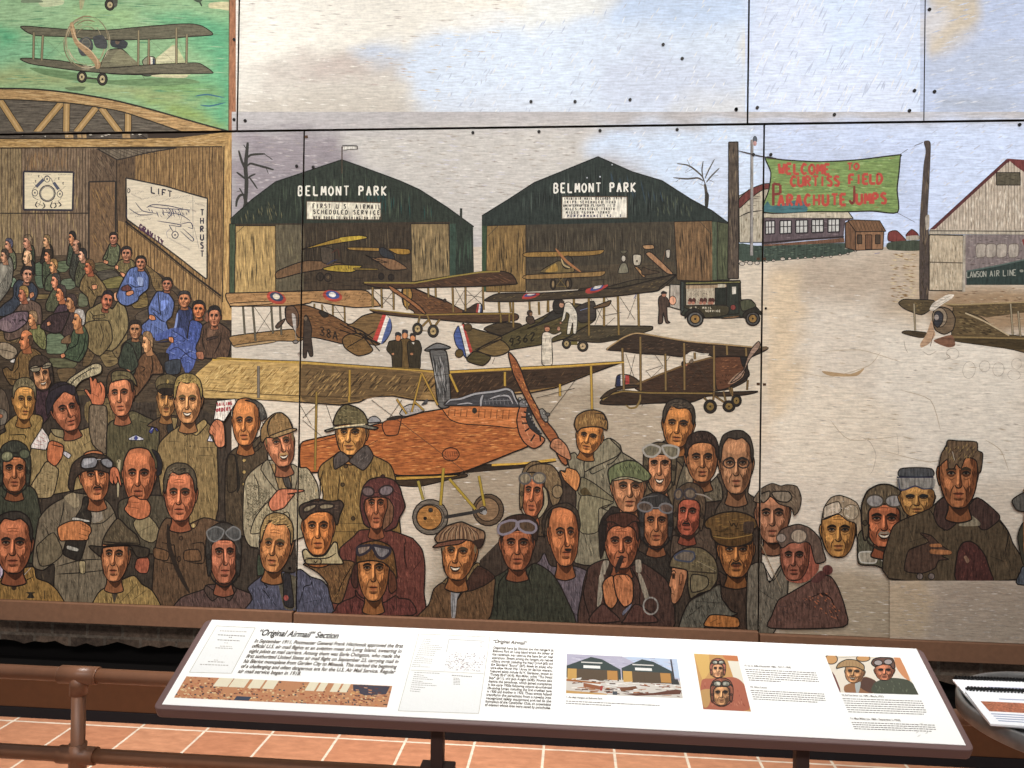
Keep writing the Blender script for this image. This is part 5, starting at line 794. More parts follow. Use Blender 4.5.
P('520,60 600,20 650,110 600,140', '8a7c60'); P('740,180 800,120 830,230 750,260', '8a8070'); O('640,570 690,570 690,660 650,660', '9a8a64', .7); O('350,400 440,340 510,500 420,590 330,600 300,460', '6b5f48', .8); hatch('330,250 480,200 500,300 440,330 380,460 300,420', '463d2c', 26, .5, (.5, 1), .2, 3)
sub('painted_bottle'); O('672,70 690,50 718,65 712,140 740,210 700,400 660,540 620,560 515,510 540,400 600,240 660,140', '2b2620', 1); O('600,215 720,240 715,255 590,240', 'a8a498', .5); O('550,440 635,465 625,490 545,470', '9a968a', .5); hatch('680,80 710,80 700,240 620,220', '4a4438', 8, .6, (-.2, 1), .3, 5); base()
hand('470,300 560,250 660,245 730,290 738,330 720,360 700,400 560,400 490,400', 'b9733f', .9, ('650,265 725,300', '650,305 735,335', '640,345 720,370', '700,400 640,375'))
S(88, 420, K)
head(100, 580, 300, 560, .35, -4, 'bd7140', hs='sides', hair='2b211b', must='241a14', age=.6)
sub('painted_helmet'); O('-200,700 -160,480 -60,390 60,355 200,380 270,440 280,520 230,560 100,530 -40,550 -120,620 -150,760', '3b2f26', 1); hatch('-150,560 -60,420 100,370 250,450 100,500 -50,530', '5d4c3c', 20, .6, (1, -.3), .15, 6); base()
detail('painted_goggles', lambda: O('-30,400 80,395 115,430 90,500 -10,520 -60,500 -60,440', '77777a', 1.3), lambda: O('150,420 220,405 275,450 270,500 220,510 160,470', '77777a', 1.3), lambda: P('-40,420 60,410 60,450 -30,480', '98989a'), lambda: L('105,420 150,420', '9a9a9c', 2))
man('bald man with a pale cane', '420,830 700,800 900,830 1000,1000 960,1400 500,1400 360,1200 330,900', '4a4334', folds=('420,850 440,1000', '560,850 560,1100'))
S(88, 510, 8); O('370,100 460,20 560,120 580,200 520,260 430,220', '7d7050', .8); L('400,180 540,110', INK, .8); S(88, 420, K)
head(545, 570, 335, 640, -.16, 0, 'b9693c', '2a2420', None, age=.6, light=-1, up=.85)
sub('painted_hair'); O('690,310 760,350 800,450 790,570 740,590 750,450 720,370', '211f22', .8); base()
sub('painted_cane'); L('330,820 335,560 345,430 320,450', 'a89a78', 2.6); base()
hand('250,520 300,495 340,540 370,700 350,690 320,600 330,650 300,690 280,640 280,690 240,640', 'b0633e', .9, ('290,540 320,620', '270,570 290,650'))
S(88, 420, K); hand('430,890 445,830 500,805 560,840 640,850 680,920 660,1020 560,1060 460,1020 400,950', 'b0653c', .9, ('440,870 560,880', '430,920 550,940', '500,770 520,830'))
S(152, 450, K)
man('stern brown-haired man in brown tunic with shoulder belt', '170,720 360,800 560,720 720,760 800,830 830,1800 60,1800 30,1200 80,860', '58422e', folds=('290,820 290,1700', '110,980 220,1010 250,1020 250,1200 110,1180', '420,1000 560,990 560,1200 400,1190'))
S(88, 510, 8); O('535,300 650,330 640,400 540,380', '66492f', .8); O('780,325 890,315 910,400 780,400', '66492f', .8); L('645,110 660,300 730,490 820,660', '2b221b', 4.6); L('690,120 720,170 860,140 910,40', INK, 1); E(850, 122, 16, 16, 'a08a58'); EO(752, 222, 14, 16, '4a3626', .8); EO(735, 388, 14, 20, '4a3626', .8)
S(152, 450, K); head(300, 455, 330, 600, -.2, 0, 'c06c42', '4d4434', 'part', age=.75, light=-1)
S(0, 490, 8)
man('grim older man in a high-collared tan tunic, front corner', '40,660 270,610 300,700 400,740 480,820 500,960 -200,960 -200,720', '8c6a34', folds=('50,690 150,740 280,690', '260,620 280,690', '70,760 90,940'))
E(120, 780, 20, 20, '3c2c1c'); P('215,815 290,815 270,830 285,860 225,860 240,830', '2c261e'); L('365,800 365,870', '2c261e', 2); O('-20,560 20,560 36,660 0,710', 'b8a8b8', .6); L('0,640 20,690', '4a4478', 1.4); L('200,680 255,620', 'b4aeb0', 1.2)
head(112, 420, 285, 490, -.12, 0, 'bb6a40', '37312a', 'thin', age=1)
S(88, 510, 8)
man('scout in a campaign hat and tan shirt', '210,590 370,520 440,590 520,640 590,760 600,860 40,860 90,660', '8f7542', 'painted_shirt', folds=('210,620 190,760', '230,640 280,760', '400,590 260,740', '470,640 360,720'))
P('200,600 250,620 240,680 215,740', '4a4034'); hand('400,390 480,375 500,420 480,500 420,500 380,460', '9a5238', .8)
head(215, 352, 215, 440, -.3, 2, 'c27a48', '30261e', 'sides', age=.4)
sub('painted_hat'); O('15,285 120,290 260,275 400,285 500,310 480,370 400,370 350,290 260,285 130,300 110,370', '383026', 1); O('130,270 150,190 245,65 330,140 400,200 420,275 280,270', '4f4432', 1); hatch('150,250 180,170 245,80 320,150 390,220 400,260', '73654a', 24, .5, (.5, 1), .18, 4); L('135,250 260,262 415,262', '241e18', 1.6); base()
S(176, 530, K)
man('aviator in dark helmet and plum-brown coat', '340,580 600,570 640,610 820,680 900,760 900,900 0,900 60,720 300,630', '55403a', folds=('320,640 400,760', '640,630 560,760')); O('340,590 310,640 390,750 460,690', '4a3a32', .8); O('600,590 650,630 580,750 520,690', '4a3a32', .8)
head(530, 230, 310, 680, .25, 0, 'b06544', hs=None, hat='helmet', hatc='35312c', age=.9, up=.7)
detail('painted_goggles', lambda: O('340,10 430,-40 520,0 490,80 420,120 360,90', '4a4a48', 1.1, '6e6e6c'), lambda: O('540,20 620,-40 690,0 690,80 630,105 570,70', '4a4a48', 1.1, '6e6e6c'))
S(240, 505, K)
man('fair-haired man in a blue-grey suit', '340,690 560,720 650,680 760,760 880,800 960,900 1010,1080 1020,1200 60,1200 140,1000 90,880 200,780', '4b4b5a', 'painted_jacket', folds=('340,700 260,820 300,870 260,900 400,1080', '740,740 770,840 690,870 640,1050', '690,1040 830,1010'), hi=None)
hatch('110,880 330,740 380,1050 160,1050', '74748a', 26, .5, (.2, 1), .2, 4); hatch('660,750 880,820 980,1050 680,1060', '74748a', 30, .5, (.2, 1), .2, 5)
P('380,720 560,740 620,800 590,1090 480,1090 420,860', '57503f'); O('470,730 540,730 560,860 580,1080 480,1060 470,860', '2d2a2c', .8); E(498, 985, 26, 30, '8a4038'); O('200,520 250,560 330,690 200,750 190,620', '3c4434', .8); L('205,330 215,440 230,500', 'a89f84', 2)
head(370, 410, 330, 620, -.35, 6, 'bf7c40', '907648', 'part', age=.7, light=-1)
# ---------------------------------------------------------------- the five men in front of the orange biplane
S(300, 395, 8)
man('man in a wide-brimmed felt hat and tan coat before the orange biplane', '150,640 175,560 270,490 330,450 400,510 530,400 590,480 720,550 770,680 800,1000 780,1320 180,1320 190,800', '7d6232', folds=('330,600 310,780 300,1010', '640,570 630,640', '190,600 165,700 170,800', '130,1020 780,1030', '130,1090 780,1090', '580,540 560,640'))
hatch('140,650 300,560 700,570 760,1000 120,1000', 'b39350', 70, .6, (.1, 1), .12, 7); hatch('140,650 300,560 700,570 760,1000 120,1000', '3d2e16', 60, .6, (.1, 1), .12, 8)
for x, y in ((370, 568), (345, 715), (430, 985)): EO(x, y, 15, 15, '4a3a22', .8)
head(398, 300, 240, 365, -.42, 0, 'cd8f40', '4a3a28', 'sides', smile=.4, age=.6)
sub('painted_collar'); O('330,450 275,500 280,590 330,570 400,520 390,490', '4d4540', .9); O('400,520 530,400 590,480 560,550 510,600 440,560', '4d4540', .9); hatch('410,520 530,420 580,480 510,590', '726860', 14, .5, (.6, -1), .2, 9)
sub('painted_hat'); O('275,240 285,170 320,110 370,75 460,100 520,150 545,235 400,232', '5f5638', 1.1); hatch('285,230 300,160 370,85 500,140 535,225', '857a52', 30, .6, (1, .2), .14, 4); hatch('285,230 300,160 370,85 500,140 535,225', '38321e', 26, .6, (1, .2), .14, 5); O('200,285 270,262 300,256 520,235 560,245 630,262 600,275 540,268 480,256 300,272 230,293', '6b6858', 1); P('280,258 400,240 520,228 512,240 400,250 290,266', 'c6b78e'); base()
S(340, 465, K)
man('aviator in dark red helmet and red-brown coat, the rear of two', '0,950 20,870 150,760 230,690 520,690 760,770 790,790 880,900 910,1070 900,1350 860,1600 -40,1600', '5f332a', folds=('520,760 500,900', '700,780 690,950 720,1100', '880,1000 760,1150', '60,900 70,1050', '120,860 130,1040'))
hatch('30,900 250,720 760,790 890,1000 860,1500 0,1500', '8a5342', 60, .5, (.2, 1), .07, 6)
head(392, 405, 245, 550, .02, 0, 'ab633a', hs=None, ears=0, age=.8)
sub('painted_helmet'); O('220,440 235,300 260,220 330,150 460,125 580,160 640,230 670,330 700,440 640,560 600,660 480,700 520,520 510,355 380,340 275,370 265,480 330,660 260,620', '542e2a', 1.1); hatch('250,300 330,160 460,135 640,240 660,420 600,600 540,560 520,350 300,350', '7d4a40', 30, .6, (.6, 1), .12, 3); EO(462, 118, 20, 18, '3a2422', .8); O('512,350 575,440 560,600 460,690 475,560 510,450', '6c4b34', .8); base()
detail('painted_goggles', lambda: EO(305, 280, 66, 50, '5c4c4a', 1.6, '2a2020', 10), lambda: EO(497, 270, 76, 54, '6e6264', 1.6, '2a2020', -15), lambda: L('370,290 425,290', '2a2020', 2), lambda: L('570,270 660,320', '2a2020', 1.6))
S(290, 470, K)
man('aviator with goggles on a flat cap and a pale buckled collar', '150,1000 250,960 620,960 700,1000 640,1150 560,1400 450,1400 400,1200 300,1090 180,1020', '65482a', folds=('680,1000 560,1200 490,1400',)); hatch('260,1000 660,1000 540,1380 450,1350 400,1180', '8a6638', 30, .6, (.4, -1), .1, 4)
head(305, 595, 320, 625, -.05, 0, 'cb7a33', '4a3020', 'sides', age=.9)
sub('painted_cap'); O('110,390 160,350 300,325 460,330 540,320 580,370 540,470 520,560 500,580 470,490 410,445 300,440 220,470 150,530 110,470', '3b2f27', 1.1); hatch('120,400 300,335 560,340 520,540 400,430 150,500', '5c4b3e', 20, .6, (1, .1), .14, 4); base()
detail('painted_goggles', lambda: O('150,410 200,370 285,362 275,400 205,440 160,445', '7c7058', 1.6, '2a221e'), lambda: O('320,375 400,350 475,370 460,402 380,418 330,412', '7c7058', 1.6, '2a221e'), lambda: L('140,400 300,360 480,365', '2a221e', 1))
S(290, 530, K); sub('painted_collar'); O('140,230 180,200 260,275 380,262 470,130 510,140 525,250 570,330 560,358 350,358 180,352', 'a5966f', 1.1); L('175,290 330,300 420,290 500,240', INK, 1.2); O('180,305 330,305 330,355 185,352', '8d7c58', .8); L('265,320 280,345 300,320', INK, 1); base()
S(330, 535, K)
man('aviator with brown helmet and red collar, the nearer of two, goggles up', '60,800 90,740 150,700 270,650 280,580 340,660 560,720 700,640 740,670 860,690 890,850 60,850', '5c302a', folds=('270,580 290,650 430,740', '250,660 240,780', '700,640 690,720', '860,690 850,800')); L('715,570 712,800', '3a241c', 2.4)
head(468, 345, 330, 715, .0, 0, 'be7838', hs=None, age=.9, smile=.3, ears=0, up=.7)
sub('painted_helmet'); O('285,290 300,120 420,65 530,60 640,110 690,200 720,460 655,390 630,330 560,285 440,268 310,285', '60411f', 1.1); O('260,320 300,330 300,540 260,555 230,470', '40251d', .8); O('640,370 700,430 720,560 660,620 630,560', '54301f', .8); hatch('300,270 310,130 520,70 660,140 700,380 560,270', '8a6234', 26, .6, (.6, 1), .12, 3); base()
detail('painted_goggles', lambda: O('300,125 440,105 430,150 380,190 310,210', '7d6d60', 2, '2c2830'), lambda: O('460,108 560,122 640,140 640,190 570,245 510,220', '757070', 2.2, '2c2830'))
# ================================================================= the right board: field entrance, sheds, parked aeroplane
fig('painted_shed', 'long low building with five windows'); G(.3, 0); S(730, 190, 8)
O('70,50 150,5 260,-20 310,-20 320,180 310,420 75,420', 'b1a893', .7, sm=0); hatch('80,60 250,0 250,210 80,200', '6a6252', 14, .6, (1, -.1), .3, 3); hatch('80,215 240,200 240,410 80,410', '7a7058', 14, .7, (0, 1), .3, 4); L('75,215 150,180 260,165', INK, 1.1)
O('70,75 150,0 260,-45 320,-50 320,-10 260,0 160,70 70,150', '6a332e', .7)
O('262,185 940,170 985,230 262,225', 'bdb39c', .8, sm=0); hatch('270,188 940,178 960,220 270,220', '8a8068', 14, .5, (1, 0), .1, 5)
P('262,225 985,230 920,250 905,385 600,405 262,440', '5b4e52', 0); hatch('270,230 910,240 900,380 270,420', '7d7074', 24, .7, (1, -.02), .1, 6); L('262,425 600,395 910,375', '2a2224', 1.6, 0, 1); P('262,440 910,385 915,420 262,455', '6d4c38', 0)
sub('painted_window')
for x, y, w in ((282, 250, 75), (398, 247, 92), (525, 243, 95), (652, 238, 95), (782, 235, 92)):
    O([(x, y), (x+w, y-3), (x+w, y+100), (x, y+105)], 'bcbcb8', 1, '262024', 0); L([(x+w*.33, y), (x+w*.33, y+103)], '262024', .9, 0, 1); L([(x+w*.66, y), (x+w*.66, y+102)], '262024', .9, 0, 1); L([(x, y+48), (x+w, y+46)], '262024', .9, 0, 1)
base()
fig('painted_lawn', 'dark grass strip edged with white stones'); P('70,430 262,450 910,425 915,470 1010,480 900,520 600,550 262,575 75,565', '3c4a40'); hatch('80,450 900,430 900,500 262,560', '5a6a58', 40, .7, (1, -.05), .05, 7); hatch('80,450 900,430 900,500 262,560', '252f2a', 40, .7, (1, -.05), .05, 8)
sub('painted_stones')
for x, y, r in ((95, 590, 22), (130, 575, 12), (160, 585, 22), (215, 585, 20), (290, 572, 12), (345, 565, 13), (420, 553, 20), (475, 550, 14), (540, 547, 12), (600, 542, 11), (672, 543, 14), (735, 535, 11), (803, 533, 12), (878, 520, 12), (940, 510, 12), (1000, 490, 10)): EO(x, y, r, r*.7, 'b9b0a2', .6)
fig('painted_sentry_box', 'small brown huts beside the entrance road'); S(768, 120, 4)
O('308,412 330,402 348,420 348,522 308,512', '6f5038', .7, sm=0); L('328,420 328,512', '3a2a20', .7); O('348,446 462,444 458,518 348,522', '8a6648', .7, sm=0); O('318,404 335,400 445,404 470,446 350,448', '75553a', .7, sm=0)
for k in range(9): L([(335+k*13, 404), (352+k*13, 444)], '4a3624', .5, 0, 1)
O('356,460 374,460 374,496 356,496', '4a3a2c', .6, sm=0); O('388,460 414,460 414,518 388,518', '6a4a34', .6, sm=0); O('428,460 447,460 447,496 428,496', '4a3a2c', .6, sm=0); L('425,535 445,532', '4a5a9a', 1.3)
S(896, 225, 8); O('-60,60 0,45 60,100 75,130 -60,130', '713430', .6); O('75,90 125,35 180,85', '6f302d', .6); P('85,90 180,85 180,120 85,120', 'a59c8c'); P('-60,140 185,125 185,205 -60,200', '3e4638')
L('105,285 138,290', 'c9c5bc', 1.4); L('110,320 130,322', 'c9c5bc', 1.2)
fig('painted_post', 'brown banner post with a lamp pole beside it'); G(.35, 0); S(720, 120, 8)
O('68,180 142,178 148,700 146,1270 60,1270 66,700', '51453a', .8, sm=0); hatch('75,190 138,190 142,1250 66,1250', '75654f', 20, .8, (0, 1), .12, 9); hatch('75,190 138,190 142,1250 66,1250', '2f2720', 20, .8, (0, 1), .12, 10)
sub('painted_lamp_pole'); P('245,160 266,160 262,1085 240,1085', '8c8884', 0); L('245,160 240,1085', '55504c', .6, 0, 1); EO(278, 158, 16, 26, '5c6470', .5); E(278, 190, 14, 20, 'c89a94')
fig('painted_post', 'weathered brown post between banner and barn'); S(896, 140, 8)
P('220,15 260,8 275,40 270,200 260,420 250,600 260,760 255,1285 185,1285 185,720 192,560 205,380 218,200 235,90', '4a3f39'); hatch('230,40 265,40 255,600 250,1270 190,1270 200,500', '6e5e4a', 20, .8, (0, 1), .1, 11); hatch('188,700 250,700 250,1270 190,1270', '3a3020', 16, .8, (0, 1), .1, 12); P('230,620 262,600 262,700 235,720', 'a39a8c')
fig('painted_banner', 'green painted banner with red lettering'); G(.3, 1); S(720, 120, 8)
O('362,300 500,320 800,335 1100,320 1430,280 1440,300 1430,420 1415,560 1420,740 1220,730 1000,735 700,735 350,740 390,560 405,420', '76904f', 1)
for c, n, sd in (('98b070', 60, 13), ('5f8048', 60, 14), ('8a7c48', 14, 15)): hatch('380,320 800,345 1420,300 1405,730 365,730 400,500', c, n, 1, (1, 0), .06, sd)
P('352,735 380,650 420,690 640,640 690,735', '3e6a70')
L('142,248 250,275 360,300 500,322', '3c3430', 1.1); L('1430,282 1500,235', '4c4038', 1.2); L('1550,210 1620,180', '4c4038', 1.2); L('1410,740 1560,820', '4c4038', 1)
sub('painted_lettering'); R_ = 'b54436'
letters('WELCOME', 470, 350, 48, 80, R_, 2.7, 61, 1); letters('TO', 1018, 350, 42, 52, R_, 2.2, 55, -3)
letters('CURTISS', 568, 452, 48, 78, R_, 2.7, 57.5, 0); letters('FIELD', 1032, 440, 48, 76, R_, 2.7, 56, -2)
letters('P', 425, 510, 80, 175, '7c342c', 2.7, 1, 0); letters('ARACHUTE', 466, 602, 52, 86, R_, 2.9, 71, -1); letters('J', 1030, 530, 60, 140, '7c342c', 2.7, 1, 0); letters('UMPS', 1092, 590, 50, 84, R_, 2.9, 65, -1)
L('1022,530 1080,530', '7c342c', 2); base()
fig('painted_barn', 'pale plank barn with a dark red roof edge'); G(.3, 0); S(896, 140, 8)
P('270,718 885,165 1000,160 1300,160 1900,600 1900,740 270,740', 'b9ab98', 0)
for i in range(34):
    x = 300+i*23; L([(x, max(180, 718-(x-270)*.9 if x < 885 else 180)), (x+2, 718)], random.choice(['7e7264', '94887a', '6c6258']), .6, 0, 1)
hatch('320,710 885,180 1010,200 1020,715', 'd9cfbd', 50, .9, (0, 1), .12, 16); hatch('320,710 885,180 1010,200 1020,715', '968874', 40, .8, (0, 1), .12, 17)
O('800,262 990,262 992,362 802,362', '57503f', .7, sm=0); hatch('805,268 985,268 985,358 805,358', '3e382c', 14, .6, (1, 0), .3, 18)
P('270,718 880,155 905,150 905,180 885,185 310,715', '572c2c', 0); P('885,150 1030,160 1300,160 1600,700 1300,560 1030,262 960,215', '682f2d', 0); L('265,720 880,156', '3c2222', 1)
sub('painted_barn_interior'); S(896, 225, 8); P('550,80 1500,80 1500,480 550,480', '7c706e', 0); hatch('560,90 1020,90 1020,300 560,350', '9a8f8a', 30, .8, (1, -.05), .1, 19); hatch('560,90 1020,90 1020,300 560,350', '5c5250', 30, .8, (1, -.05), .1, 20)
for x in (640, 720, 805, 900): O([(x, 160), (x+74, 158), (x+70, 250), (x, 258)], 'a2988c', .6, '6a6058')
P('1005,120 1030,115 1030,165 1015,160', '7a3430'); P('560,375 800,330 1030,280 1500,200 1500,480 560,480', '2c3a36', 0); L('560,372 800,328 1030,278', '52625c', 1.4, 0, 1)
letters('LAWSON AIR LINE', 562, 376, 26, 46, '9a9c90', .9, 26.5, -1.2); E(1000, 368, 16, 12, '8a8c80')
sub('painted_barn_door'); O('262,80 535,85 530,528 262,525', 'b5a68c', .8, sm=0); hatch('270,95 525,95 525,515 270,515', '857760', 40, .6, (.1, 1), .15, 21); hatch('270,95 525,95 525,515 270,515', 'd2c6ae', 30, .6, (.1, 1), .15, 22); L('262,298 532,305', '5a5042', 1.1, 0, 1); P('535,85 552,80 550,535 525,535', 'a59c8c', 0); P('262,50 1500,55 1500,80 262,75', 'b1a794', 0); L('262,48 1500,54', '3c342c', 1, 0, 1)
base()
fig('painted_ground_patch', 'brown trodden ground before the barn'); G(.3, 1); hatch('-60,220 175,230 175,590 -60,640', '8c7048', 50, .9, (1, .1), .14, 23); hatch('-60,220 175,230 175,590 -60,640', 'c9b894', 50, .9, (1, .1), .14, 24)
hatch('270,540 1030,490 1030,900 300,880', '7a6046', 50, .8, (1, 0), .08, 25); hatch('270,540 1030,490 1030,900 300,880', 'b8a284', 50, .8, (1, 0), .08, 26); 
fig('painted_biplane', 'unfinished brown aeroplane with a blurred propeller'); G(.35, 1); S(896, 280, 8)
O('440,450 460,200 560,260 680,300 900,440 1500,470 1500,700 940,560 680,520 470,490', '5d4c30', .6); hatch('460,230 880,440 480,450', '7c6a44', 30, .9, (1, .3), .12, 27); hatch('460,230 880,440 480,450', '382c1a', 26, .9, (1, .3), .12, 28); P('470,470 1500,490 1500,560 940,555 680,520', '43361f'); L('420,455 1030,470', '8a7448', 1.4, 0, 1); L('550,265 700,330 900,445', 'b8a582', 1.4, 1, 1)
P('300,480 440,440 470,520 420,540 330,510', '7c5640')
sub('painted_upper_wing'); O('18,180 60,155 140,158 300,165 280,230 200,280 80,240 30,205', '54472f', .7); P('360,190 480,198 1030,185 1500,160 1500,250 1030,260 720,300 600,270 480,230', '5a4a30', 0); hatch('380,200 1030,195 1030,250 700,290 480,225', '7a663e', 30, .8, (1, .1), .06, 29); L('360,190 500,198 1030,178', 'a08a60', 1.3, 0, 1); hatch('40,180 280,175 200,270', '75633e', 16, .8, (1, .2), .14, 30)
sub('painted_lower_wing'); O('45,425 80,405 230,420 300,450 180,460', '473a26', .6)
sub('painted_engine'); O('300,240 360,215 430,240 470,310 450,400 380,435 310,400 290,320', '6c5a44', .8); EO(345, 300, 60, 78, '8c7c66', .8); O('305,265 340,248 372,280 365,340 330,380 300,350', '35353a', .7); E(320, 300, 18, 22, '9a8e86')
sub('painted_struts'); struts(('140,190 150,405', '912,190 930,440', '972,250 990,450'), '9a8c70', 1.3)
sub('painted_propeller'); P('275,210 300,180 400,120 460,118 440,150 360,200 300,245 265,240', 'cfc6b6'); L('290,200 440,125', '8a7c6a', 1); L('300,225 400,165', '7a6c5a', 1); P('280,320 300,400 310,440 260,510 200,540 190,510 240,430', 'b59474'); L('300,420 270,530', '6a4a38', 1.6)
fig('painted_pencil_sketch', 'faint pencil circles of unfinished heads'); S(896, 280, 8)
for x, y, a, b in ((580, 720, 50, 68), (705, 690, 42, 44), (815, 715, 45, 55), (960, 670, 40, 44), (450, 590, 50, 44), (940, 760, 50, 40)):
    p = smooth(pp(ell(x, y, a, b, 8)), True, 2); ribbon(p, .45, 'b0a596', True)
L('60,480 70,540 90,580', 'aaa090', .7); L('210,570 260,600 320,570', 'aaa090', .7); L('400,590 430,620 380,640', '9a9080', .8)
S(850, 430, 8)
ribbon(smooth(pp('0,80 80,55 160,100 205,200 180,320 150,360'), False), .6, 'b3a796'); ribbon(smooth(pp('370,20 380,100 385,200'), False), .5, 'b3a796')
# ---------------------------------------------------------------- men at the right of the seam, front rows
fig('painted_men_behind', 'dark coats between the front-row men'); G(.45, 0); S(0, 0, 1)
P('580,470 640,470 700,480 762,500 762,640 470,640 480,560 520,520 560,470', '3b3027', 0); hatch('590,480 760,500 760,630 490,630 530,530', '5a4a38', 60, .7, (.1, 1), .06, 51); hatch('590,480 760,500 760,630 490,630 530,530', '241c15', 60, .7, (.1, 1), .06, 52)
S(500, 370, 8)
man('man in grey-green hooded coat and fur cap swinging the propeller', '840,590 880,545 960,600 980,660 1100,740 1150,900 1110,1100 1000,1300 990,1540 600,1540 590,1250 610,1000 560,800 540,690 600,660 640,720 690,680 760,650', '77705a', folds=('690,690 670,900 640,1100', '970,660 900,740 850,760', '860,740 810,900', '640,1020 760,1080 900,1140', '780,760 720,800 740,830 840,780'), hi=None)
S(560, 400, K); O('280,570 500,410 560,440 650,540 600,600 480,660 340,720 260,760', '7d765e', .9); S(520, 460, K); O('660,180 780,240 900,330 1000,420 900,510 740,440 620,350 640,260', '6e674e', .8); P('640,330 700,290 780,400 700,410', '4a3e24'); O('650,380 1000,450 840,520 830,760 640,760', '7a7358', .7)
S(560, 400, K); head(300, 385, 270, 380, -.3, 10, 'c67f34', '4a3a26', 'sides', smile=.3, age=.6)
sub('painted_fur_cap'); O('150,260 180,170 260,120 360,105 460,140 505,230 500,320 430,290 330,285 230,300 185,335', '7a5a30', 1); hatch('165,250 250,130 440,140 490,280 300,275 190,310', 'a98448', 30, .6, (.1, 1), .2, 5); hatch('400,130 490,200 495,300 420,280', '2e2418', 16, .7, (.1, 1), .3, 6); L('370,140 460,150 490,220', INK, 1); base()
S(500, 370, 8); hand('420,560 470,545 530,600 565,680 560,720 480,680 430,640 400,610', 'a8704c', .9, ('430,590 500,600', '430,620 500,630', '440,575 500,575')); S(520, 460, K); hand('430,110 480,130 500,80 600,110 640,180 630,270 600,330 540,280 470,210', 'bc7a40', .9, ('500,80 550,130', '440,130 490,180', '450,180 490,200'))
S(640, 390, K)
man('young man with high forehead standing behind two others', '270,540 440,600 480,700 420,900 240,900 200,620', '4f4432'); head(400, 360, 320, 500, -.12, 5, 'c07a34', '3f362c', 'part', age=.35, ears=1)
man('aviator with goggles on a soft helmet at the back', '60,760 400,760 520,1000 500,1300 100,1300 20,1000', '5a4c38'); S(590, 450, K)
head(740, 140, 290, 620, -.05, 0, 'c07f50', hs=None, hat='helmet', hatc='4f4634', smile=.8, age=.8, up=.55)
detail('painted_goggles', lambda: O('560,-10 640,-60 740,-30 740,20 680,70 600,60', '6a6450', 1.6, '9a968c'), lambda: O('770,-40 860,-50 940,-20 930,60 870,85 800,40', '6a6450', 1.6, '9a968c'))
S(680, 425, K)
man('square-faced man with dark wavy hair', '40,420 120,560 280,640 400,540 450,640 440,800 -40,800', '5b5342'); P('60,440 140,600 110,640 60,560', '8a7a60'); head(235, 345, 330, 530, .1, 0, 'a86c3c', '33261f', 'short', smile=.3, age=.6)
man('bespectacled man with long neck', '400,520 440,640 450,780 380,900 400,1000 830,1000 820,800 720,720 730,560', '4c4033'); head(595, 400, 340, 670, 0, 0, 'aa774e', '3a322a', 'thin', age=.5)
detail('painted_spectacles', lambda: ribbon(pp(ell(520, 405, 62, 52)), 1.4, '2b2622', True), lambda: ribbon(pp(ell(672, 405, 60, 52)), 1.4, '2b2622', True), lambda: L('425,385 460,380', '2b2622', 1.3), lambda: L('582,395 612,395', '2b2622', 1.3), lambda: L('732,400 765,405', '2b2622', 1.3))
S(590, 450, K)
man('man in a green flat cap with dark coat', '250,600 420,660 480,760 300,900 100,900 120,740 200,640', '2e2721'); head(420, 385, 340, 560, .2, 0, 'b87c50', '5a4632', 'sides', age=.7)
sub('painted_cap'); O('190,260 200,200 270,150 400,108 500,125 580,190 650,270 620,320 540,330 440,295 330,290 240,320 215,370', '5f6644', 1); hatch('200,260 280,160 420,115 560,200 630,280 440,280 250,290', '7f8458', 24, .7, (.3, 1), .16, 7); hatch('200,260 280,160 420,115 560,200 630,280 440,280 250,290', '363c26', 24, .7, (.3, 1), .16, 8); O('230,320 330,285 440,290 560,325 530,345 400,305 260,325', '8c8468', .8); base()
S(520, 460, K)
man('aviator in padded tan helmet with round earpiece', '60,580 200,620 260,540 320,640 300,800 0,800', '4a3c2c'); head(135, 325, 250, 560, -.3, 4, 'b8693c', hs=None, hat='helmet', hatc='6b573a', age=.7, up=.85)
sub('painted_helmet'); O('70,130 110,70 200,40 330,50 400,120 440,220 450,330 420,440 360,500 320,420 300,330 260,270 270,160 150,130', '6e5a3e', 1); hatch('90,120 200,50 340,60 430,230 420,430 330,420 280,260 270,160', '8c7650', 26, .7, (.6, 1), .14, 9); EO(400, 335, 58, 70, '7d6a4c', 1); O('240,280 290,330 300,470 250,570 200,620 190,590 250,480 255,380', '93886c', .8); base()
detail('painted_goggles', lambda: EO(55, 195, 62, 58, '82765e', 1.8, '55524e'), lambda: EO(205, 190, 66, 56, '8a7e66', 1.8, '55524e'), lambda: L('115,190 140,190', '9a968c', 2))
S(480, 500, K)
man('man with swept-back hair, dark shirt and grey collar', '690,560 760,700 1000,700 1150,760 1200,900 1100,1300 700,1300 560,760 640,640', '5c5258', 'painted_shirt', folds=('680,600 740,760', '980,720 1050,760'))
head(915, 345, 310, 720, .42, -2, 'b96c38', '3a3026', None, age=.55, light=-1, up=.85)
sub('painted_hair'); O('690,400 660,250 700,130 800,50 940,30 1040,110 1070,260 1050,330 1030,180 960,100 850,70 760,100 710,180 695,280', '3a3026', .9); base()
P('905,515 975,515 965,545 920,545', '1e1814')
man('aviator with pushed-up goggles in a dark green coat', '260,760 330,710 440,760 580,670 720,740 800,820 900,1000 1000,1400 0,1400 -80,1100 60,880', '343529', folds=('300,760 200,900 180,1300', '560,680 520,800 540,900', '120,1000 100,1300', '280,860 300,1300')); head(400, 455, 340, 590, .05, 0, 'a85f35', '2a1e18', 'sides', age=.8)
sub('painted_helmet'); O('190,330 200,260 300,180 420,150 540,170 620,260 610,420 570,410 540,350 400,320 260,370 240,400', '33241d', 1); base()
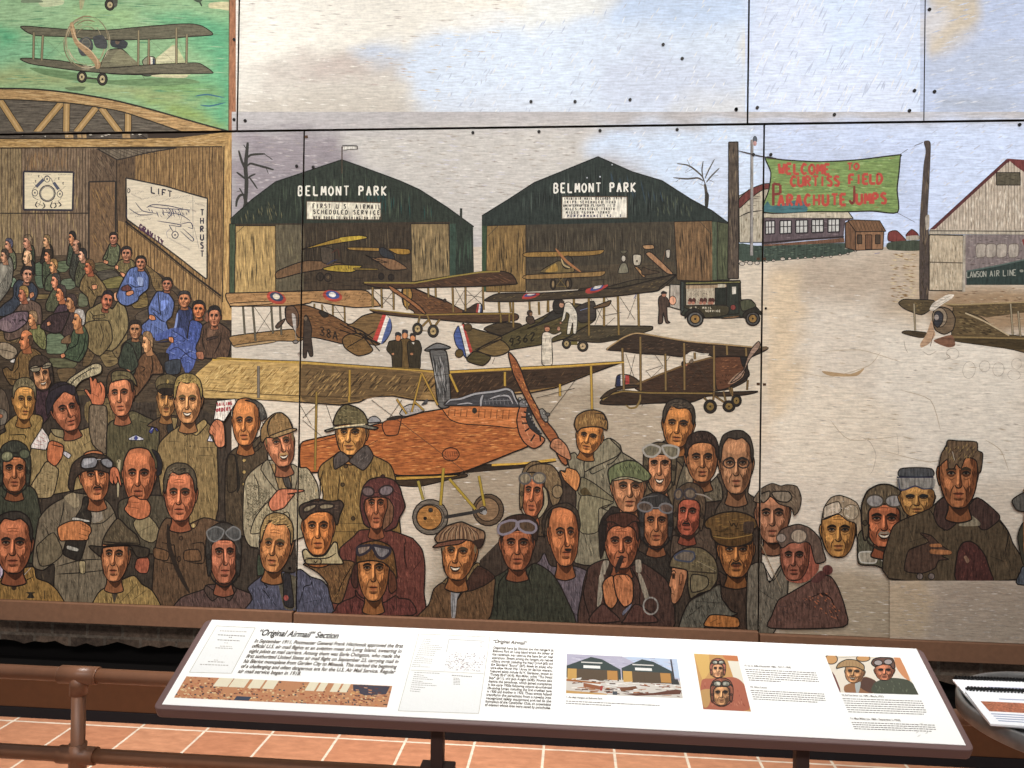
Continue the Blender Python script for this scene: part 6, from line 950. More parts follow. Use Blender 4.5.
detail('painted_goggles', lambda: O('195,310 220,250 320,215 390,225 385,290 330,340 250,365 205,350', '4f3d2c', 1.8, '7d7680'), lambda: O('415,230 520,220 590,260 600,310 560,345 480,340 420,300', '4f3d2c', 1.8, '7d7680'))
S(420, 510, K)
man('smiling man in a striped flat cap and brown jacket', '260,760 440,750 600,570 700,640 790,700 800,800 700,1200 -40,1200 100,1000 150,840', '5f452c', 'painted_jacket', folds=('150,840 300,1150',)); S(420, 545, K); P('340,430 480,450 400,560 380,760 340,760', '8a8888'); O('240,400 330,320 350,410', '6a5638', .8); O('430,370 600,190 640,230 480,450', '75603c', .8); O('620,220 800,330 700,420 560,480 460,500 400,580 460,460', '3d281f', .8); O('350,390 470,380 490,440 360,450', '5a4636', .7); L('400,580 390,760', INK, 1); L('345,400 350,760', INK, 1)
S(420, 510, K); head(395, 435, 350, 620, -.42, 4, 'c2793a', '6a5a40', 'sides', smile=1, age=.7, up=.7)
sub('painted_cap'); O('160,300 200,240 280,170 400,130 460,125 560,170 680,220 695,270 680,340 640,400 560,330 450,310 330,320 200,345', '7d5f44', 1.1)
for k in range(11): L([(210+k*42, 325-abs(k-5)*1), (235+k*38, 230-abs(k-5)*-3), (330+k*20, 160-abs(k-5)*-4)], '3f2c22', 1.1)
for k in range(8): L([(235+k*52, 315), (255+k*46, 240), (330+k*28, 170)], 'a58a68', .8)
O('140,390 200,350 350,320 500,310 420,360 300,375 170,395', '6b4432', .9); P('560,330 680,300 640,410 600,380', '33241c'); base()
S(620, 470, K)
man('aviator in a black leather helmet with oval goggles', '-60,760 200,860 330,920 480,860 560,1000 560,1200 -60,1200', '2f2923'); head(385, 535, 300, 560, .05, 0, 'a5653a', hs=None, hat='helmet', hatc='312f2d', age=.6, up=.8)
detail('painted_goggles', lambda: EO(265, 390, 78, 50, '4f4238', 1.8, '6a6868', 8), lambda: EO(490, 405, 74, 50, '5a483e', 1.8, '6a6868', 10), lambda: L('345,400 415,400', '7c7a7c', 2.2), lambda: L('200,340 260,290 400,270', '5a5856', 1))
man('red-faced moustached aviator in fur helmet', '560,700 700,720 900,560 1000,700 1000,1000 560,1000', '4a3c30'); head(715, 440, 280, 520, -.38, 4, 'a34c32', hs=None, hat='helmet', hatc='4d3e2e', must='1f1a17', age=.4)
detail('painted_goggles', lambda: EO(620, 255, 40, 55, '6a5a48', 1.8, '3a3638', 10), lambda: EO(745, 250, 62, 55, '6a5c4c', 2, '3a3638', 10), lambda: L('800,250 900,270 980,320', '8a8074', 1.6))
S(560, 500, K)
man('pipe smoker in dark overcoat with pale straps, hands together', '440,640 520,640 640,760 760,700 860,660 1000,740 1160,900 1180,1400 240,1400 230,1000 300,720', '442f27', folds=('300,740 250,1000 320,1250', '760,720 850,900 840,1200', '880,740 1000,900'))
P('460,650 520,650 490,780 430,780', '8c8270'); P('805,640 860,640 865,760 810,760', '8c8270'); P('830,790 870,800 950,1030 900,1040', '8c8270'); P('420,800 470,820 440,1080 395,1120', '8c8270'); P('530,680 640,700 560,800 480,790', '33251d')
head(655, 435, 350, 590, .02, 0, 'ac6138', '4a2a1e', 'short', age=.7, up=.85)
sub('painted_hair'); O('470,230 540,150 680,130 800,160 850,230 780,225 700,285 650,280 560,230', '43271c', .9); O('430,620 415,300 470,190 500,240 480,400 470,520', '231d19', .8); base()
sub('painted_pipe'); P('640,590 680,600 640,720 600,780 585,720', '2c211c'); base()
S(560, 550, K); hand('450,380 480,310 560,270 600,420 610,540 550,620 480,560', 'a8683c', 1, ('460,330 470,380', '500,300 520,370', '540,320 570,400')); hand('570,290 620,255 720,260 775,330 780,480 760,560 680,600 600,480', 'b06c40', 1, ('590,290 620,350', '630,270 670,320', '690,260 735,325'))
O('330,690 450,570 520,620 640,750 330,770', '4f332b', .9); O('680,740 800,570 960,660 1040,760 680,770', '50332b', .9); P('670,650 760,570 740,620 670,690', '6a6a78'); ribbon(pp(ell(965, 590, 78, 90)), 1.6, '8a847c', True)
S(650, 520, K)
man('stern moustached officer in a leather-brown tunic', '720,540 880,640 1000,600 1100,620 1190,760 1190,1200 700,1200 660,900 700,760', '3d2e24', folds=('740,570 760,700 900,740', '940,640 930,1000', '760,760 850,970')); head(915, 310, 360, 600, 0, 0, 'a5672c', '241c16', None, must='2a211b', age=.5, ears=1)
S(690, 490, K); sub('painted_cap'); O('150,350 200,290 330,240 480,225 620,260 720,330 700,400 670,420 660,520 640,570 520,580 420,600 300,570 230,500 210,410 170,400', '5b4322', 1.1); hatch('180,350 330,250 500,235 680,330 640,400 240,400', '7a5c2c', 26, .8, (1, -.1), .14, 11); O('230,490 420,510 650,470 655,540 540,590 420,600 300,570', '4c3518', .9); L('240,490 420,512 660,470', '8c6c34', 1.3); hatch('220,410 660,400 640,470 240,490', '35260f', 20, .8, (1, -.05), .2, 12); L('410,320 440,380 460,350 490,390 510,330', '2a1f10', 1.4); P('570,340 680,340 660,450 570,450', '3c2e24'); base()
S(650, 520, K)
man('aviator in profile wearing a padded helmet and grey-green coat', '740,680 760,820 860,960 920,1000 600,1100 540,1300 280,1300 340,1020 420,860 560,780', '5a564a', folds=('480,860 760,880', '380,1040 560,900')); prof(300, 610, 200, 560, -1, 2, 'a8704a', '3a2e24', None, neck=0)
sub('painted_helmet'); O('205,490 230,400 300,330 420,285 560,300 680,400 720,520 710,640 640,740 520,780 430,830 400,700 395,540 300,510', '5f543c', 1.1); hatch('230,460 420,300 600,330 700,520 640,720 440,760 410,560', '82744e', 30, .7, (1, .5), .12, 13); O('440,580 600,600 620,680 560,740 440,760', '6d6248', .9); L('400,540 640,560 710,560', '2c241a', 1.4); O('260,380 350,325 460,340 470,400 420,440 280,420', '665c50', 1.3, '3c4252'); L('500,430 700,540', '93866a', 1.3); base()
S(650, 562, K); hand('590,620 640,560 760,560 930,590 930,690 590,680', 'a5662c', .9, ('640,640 720,600', '700,660 760,640'))
# right of the last seam: the unfinished, faded group
S(750, 470, 8)
man('tousled aviator with goggles on his forehead, beside the seam', '100,740 150,900 240,760 300,800 280,1100 140,1360 -20,1360 -20,800', '665e50', folds=('110,760 180,880 250,780', '60,950 180,1030')); head(175, 345, 260, 480, -.05, 0, 'a8704e', hs=None, age=.3)
sub('painted_hair'); O('20,240 80,150 170,105 240,125 290,115 370,130 405,220 390,310 350,360 325,300 230,270 160,210 80,260', '6a5a48', .8); hatch('40,230 170,115 360,140 390,290 330,290 170,200', '4a3e30', 26, .7, (.8, 1), .14, 14); hatch('40,230 170,115 360,140 390,290 330,290 170,200', '8a7a62', 20, .7, (.8, 1), .14, 15); O('70,200 150,165 150,215 100,260', '776a58', 1); O('170,175 300,170 330,220 290,255 210,240', '7d705e', 1); L('85,590 240,940', '8c7a60', 2.4); base()
S(750, 545, 8)
man('faded red-faced aviator turning away in a red coat', '280,400 400,330 560,240 640,250 700,340 760,520 740,650 160,660 170,560 220,440', '5f4238', folds=('220,440 170,560', '520,380 640,420 700,600', '470,420 580,380 660,440')); hatch('400,420 600,360 720,520 700,630 560,520', 'a4603e', 36, .9, (1, .8), .1, 16); hatch('200,480 440,400 560,600 200,640', '473631', 40, .9, (1, .5), .08, 17); E(615, 195, 42, 40, '5a302c'); P('480,280 560,200 600,240 540,300', '51302c')
S(750, 470, 8); P('250,620 300,570 470,560 540,700 540,800 460,880 380,900 280,860', '93503c'); hatch('260,640 460,580 530,760 400,880', 'b57458', 20, .9, (.1, 1), .14, 18); head(345, 680, 230, 400, -.2, 0, '98573f', hs=None, age=.4, ears=0, neck=0)
sub('painted_helmet'); O('210,540 240,480 300,450 380,430 470,460 550,540 580,640 600,720 520,740 480,600 440,570 320,580 250,620', '5f4c40', .9); EO(245, 540, 38, 36, '94867a', 1.2, '4a4038'); EO(385, 525, 66, 56, '9c8c78', 1.6, '4c4038'); base()
man('half-painted golden-faced aviator with no coat', None, '8c7a60'); head(700, 475, 265, 440, 0, 0, 'b98238', hs=None, age=.7, neck=0)
sub('painted_helmet'); O('570,390 590,290 640,220 710,200 800,230 860,280 900,460 850,560 840,430 770,400 700,350 620,380', '95836a', .8); O('590,290 700,250 720,330 620,370 580,380', 'b7a892', .8); EO(800, 335, 62, 62, 'a8987e', 1.2, '6a5c48'); hatch('590,300 720,210 850,290 830,400', 'cfc4b2', 20, .8, (1, .5), .12, 19); base()
S(850, 430, 8)
man('smiling aviator in goggles and helmet with a green scarf', '60,830 140,780 200,900 300,960 440,900 420,1090 380,1190 330,1140 200,1080 60,1060', '55513f'); P('300,900 420,860 410,1160 360,1100 300,1000', '3a4632'); O('70,975 200,975 200,1050 160,1060 80,1050', '9a9280', 1.1, 'b8b4a8'); O('220,970 350,1000 360,1050 320,1080 260,1050 230,1010', '6a604c', 1.1, 'b8b4a8')
head(265, 705, 300, 460, 0, 0, 'b46238', hs=None, hat='helmet', hatc='5b4e3a', smile=.9, must='8a7a68', age=.7)
detail('painted_goggles', lambda: EO(190, 565, 68, 50, '8c8884', 1.6, '443c30'), lambda: EO(345, 565, 72, 48, '8c8884', 1.6, '443c30'), lambda: L('250,570 275,570', '443c30', 2), lambda: L('80,580 120,570', '443c30', 2), lambda: L('415,575 445,580', '443c30', 2))
man('aviator with square goggles and golden face at the back', '460,700 580,740 640,780 560,860 460,900', '7c6440'); head(525, 535, 270, 320, -.05, 0, 'b8863f', '3a3a3a', None, age=.6, up=.6)
sub('painted_cap'); O('395,370 400,310 520,300 650,310 655,370', '4a4c4e', .9); P('380,380 655,380 660,460 600,470 510,450 440,475 380,465', '86837c'); L('365,375 658,375', '2a2c40', 1.4, 0, 1); L('380,385 390,470 430,475 510,445 580,470 655,460', '3a3c50', 1.6); base()
S(910, 430, 1018/114)
man('tall young man with windswept hair in leather coat holding a glove', '300,590 440,700 580,600 720,720 850,880 900,1000 1000,1320 -200,1320 -180,900 -80,800 160,700', '4f4230', folds=('160,700 260,850 300,900', '720,760 860,900 830,1100', '700,1120 830,1170'), hi=None)
O('300,600 220,660 200,760 240,850 320,890 400,830 470,730', '43302a', .9); O('590,600 480,730 560,800 620,880 680,880 780,800 770,740', '43302a', .9); P('420,850 480,770 540,760 610,820 600,850', '847a64')
head(420, 385, 330, 620, 0, 0, 'ae6a3a', '5e4a30', None, age=.5, light=-1)
sub('painted_hair'); O('245,320 270,200 310,150 325,90 420,95 580,105 590,180 635,210 620,360 595,380 580,280 540,250 480,250 440,340 400,300 380,340 330,340 320,260 270,300', '64503a', .9); hatch('270,250 320,110 580,115 600,240 440,280 340,320', '8f7848', 26, .8, (-.6, 1), .16, 20); hatch('270,250 320,110 580,115 600,240 440,280 340,320', '3a2c1e', 26, .8, (-.6, 1), .16, 21); L('365,190 385,270', 'b8b0a0', 1.6); base()
S(896, 500, 8)
hand('60,560 80,420 120,380 250,330 180,260 270,280 340,350 430,410 420,430 350,440 410,470 330,480 300,540 200,580', '4a362b', .8, ('100,330 260,280', '110,390 260,330')); P('260,350 340,345 355,370 270,370', 'a0683c'); P('270,390 420,400 420,430 270,425', 'a0683c')
for x in (180, 272): EO(x, 605, 26, 26, '6e625c', .8)
sub('painted_glove'); O('470,640 480,420 520,340 580,325 640,360 700,440 740,560 755,650', '4a2a26', 1); hatch('490,630 490,400 580,340 700,460 740,640', '6a3c34', 22, .8, (.1, 1), .14, 22); P('530,450 550,440 575,480 555,500', '8a6a54'); base()
fig('painted_blank_strip', 'unpainted strip below the group'); G(.15, 1); soft(-60, 640, 1500, 1170, 'b5a898', [('a89a8a', '330,650 760,655 1040,668 1500,690 1500,1160 340,1130 200,1110'), ('b7a58c', '-100,640 200,640 300,800 200,1100 -100,1100')], 6, 5, .06); streaks('-20,680 1030,690 1030,1120 0,1100', ('8b7c6c', 'c2b5a4', '9a8878'), 120, 0.80, 0.055, (1, .03), 23)
S(896, 430, 8)
man('aviator at the right edge, mostly outside the board', '980,1130 1020,1080 1300,1100 1300,1230 960,1230', '4a5058'); O('1000,740 1060,740 1060,1080 1000,1060 960,850', '3c3a2c', .8); P('1010,670 1060,660 1060,1000 1010,980', 'a0642f'); O('915,560 1000,500 1100,480 1100,640 960,640', '57544e', .9); P('1000,480 1060,440 1060,560', '6a5034')
# ================================================================= the sloping information panel: its plane and what is printed on it
_yb = -2.55
_bl, _br = at_y(152, 709.3, _yb), at_y(976, 749, _yb)
_W = _br[0]-_bl[0]; _zb = (_bl[2]+_br[2])/2
_lo, _hi = -2.5, -2.0
for _ in range(40):
    _m = (_lo+_hi)/2
    if at_y(926, 648.7, _m)[0]-at_y(208.3, 619.5, _m)[0] < _W: _lo = _m
    else: _hi = _m
_yt = _lo; _zt = (at_y(926, 648.7, _yt)[2]+at_y(208.3, 619.5, _yt)[2])/2
_v = (0, _yt-_yb, _zt-_zb); _l = math.sqrt(_v[1]**2+_v[2]**2); SLOPE = _l
_v = (0, _v[1]/_l, _v[2]/_l); _n = (0, -_v[2], _v[1])
SIGN = Surf(((_bl[0]+_br[0])/2, _yb, _zb), (1, 0, 0), _v, _n, 0.00002)
on(SIGN); G(0, 0); PALE = 'efeee8'
def img(nm, lab, quad, c):
    fig(nm, lab); ST['clip'] = None; P(quad, c, 0)
    p = pp(quad); ST['clip'] = p
    def at(u, v):    # bilinear place inside the printed picture
        a = (p[0][0]+(p[1][0]-p[0][0])*u, p[0][1]+(p[1][1]-p[0][1])*u); b = (p[3][0]+(p[2][0]-p[3][0])*u, p[3][1]+(p[2][1]-p[3][1])*u)
        return (a[0]+(b[0]-a[0])*v, a[1]+(b[1]-a[1])*v)
    return at
S(0, 0, 1)
fig('printed_document', 'facsimile of a title page'); P('216.5,626 255.5,628 231.5,673.5 189.5,672.5', 'fbfbf8', 0)
for a, b in (((216.5, 626), (255.5, 628)), ((255.5, 628), (231.5, 673.5)), ((231.5, 673.5), (189.5, 672.5)), ((189.5, 672.5), (216.5, 626))): L([a, b], 'c4beb0', .5, 0, 1)
def words(a, b, c, w, r, lo=1.2, hi=4.2, gap=.9):
    d = math.hypot(b[0]-a[0], b[1]-a[1]); t = 0
    while t < d:
        l = min(r.uniform(lo, hi), d-t)
        if l > .5: L([(a[0]+(b[0]-a[0])*t/d, a[1]+(b[1]-a[1])*t/d), (a[0]+(b[0]-a[0])*(t+l)/d, a[1]+(b[1]-a[1])*(t+l)/d)], c, w, 0, 1)
        t += l+gap
_r = random.Random(3)
for x0, y0, x1, y1, c in ((220, 631, 247, 632, 'c0b8ae'), (218, 635, 245, 636.3, '8c847c'), (229, 637.4, 232, 637.6, '8c847c'), (217.5, 640, 240, 641, '948c84'), (224, 643, 228, 643.2, 'd0cac4'), (220, 646.3, 232, 646.8, 'c8c2ba'), (215.5, 648, 232.5, 648.8, 'b4aca4'), (214, 660.2, 218, 660.4, 'cac4bc'), (208, 661.8, 224.5, 662.4, 'b4aca4'), (200, 664.6, 229, 665.6, 'b8b0a8')): words((x0, y0), (x1, y1), c, .8, _r, 1, 3, .6)
fig('printed_document', 'key to the people in the painting'); P('418.8,634 490,637.2 478.7,713.7 398.3,711', 'fcfcf9', 0)
for a, b in (((418.8, 634), (490, 637.2)), ((490, 637.2), (478.7, 713.7)), ((478.7, 713.7), (398.3, 711)), ((398.3, 711), (418.8, 634)), ((411, 670.3), (484, 674))): L([a, b], 'c9c2b4', .5, 0, 1)
for i in range(15):
    words((423.5-i*.85, 639.2+i*1.95), (423.5-i*.85+_r.choice([8, 12, 18, 22]), 639.5+i*1.95+.5), 'bcb6b0', .6, _r, 1, 2.6, .5)
for i in range(10): words((414.5-i*.5, 672.6+i*2.05), (414.5-i*.5+_r.choice([10, 14, 20, 25]), 673+i*2.05+.6), 'a09890', .6, _r, 1, 2.6, .5)
words((452, 675.5), (472, 677), '8c847c', .8, _r, 1, 2.6, .5)
for i in range(5): words((453.5, 678.3+i*1.5), (460, 678.6+i*1.5), '9c948c', .6, _r, 1, 2.4, .4)
for i in range(150):
    u, v = _r.random(), _r.random()**.8; x = 449+u*37-v*6.5; y = 652+v*18+u*1.7
    L([(x, y), (x+_r.uniform(.5, 1.5), y+_r.uniform(-.5, .7))], _r.choice(['a58c90', '8c7c80', 'b8a8a8']), .6, 0, 1)
for q in ('449,639.5 484,641.4', '449,639.5 446.5,652', '480,643 482.5,643.2', '479.5,646.2 482.5,646.4'): L(q, 'b0a8a4', .5, 0, 1)
at = img('printed_picture', 'strip of a crowded mural', '186.5,676.5 392.3,686.2 387,707.6 174,697.8', 'c98a5c')
for i in range(620):
    u, v = _r.random(), _r.random()
    if v < .42 and .3 < u < .74 and not (.42 < u < .46 or .55 < u < .6 or .66 < u < .69): continue
    x, y = at(u, v); c = _r.choice(['8a4630', 'd9a468', 'e4bd86', '5b3a34', 'b8633c', 'e8cf9c', '4a4a50', 'c77a50', 'a0583c', 'e0a878'])
    P([(x-_r.uniform(.6, 1.6), y-.6), (x+_r.uniform(.5, 1.4), y-_r.uniform(.3, .9)), (x+_r.uniform(.6, 1.4), y+.7), (x-_r.uniform(.4, 1.2), y+_r.uniform(.4, .9))], c, 0)
for u0, u1 in ((.16, .23), (.235, .31), (.325, .385), (.395, .45), (.6, .645), (.655, .69), (.72, .755), (.765, .8)): P([at(u0, -.02), at(u1, -.02), at(u1-.01, .4), at(u0-.01, .4)], 'f0e4c4', 0)
P([at(.285, .8), at(.355, .8), at(.35, .985), at(.28, .985)], '40485a', 0); P([at(.81, .02), at(.99, .02), at(.98, .4), at(.88, .5), at(.82, .3)], '4a4450', 0)
for i in range(24): x, y = at(_r.uniform(.82, .99), _r.uniform(.05, .9)); P([(x-2, y-.5), (x+2, y+.1), (x+1.4, y+1), (x-1.5, y+.6)], _r.choice(['d98a50', 'e8b060', '6a4038', 'c89070']), 0)
at = img('printed_picture', 'print of the two green hangars', '566.8,654 677,659.2 682.8,698.5 566,693.3', 'd8cfc4')
def Q(pts, c, sm=0): P([at(*q) for q in pts], c, sm)
Q([(0, 0), (1, 0), (1, .55), (0, .55)], 'b9b4c8'); Q([(.5, 0), (1, 0), (1, .5), (.8, .4)], 'c0d0e8')
for i in range(50): u, v = _r.uniform(0, .95), _r.uniform(0, .3); L([at(u, v), at(u+.05, v+.01)], _r.choice(['d6d2dc', 'a09cb0', 'c8c4d4']), .5, 0, 1)
for o, w, pk in ((.0, .48, .22), (.49, .46, .68)):
    Q([(o, .3), (pk, .05), (pk+.1, .1), (o+w, .34), (o+w, .6), (o, .6)], '3c4846'); Q([(o+.01, .37), (o+w-.02, .37), (o+w-.02, .64), (o+.01, .66)], '5e4c38')
    Q([(o+.01, .37), (o+.09, .37), (o+.09, .65), (o+.01, .65)], 'd0a04c'); Q([(o+w-.12, .38), (o+w-.03, .38), (o+w-.03, .62), (o+w-.12, .62)], 'c0883c'); Q([(pk-.07, .27), (pk+.08, .27), (pk+.08, .34), (pk-.07, .34)], 'f0eee8'); Q([(pk-.09, .18), (pk+.1, .18), (pk+.1, .21), (pk-.09, .21)], 'd8d4cc')
for i in range(110):
    u, v = _r.random(), _r.uniform(.62, .97); L([at(u, v), at(min(1, u+_r.uniform(.02, .09)), v+_r.uniform(-.03, .03))], _r.choice(['8a4a2c', 'b0703c', 'f0ece4', '6a3c28', 'ece6dc', '54382a', 'f0eae0']), _r.uniform(.5, 1.1), 0, 1)
Q([(.0, .64), (.3, .7), (.3, .73), (0, .69)], 'a8642c'); Q([(.15, .72), (.32, .8), (.3, .88), (.15, .82)], '9a5a34'); Q([(.3, .78), (.32, .78), (.31, .9), (.29, .9)], 'b03c34'); Q([(.46, .82), (.6, .74), (.62, .8), (.48, .9)], '7a4a2c'); Q([(.4, .9), (.44, .9), (.44, .99), (.4, .99)], '4c5258'); Q([(.48, .95), (.75, .9), (.95, .78), (1, .8), (.98, .9), (.6, .99)], '6a4030'); Q([(.935, .02), (.95, .02), (.955, .6), (.94, .6)], '4a4248'); Q([(.92, .52), (.98, .52), (.99, .66), (.92, .66)], '3c3c3c')
Q([(0, .93), (.35, .97), (.35, 1), (0, 1)], 'd0a058')
at = img('printed_picture', 'print of two red-coated aviators', '693.8,653.8 737.3,656 751,711.8 703.3,709.3', 'cf9a54')
Q([(0, 0), (.35, 0), (.3, .3), (.1, .5), (.05, .3)], 'e0b25c'); Q([(.75, .1), (1, .1), (1, .5), (.8, .45)], 'ece4d0'); Q([(.65, 0), (1, 0), (1, .1), (.7, .08)], 'd07c44'); S(684, 640, 8)
P('140,330 220,310 400,300 480,360 520,560 160,560', 'b56448'); hatch('150,330 400,310 500,540 180,550', '8c4030', 30, .5, (.2, 1), .1, 3); hatch('150,330 400,310 500,540 180,550', 'd48c6c', 30, .5, (.2, 1), .1, 4); P('130,410 220,400 200,520 160,540', 'c89a58')
head(272, 232, 105, 140, .1, 0, 'd99a68', hs=None, hat='helmet', hatc='9a5844', age=.3, gog='up', neck=0); head(300, 425, 150, 200, -.05, 0, 'dc9c60', hs=None, hat='helmet', hatc='8c5038', smile=.5, gog='up', neck=0)
S(0, 0, 1)
at = img('printed_picture', 'print of a man in a cap beside a goggled aviator', '825,655.6 900,657.8 918.6,695 839.8,692.6', 'ece0cc')
S(815, 645, 8)
EO(130, 115, 50, 40, 'd09a5c', 1, '5a4a3c'); EO(385, 108, 55, 26, 'd09a5c', 1, '5a4a3c'); L('180,105 330,95', '5a4a3c', .8); P('135,220 160,250 200,350 196,378', '7a4440')
P('632,98 680,100 760,285 700,250 650,180', 'd8905c'); P('235,330 300,300 400,255 490,295 460,388 250,384', '9a6a44'); P('390,260 490,295 460,388 360,340', '5a3c30'); P('320,310 365,300 350,382 330,384', 'b0b4b0')
P('470,310 540,275 640,265 760,290 826,398 468,388', '4c5040'); hatch('480,310 640,275 800,390 480,385', '747a60', 20, .5, (.4, 1), .1, 6)
head(305, 215, 150, 180, -.42, 4, 'e0a064', '6a5a40', 'sides', smile=1, up=.7, neck=0, age=.4); sub('printed_cap'); O('170,190 190,150 250,120 330,125 390,165 388,205 330,180 230,178', 'b08c5c', .7); base()
for k in range(7): L([(190+k*28, 180), (205+k*24, 135)], '6a4a34', .6)
head(555, 205, 150, 160, .0, 0, 'd07c54', '2a1e18', None, up=.7, neck=0, age=.4); sub('printed_helmet'); O('450,150 470,115 540,100 620,112 640,180 620,190 600,165 540,155 480,175', '6c4c40', .8); EO(505, 145, 34, 22, 'a89c98', .8); EO(585, 138, 34, 22, 'a89c98', .8); base()
S(0, 0, 1)
ST['clip'] = None
fig('printed_small_text', 'small print of the captions')
def para(x0, y0, x1, y1, dx0, dx1, dy, n, last=.7, c='8e8680', w=.85):
    for i in range(n):
        k = last if i == n-1 else 1
        a = (x0+dx0*i, y0+dy*i); b = (x1+dx1*i, y1+dy*i*1.0); words(a, (a[0]+(b[0]-a[0])*k, a[1]+(b[1]-a[1])*k), c, w, _r, 1.0, 4.0, .55)
para(566, 701.2, 659.5, 705.8, -.1, .1, 2.3, 2, .48)
para(745, 669.4, 816, 673.2, .75, .75, 2.15, 6, .45); para(750.5, 690.5, 824, 694.3, .7, .5, 2.15, 5, .88)
para(842.5, 698.8, 922, 701.4, .95, .95, 2.2, 7, .95); para(851.5, 722.6, 934.5, 725.4, .9, .7, 2.1, 4, .94)
hatch('900,729 930,716 945,738 905,738', 'eceae4', 6, 1.2, (1, -.6), .2, 9)
on(WALL)
# ================================================================= materials
def nd(t, ty, **k):
    n = t.nodes.new(ty)
    for a, b in k.items():
        if hasattr(n, a): setattr(n, a, b)
    return n
def newmat(name):
    m = bpy.data.materials.new(name); m.use_nodes = True; t = m.node_tree
    return m, t, t.nodes['Principled BSDF']
def noise(t, scale, detail=3, rough=.6, vec=None, mapscale=None, rot=None):
    tc = nd(t, 'ShaderNodeTexCoord'); src = tc.outputs['Object']
    if mapscale:
        mp = nd(t, 'ShaderNodeMapping'); mp.inputs['Scale'].default_value = mapscale
        if rot: mp.inputs['Rotation'].default_value = rot
        t.links.new(src, mp.inputs['Vector']); src = mp.outputs['Vector']
    n = nd(t, 'ShaderNodeTexNoise'); n.inputs['Scale'].default_value = scale; n.inputs['Detail'].default_value = detail; n.inputs['Roughness'].default_value = rough
    t.links.new(src, n.inputs['Vector']); return n
def mathn(t, op, a, b=None, c=None):
    n = nd(t, 'ShaderNodeMath', operation=op)
    for i, v in enumerate((a, b, c)):
        if v is None: continue
        if isinstance(v, (int, float)): n.inputs[i].default_value = v
        else: t.links.new(v, n.inputs[i])
    return n.outputs[0]
def paint_material():
    m, t, b = newmat('oil_paint')
    pg = nd(t, 'ShaderNodeAttribute', attribute_name='lit_pigment'); gr = nd(t, 'ShaderNodeAttribute', attribute_name='grain')
    sp = nd(t, 'ShaderNodeSeparateColor'); t.links.new(gr.outputs['Color'], sp.inputs['Color'])
    nv = noise(t, 1, 4, .65, mapscale=(95, 1, 15), rot=(0, .06, 0)); nh = noise(t, 1, 4, .65, mapscale=(13, 1, 105), rot=(0, -.04, 0)); nf = noise(t, 60, 4, .6)
    mx = nd(t, 'ShaderNodeMix'); t.links.new(sp.outputs['Green'], mx.inputs[0]); t.links.new(nv.outputs['Fac'], mx.inputs[2]); t.links.new(nh.outputs['Fac'], mx.inputs[3])
    s = mathn(t, 'ADD', mathn(t, 'MULTIPLY', mx.outputs[0], .75), mathn(t, 'MULTIPLY', nf.outputs['Fac'], .25))
    s = mathn(t, 'MULTIPLY', mathn(t, 'SUBTRACT', s, .5), 10.0)
    s = mathn(t, 'MULTIPLY', s, sp.outputs['Red']); s = mathn(t, 'MAXIMUM', mathn(t, 'ADD', s, 1.0), .12)
    vm = nd(t, 'ShaderNodeVectorMath', operation='SCALE'); t.links.new(pg.outputs['Color'], vm.inputs[0]); t.links.new(s, vm.inputs['Scale'])
    t.links.new(vm.outputs[0], b.inputs['Base Color']); b.inputs['Roughness'].default_value = .62; b.inputs['Specular IOR Level'].default_value = .22
    bp = nd(t, 'ShaderNodeBump'); bp.inputs['Strength'].default_value = .55; bp.inputs['Distance'].default_value = .005
    n2 = noise(t, 34, 6, .6, mapscale=(1, 1, 1.6)); hsum = mathn(t, 'ADD', n2.outputs['Fac'], mathn(t, 'MULTIPLY', mx.outputs[0], .5))
    t.links.new(hsum, bp.inputs['Height']); t.links.new(bp.outputs[0], b.inputs['Normal'])
    return m
def plain(name, c, rough=.6, metal=0, spec=.3, nscale=0, namp=0, bump=0, mapscale=None):
    m, t, b = newmat(name); b.inputs['Roughness'].default_value = rough; b.inputs['Metallic'].default_value = metal; b.inputs['Specular IOR Level'].default_value = spec
    c = lin(c); b.inputs['Base Color'].default_value = (*c, 1)
    if nscale:
        n = noise(t, nscale, 5, .6, mapscale=mapscale); r = nd(t, 'ShaderNodeValToRGB')
        r.color_ramp.elements[0].position = .3; r.color_ramp.elements[1].position = .7
        r.color_ramp.elements[0].color = (*[x*(1-namp) for x in c], 1); r.color_ramp.elements[1].color = (*[min(1, x*(1+namp)) for x in c], 1)
        t.links.new(n.outputs['Fac'], r.inputs['Fac']); t.links.new(r.outputs['Color'], b.inputs['Base Color'])
        if bump:
            bp = nd(t, 'ShaderNodeBump'); bp.inputs['Strength'].default_value = bump; bp.inputs['Distance'].default_value = .003
            t.links.new(n.outputs['Fac'], bp.inputs['Height']); t.links.new(bp.outputs[0], b.inputs['Normal'])
    return m
PAINT = paint_material()
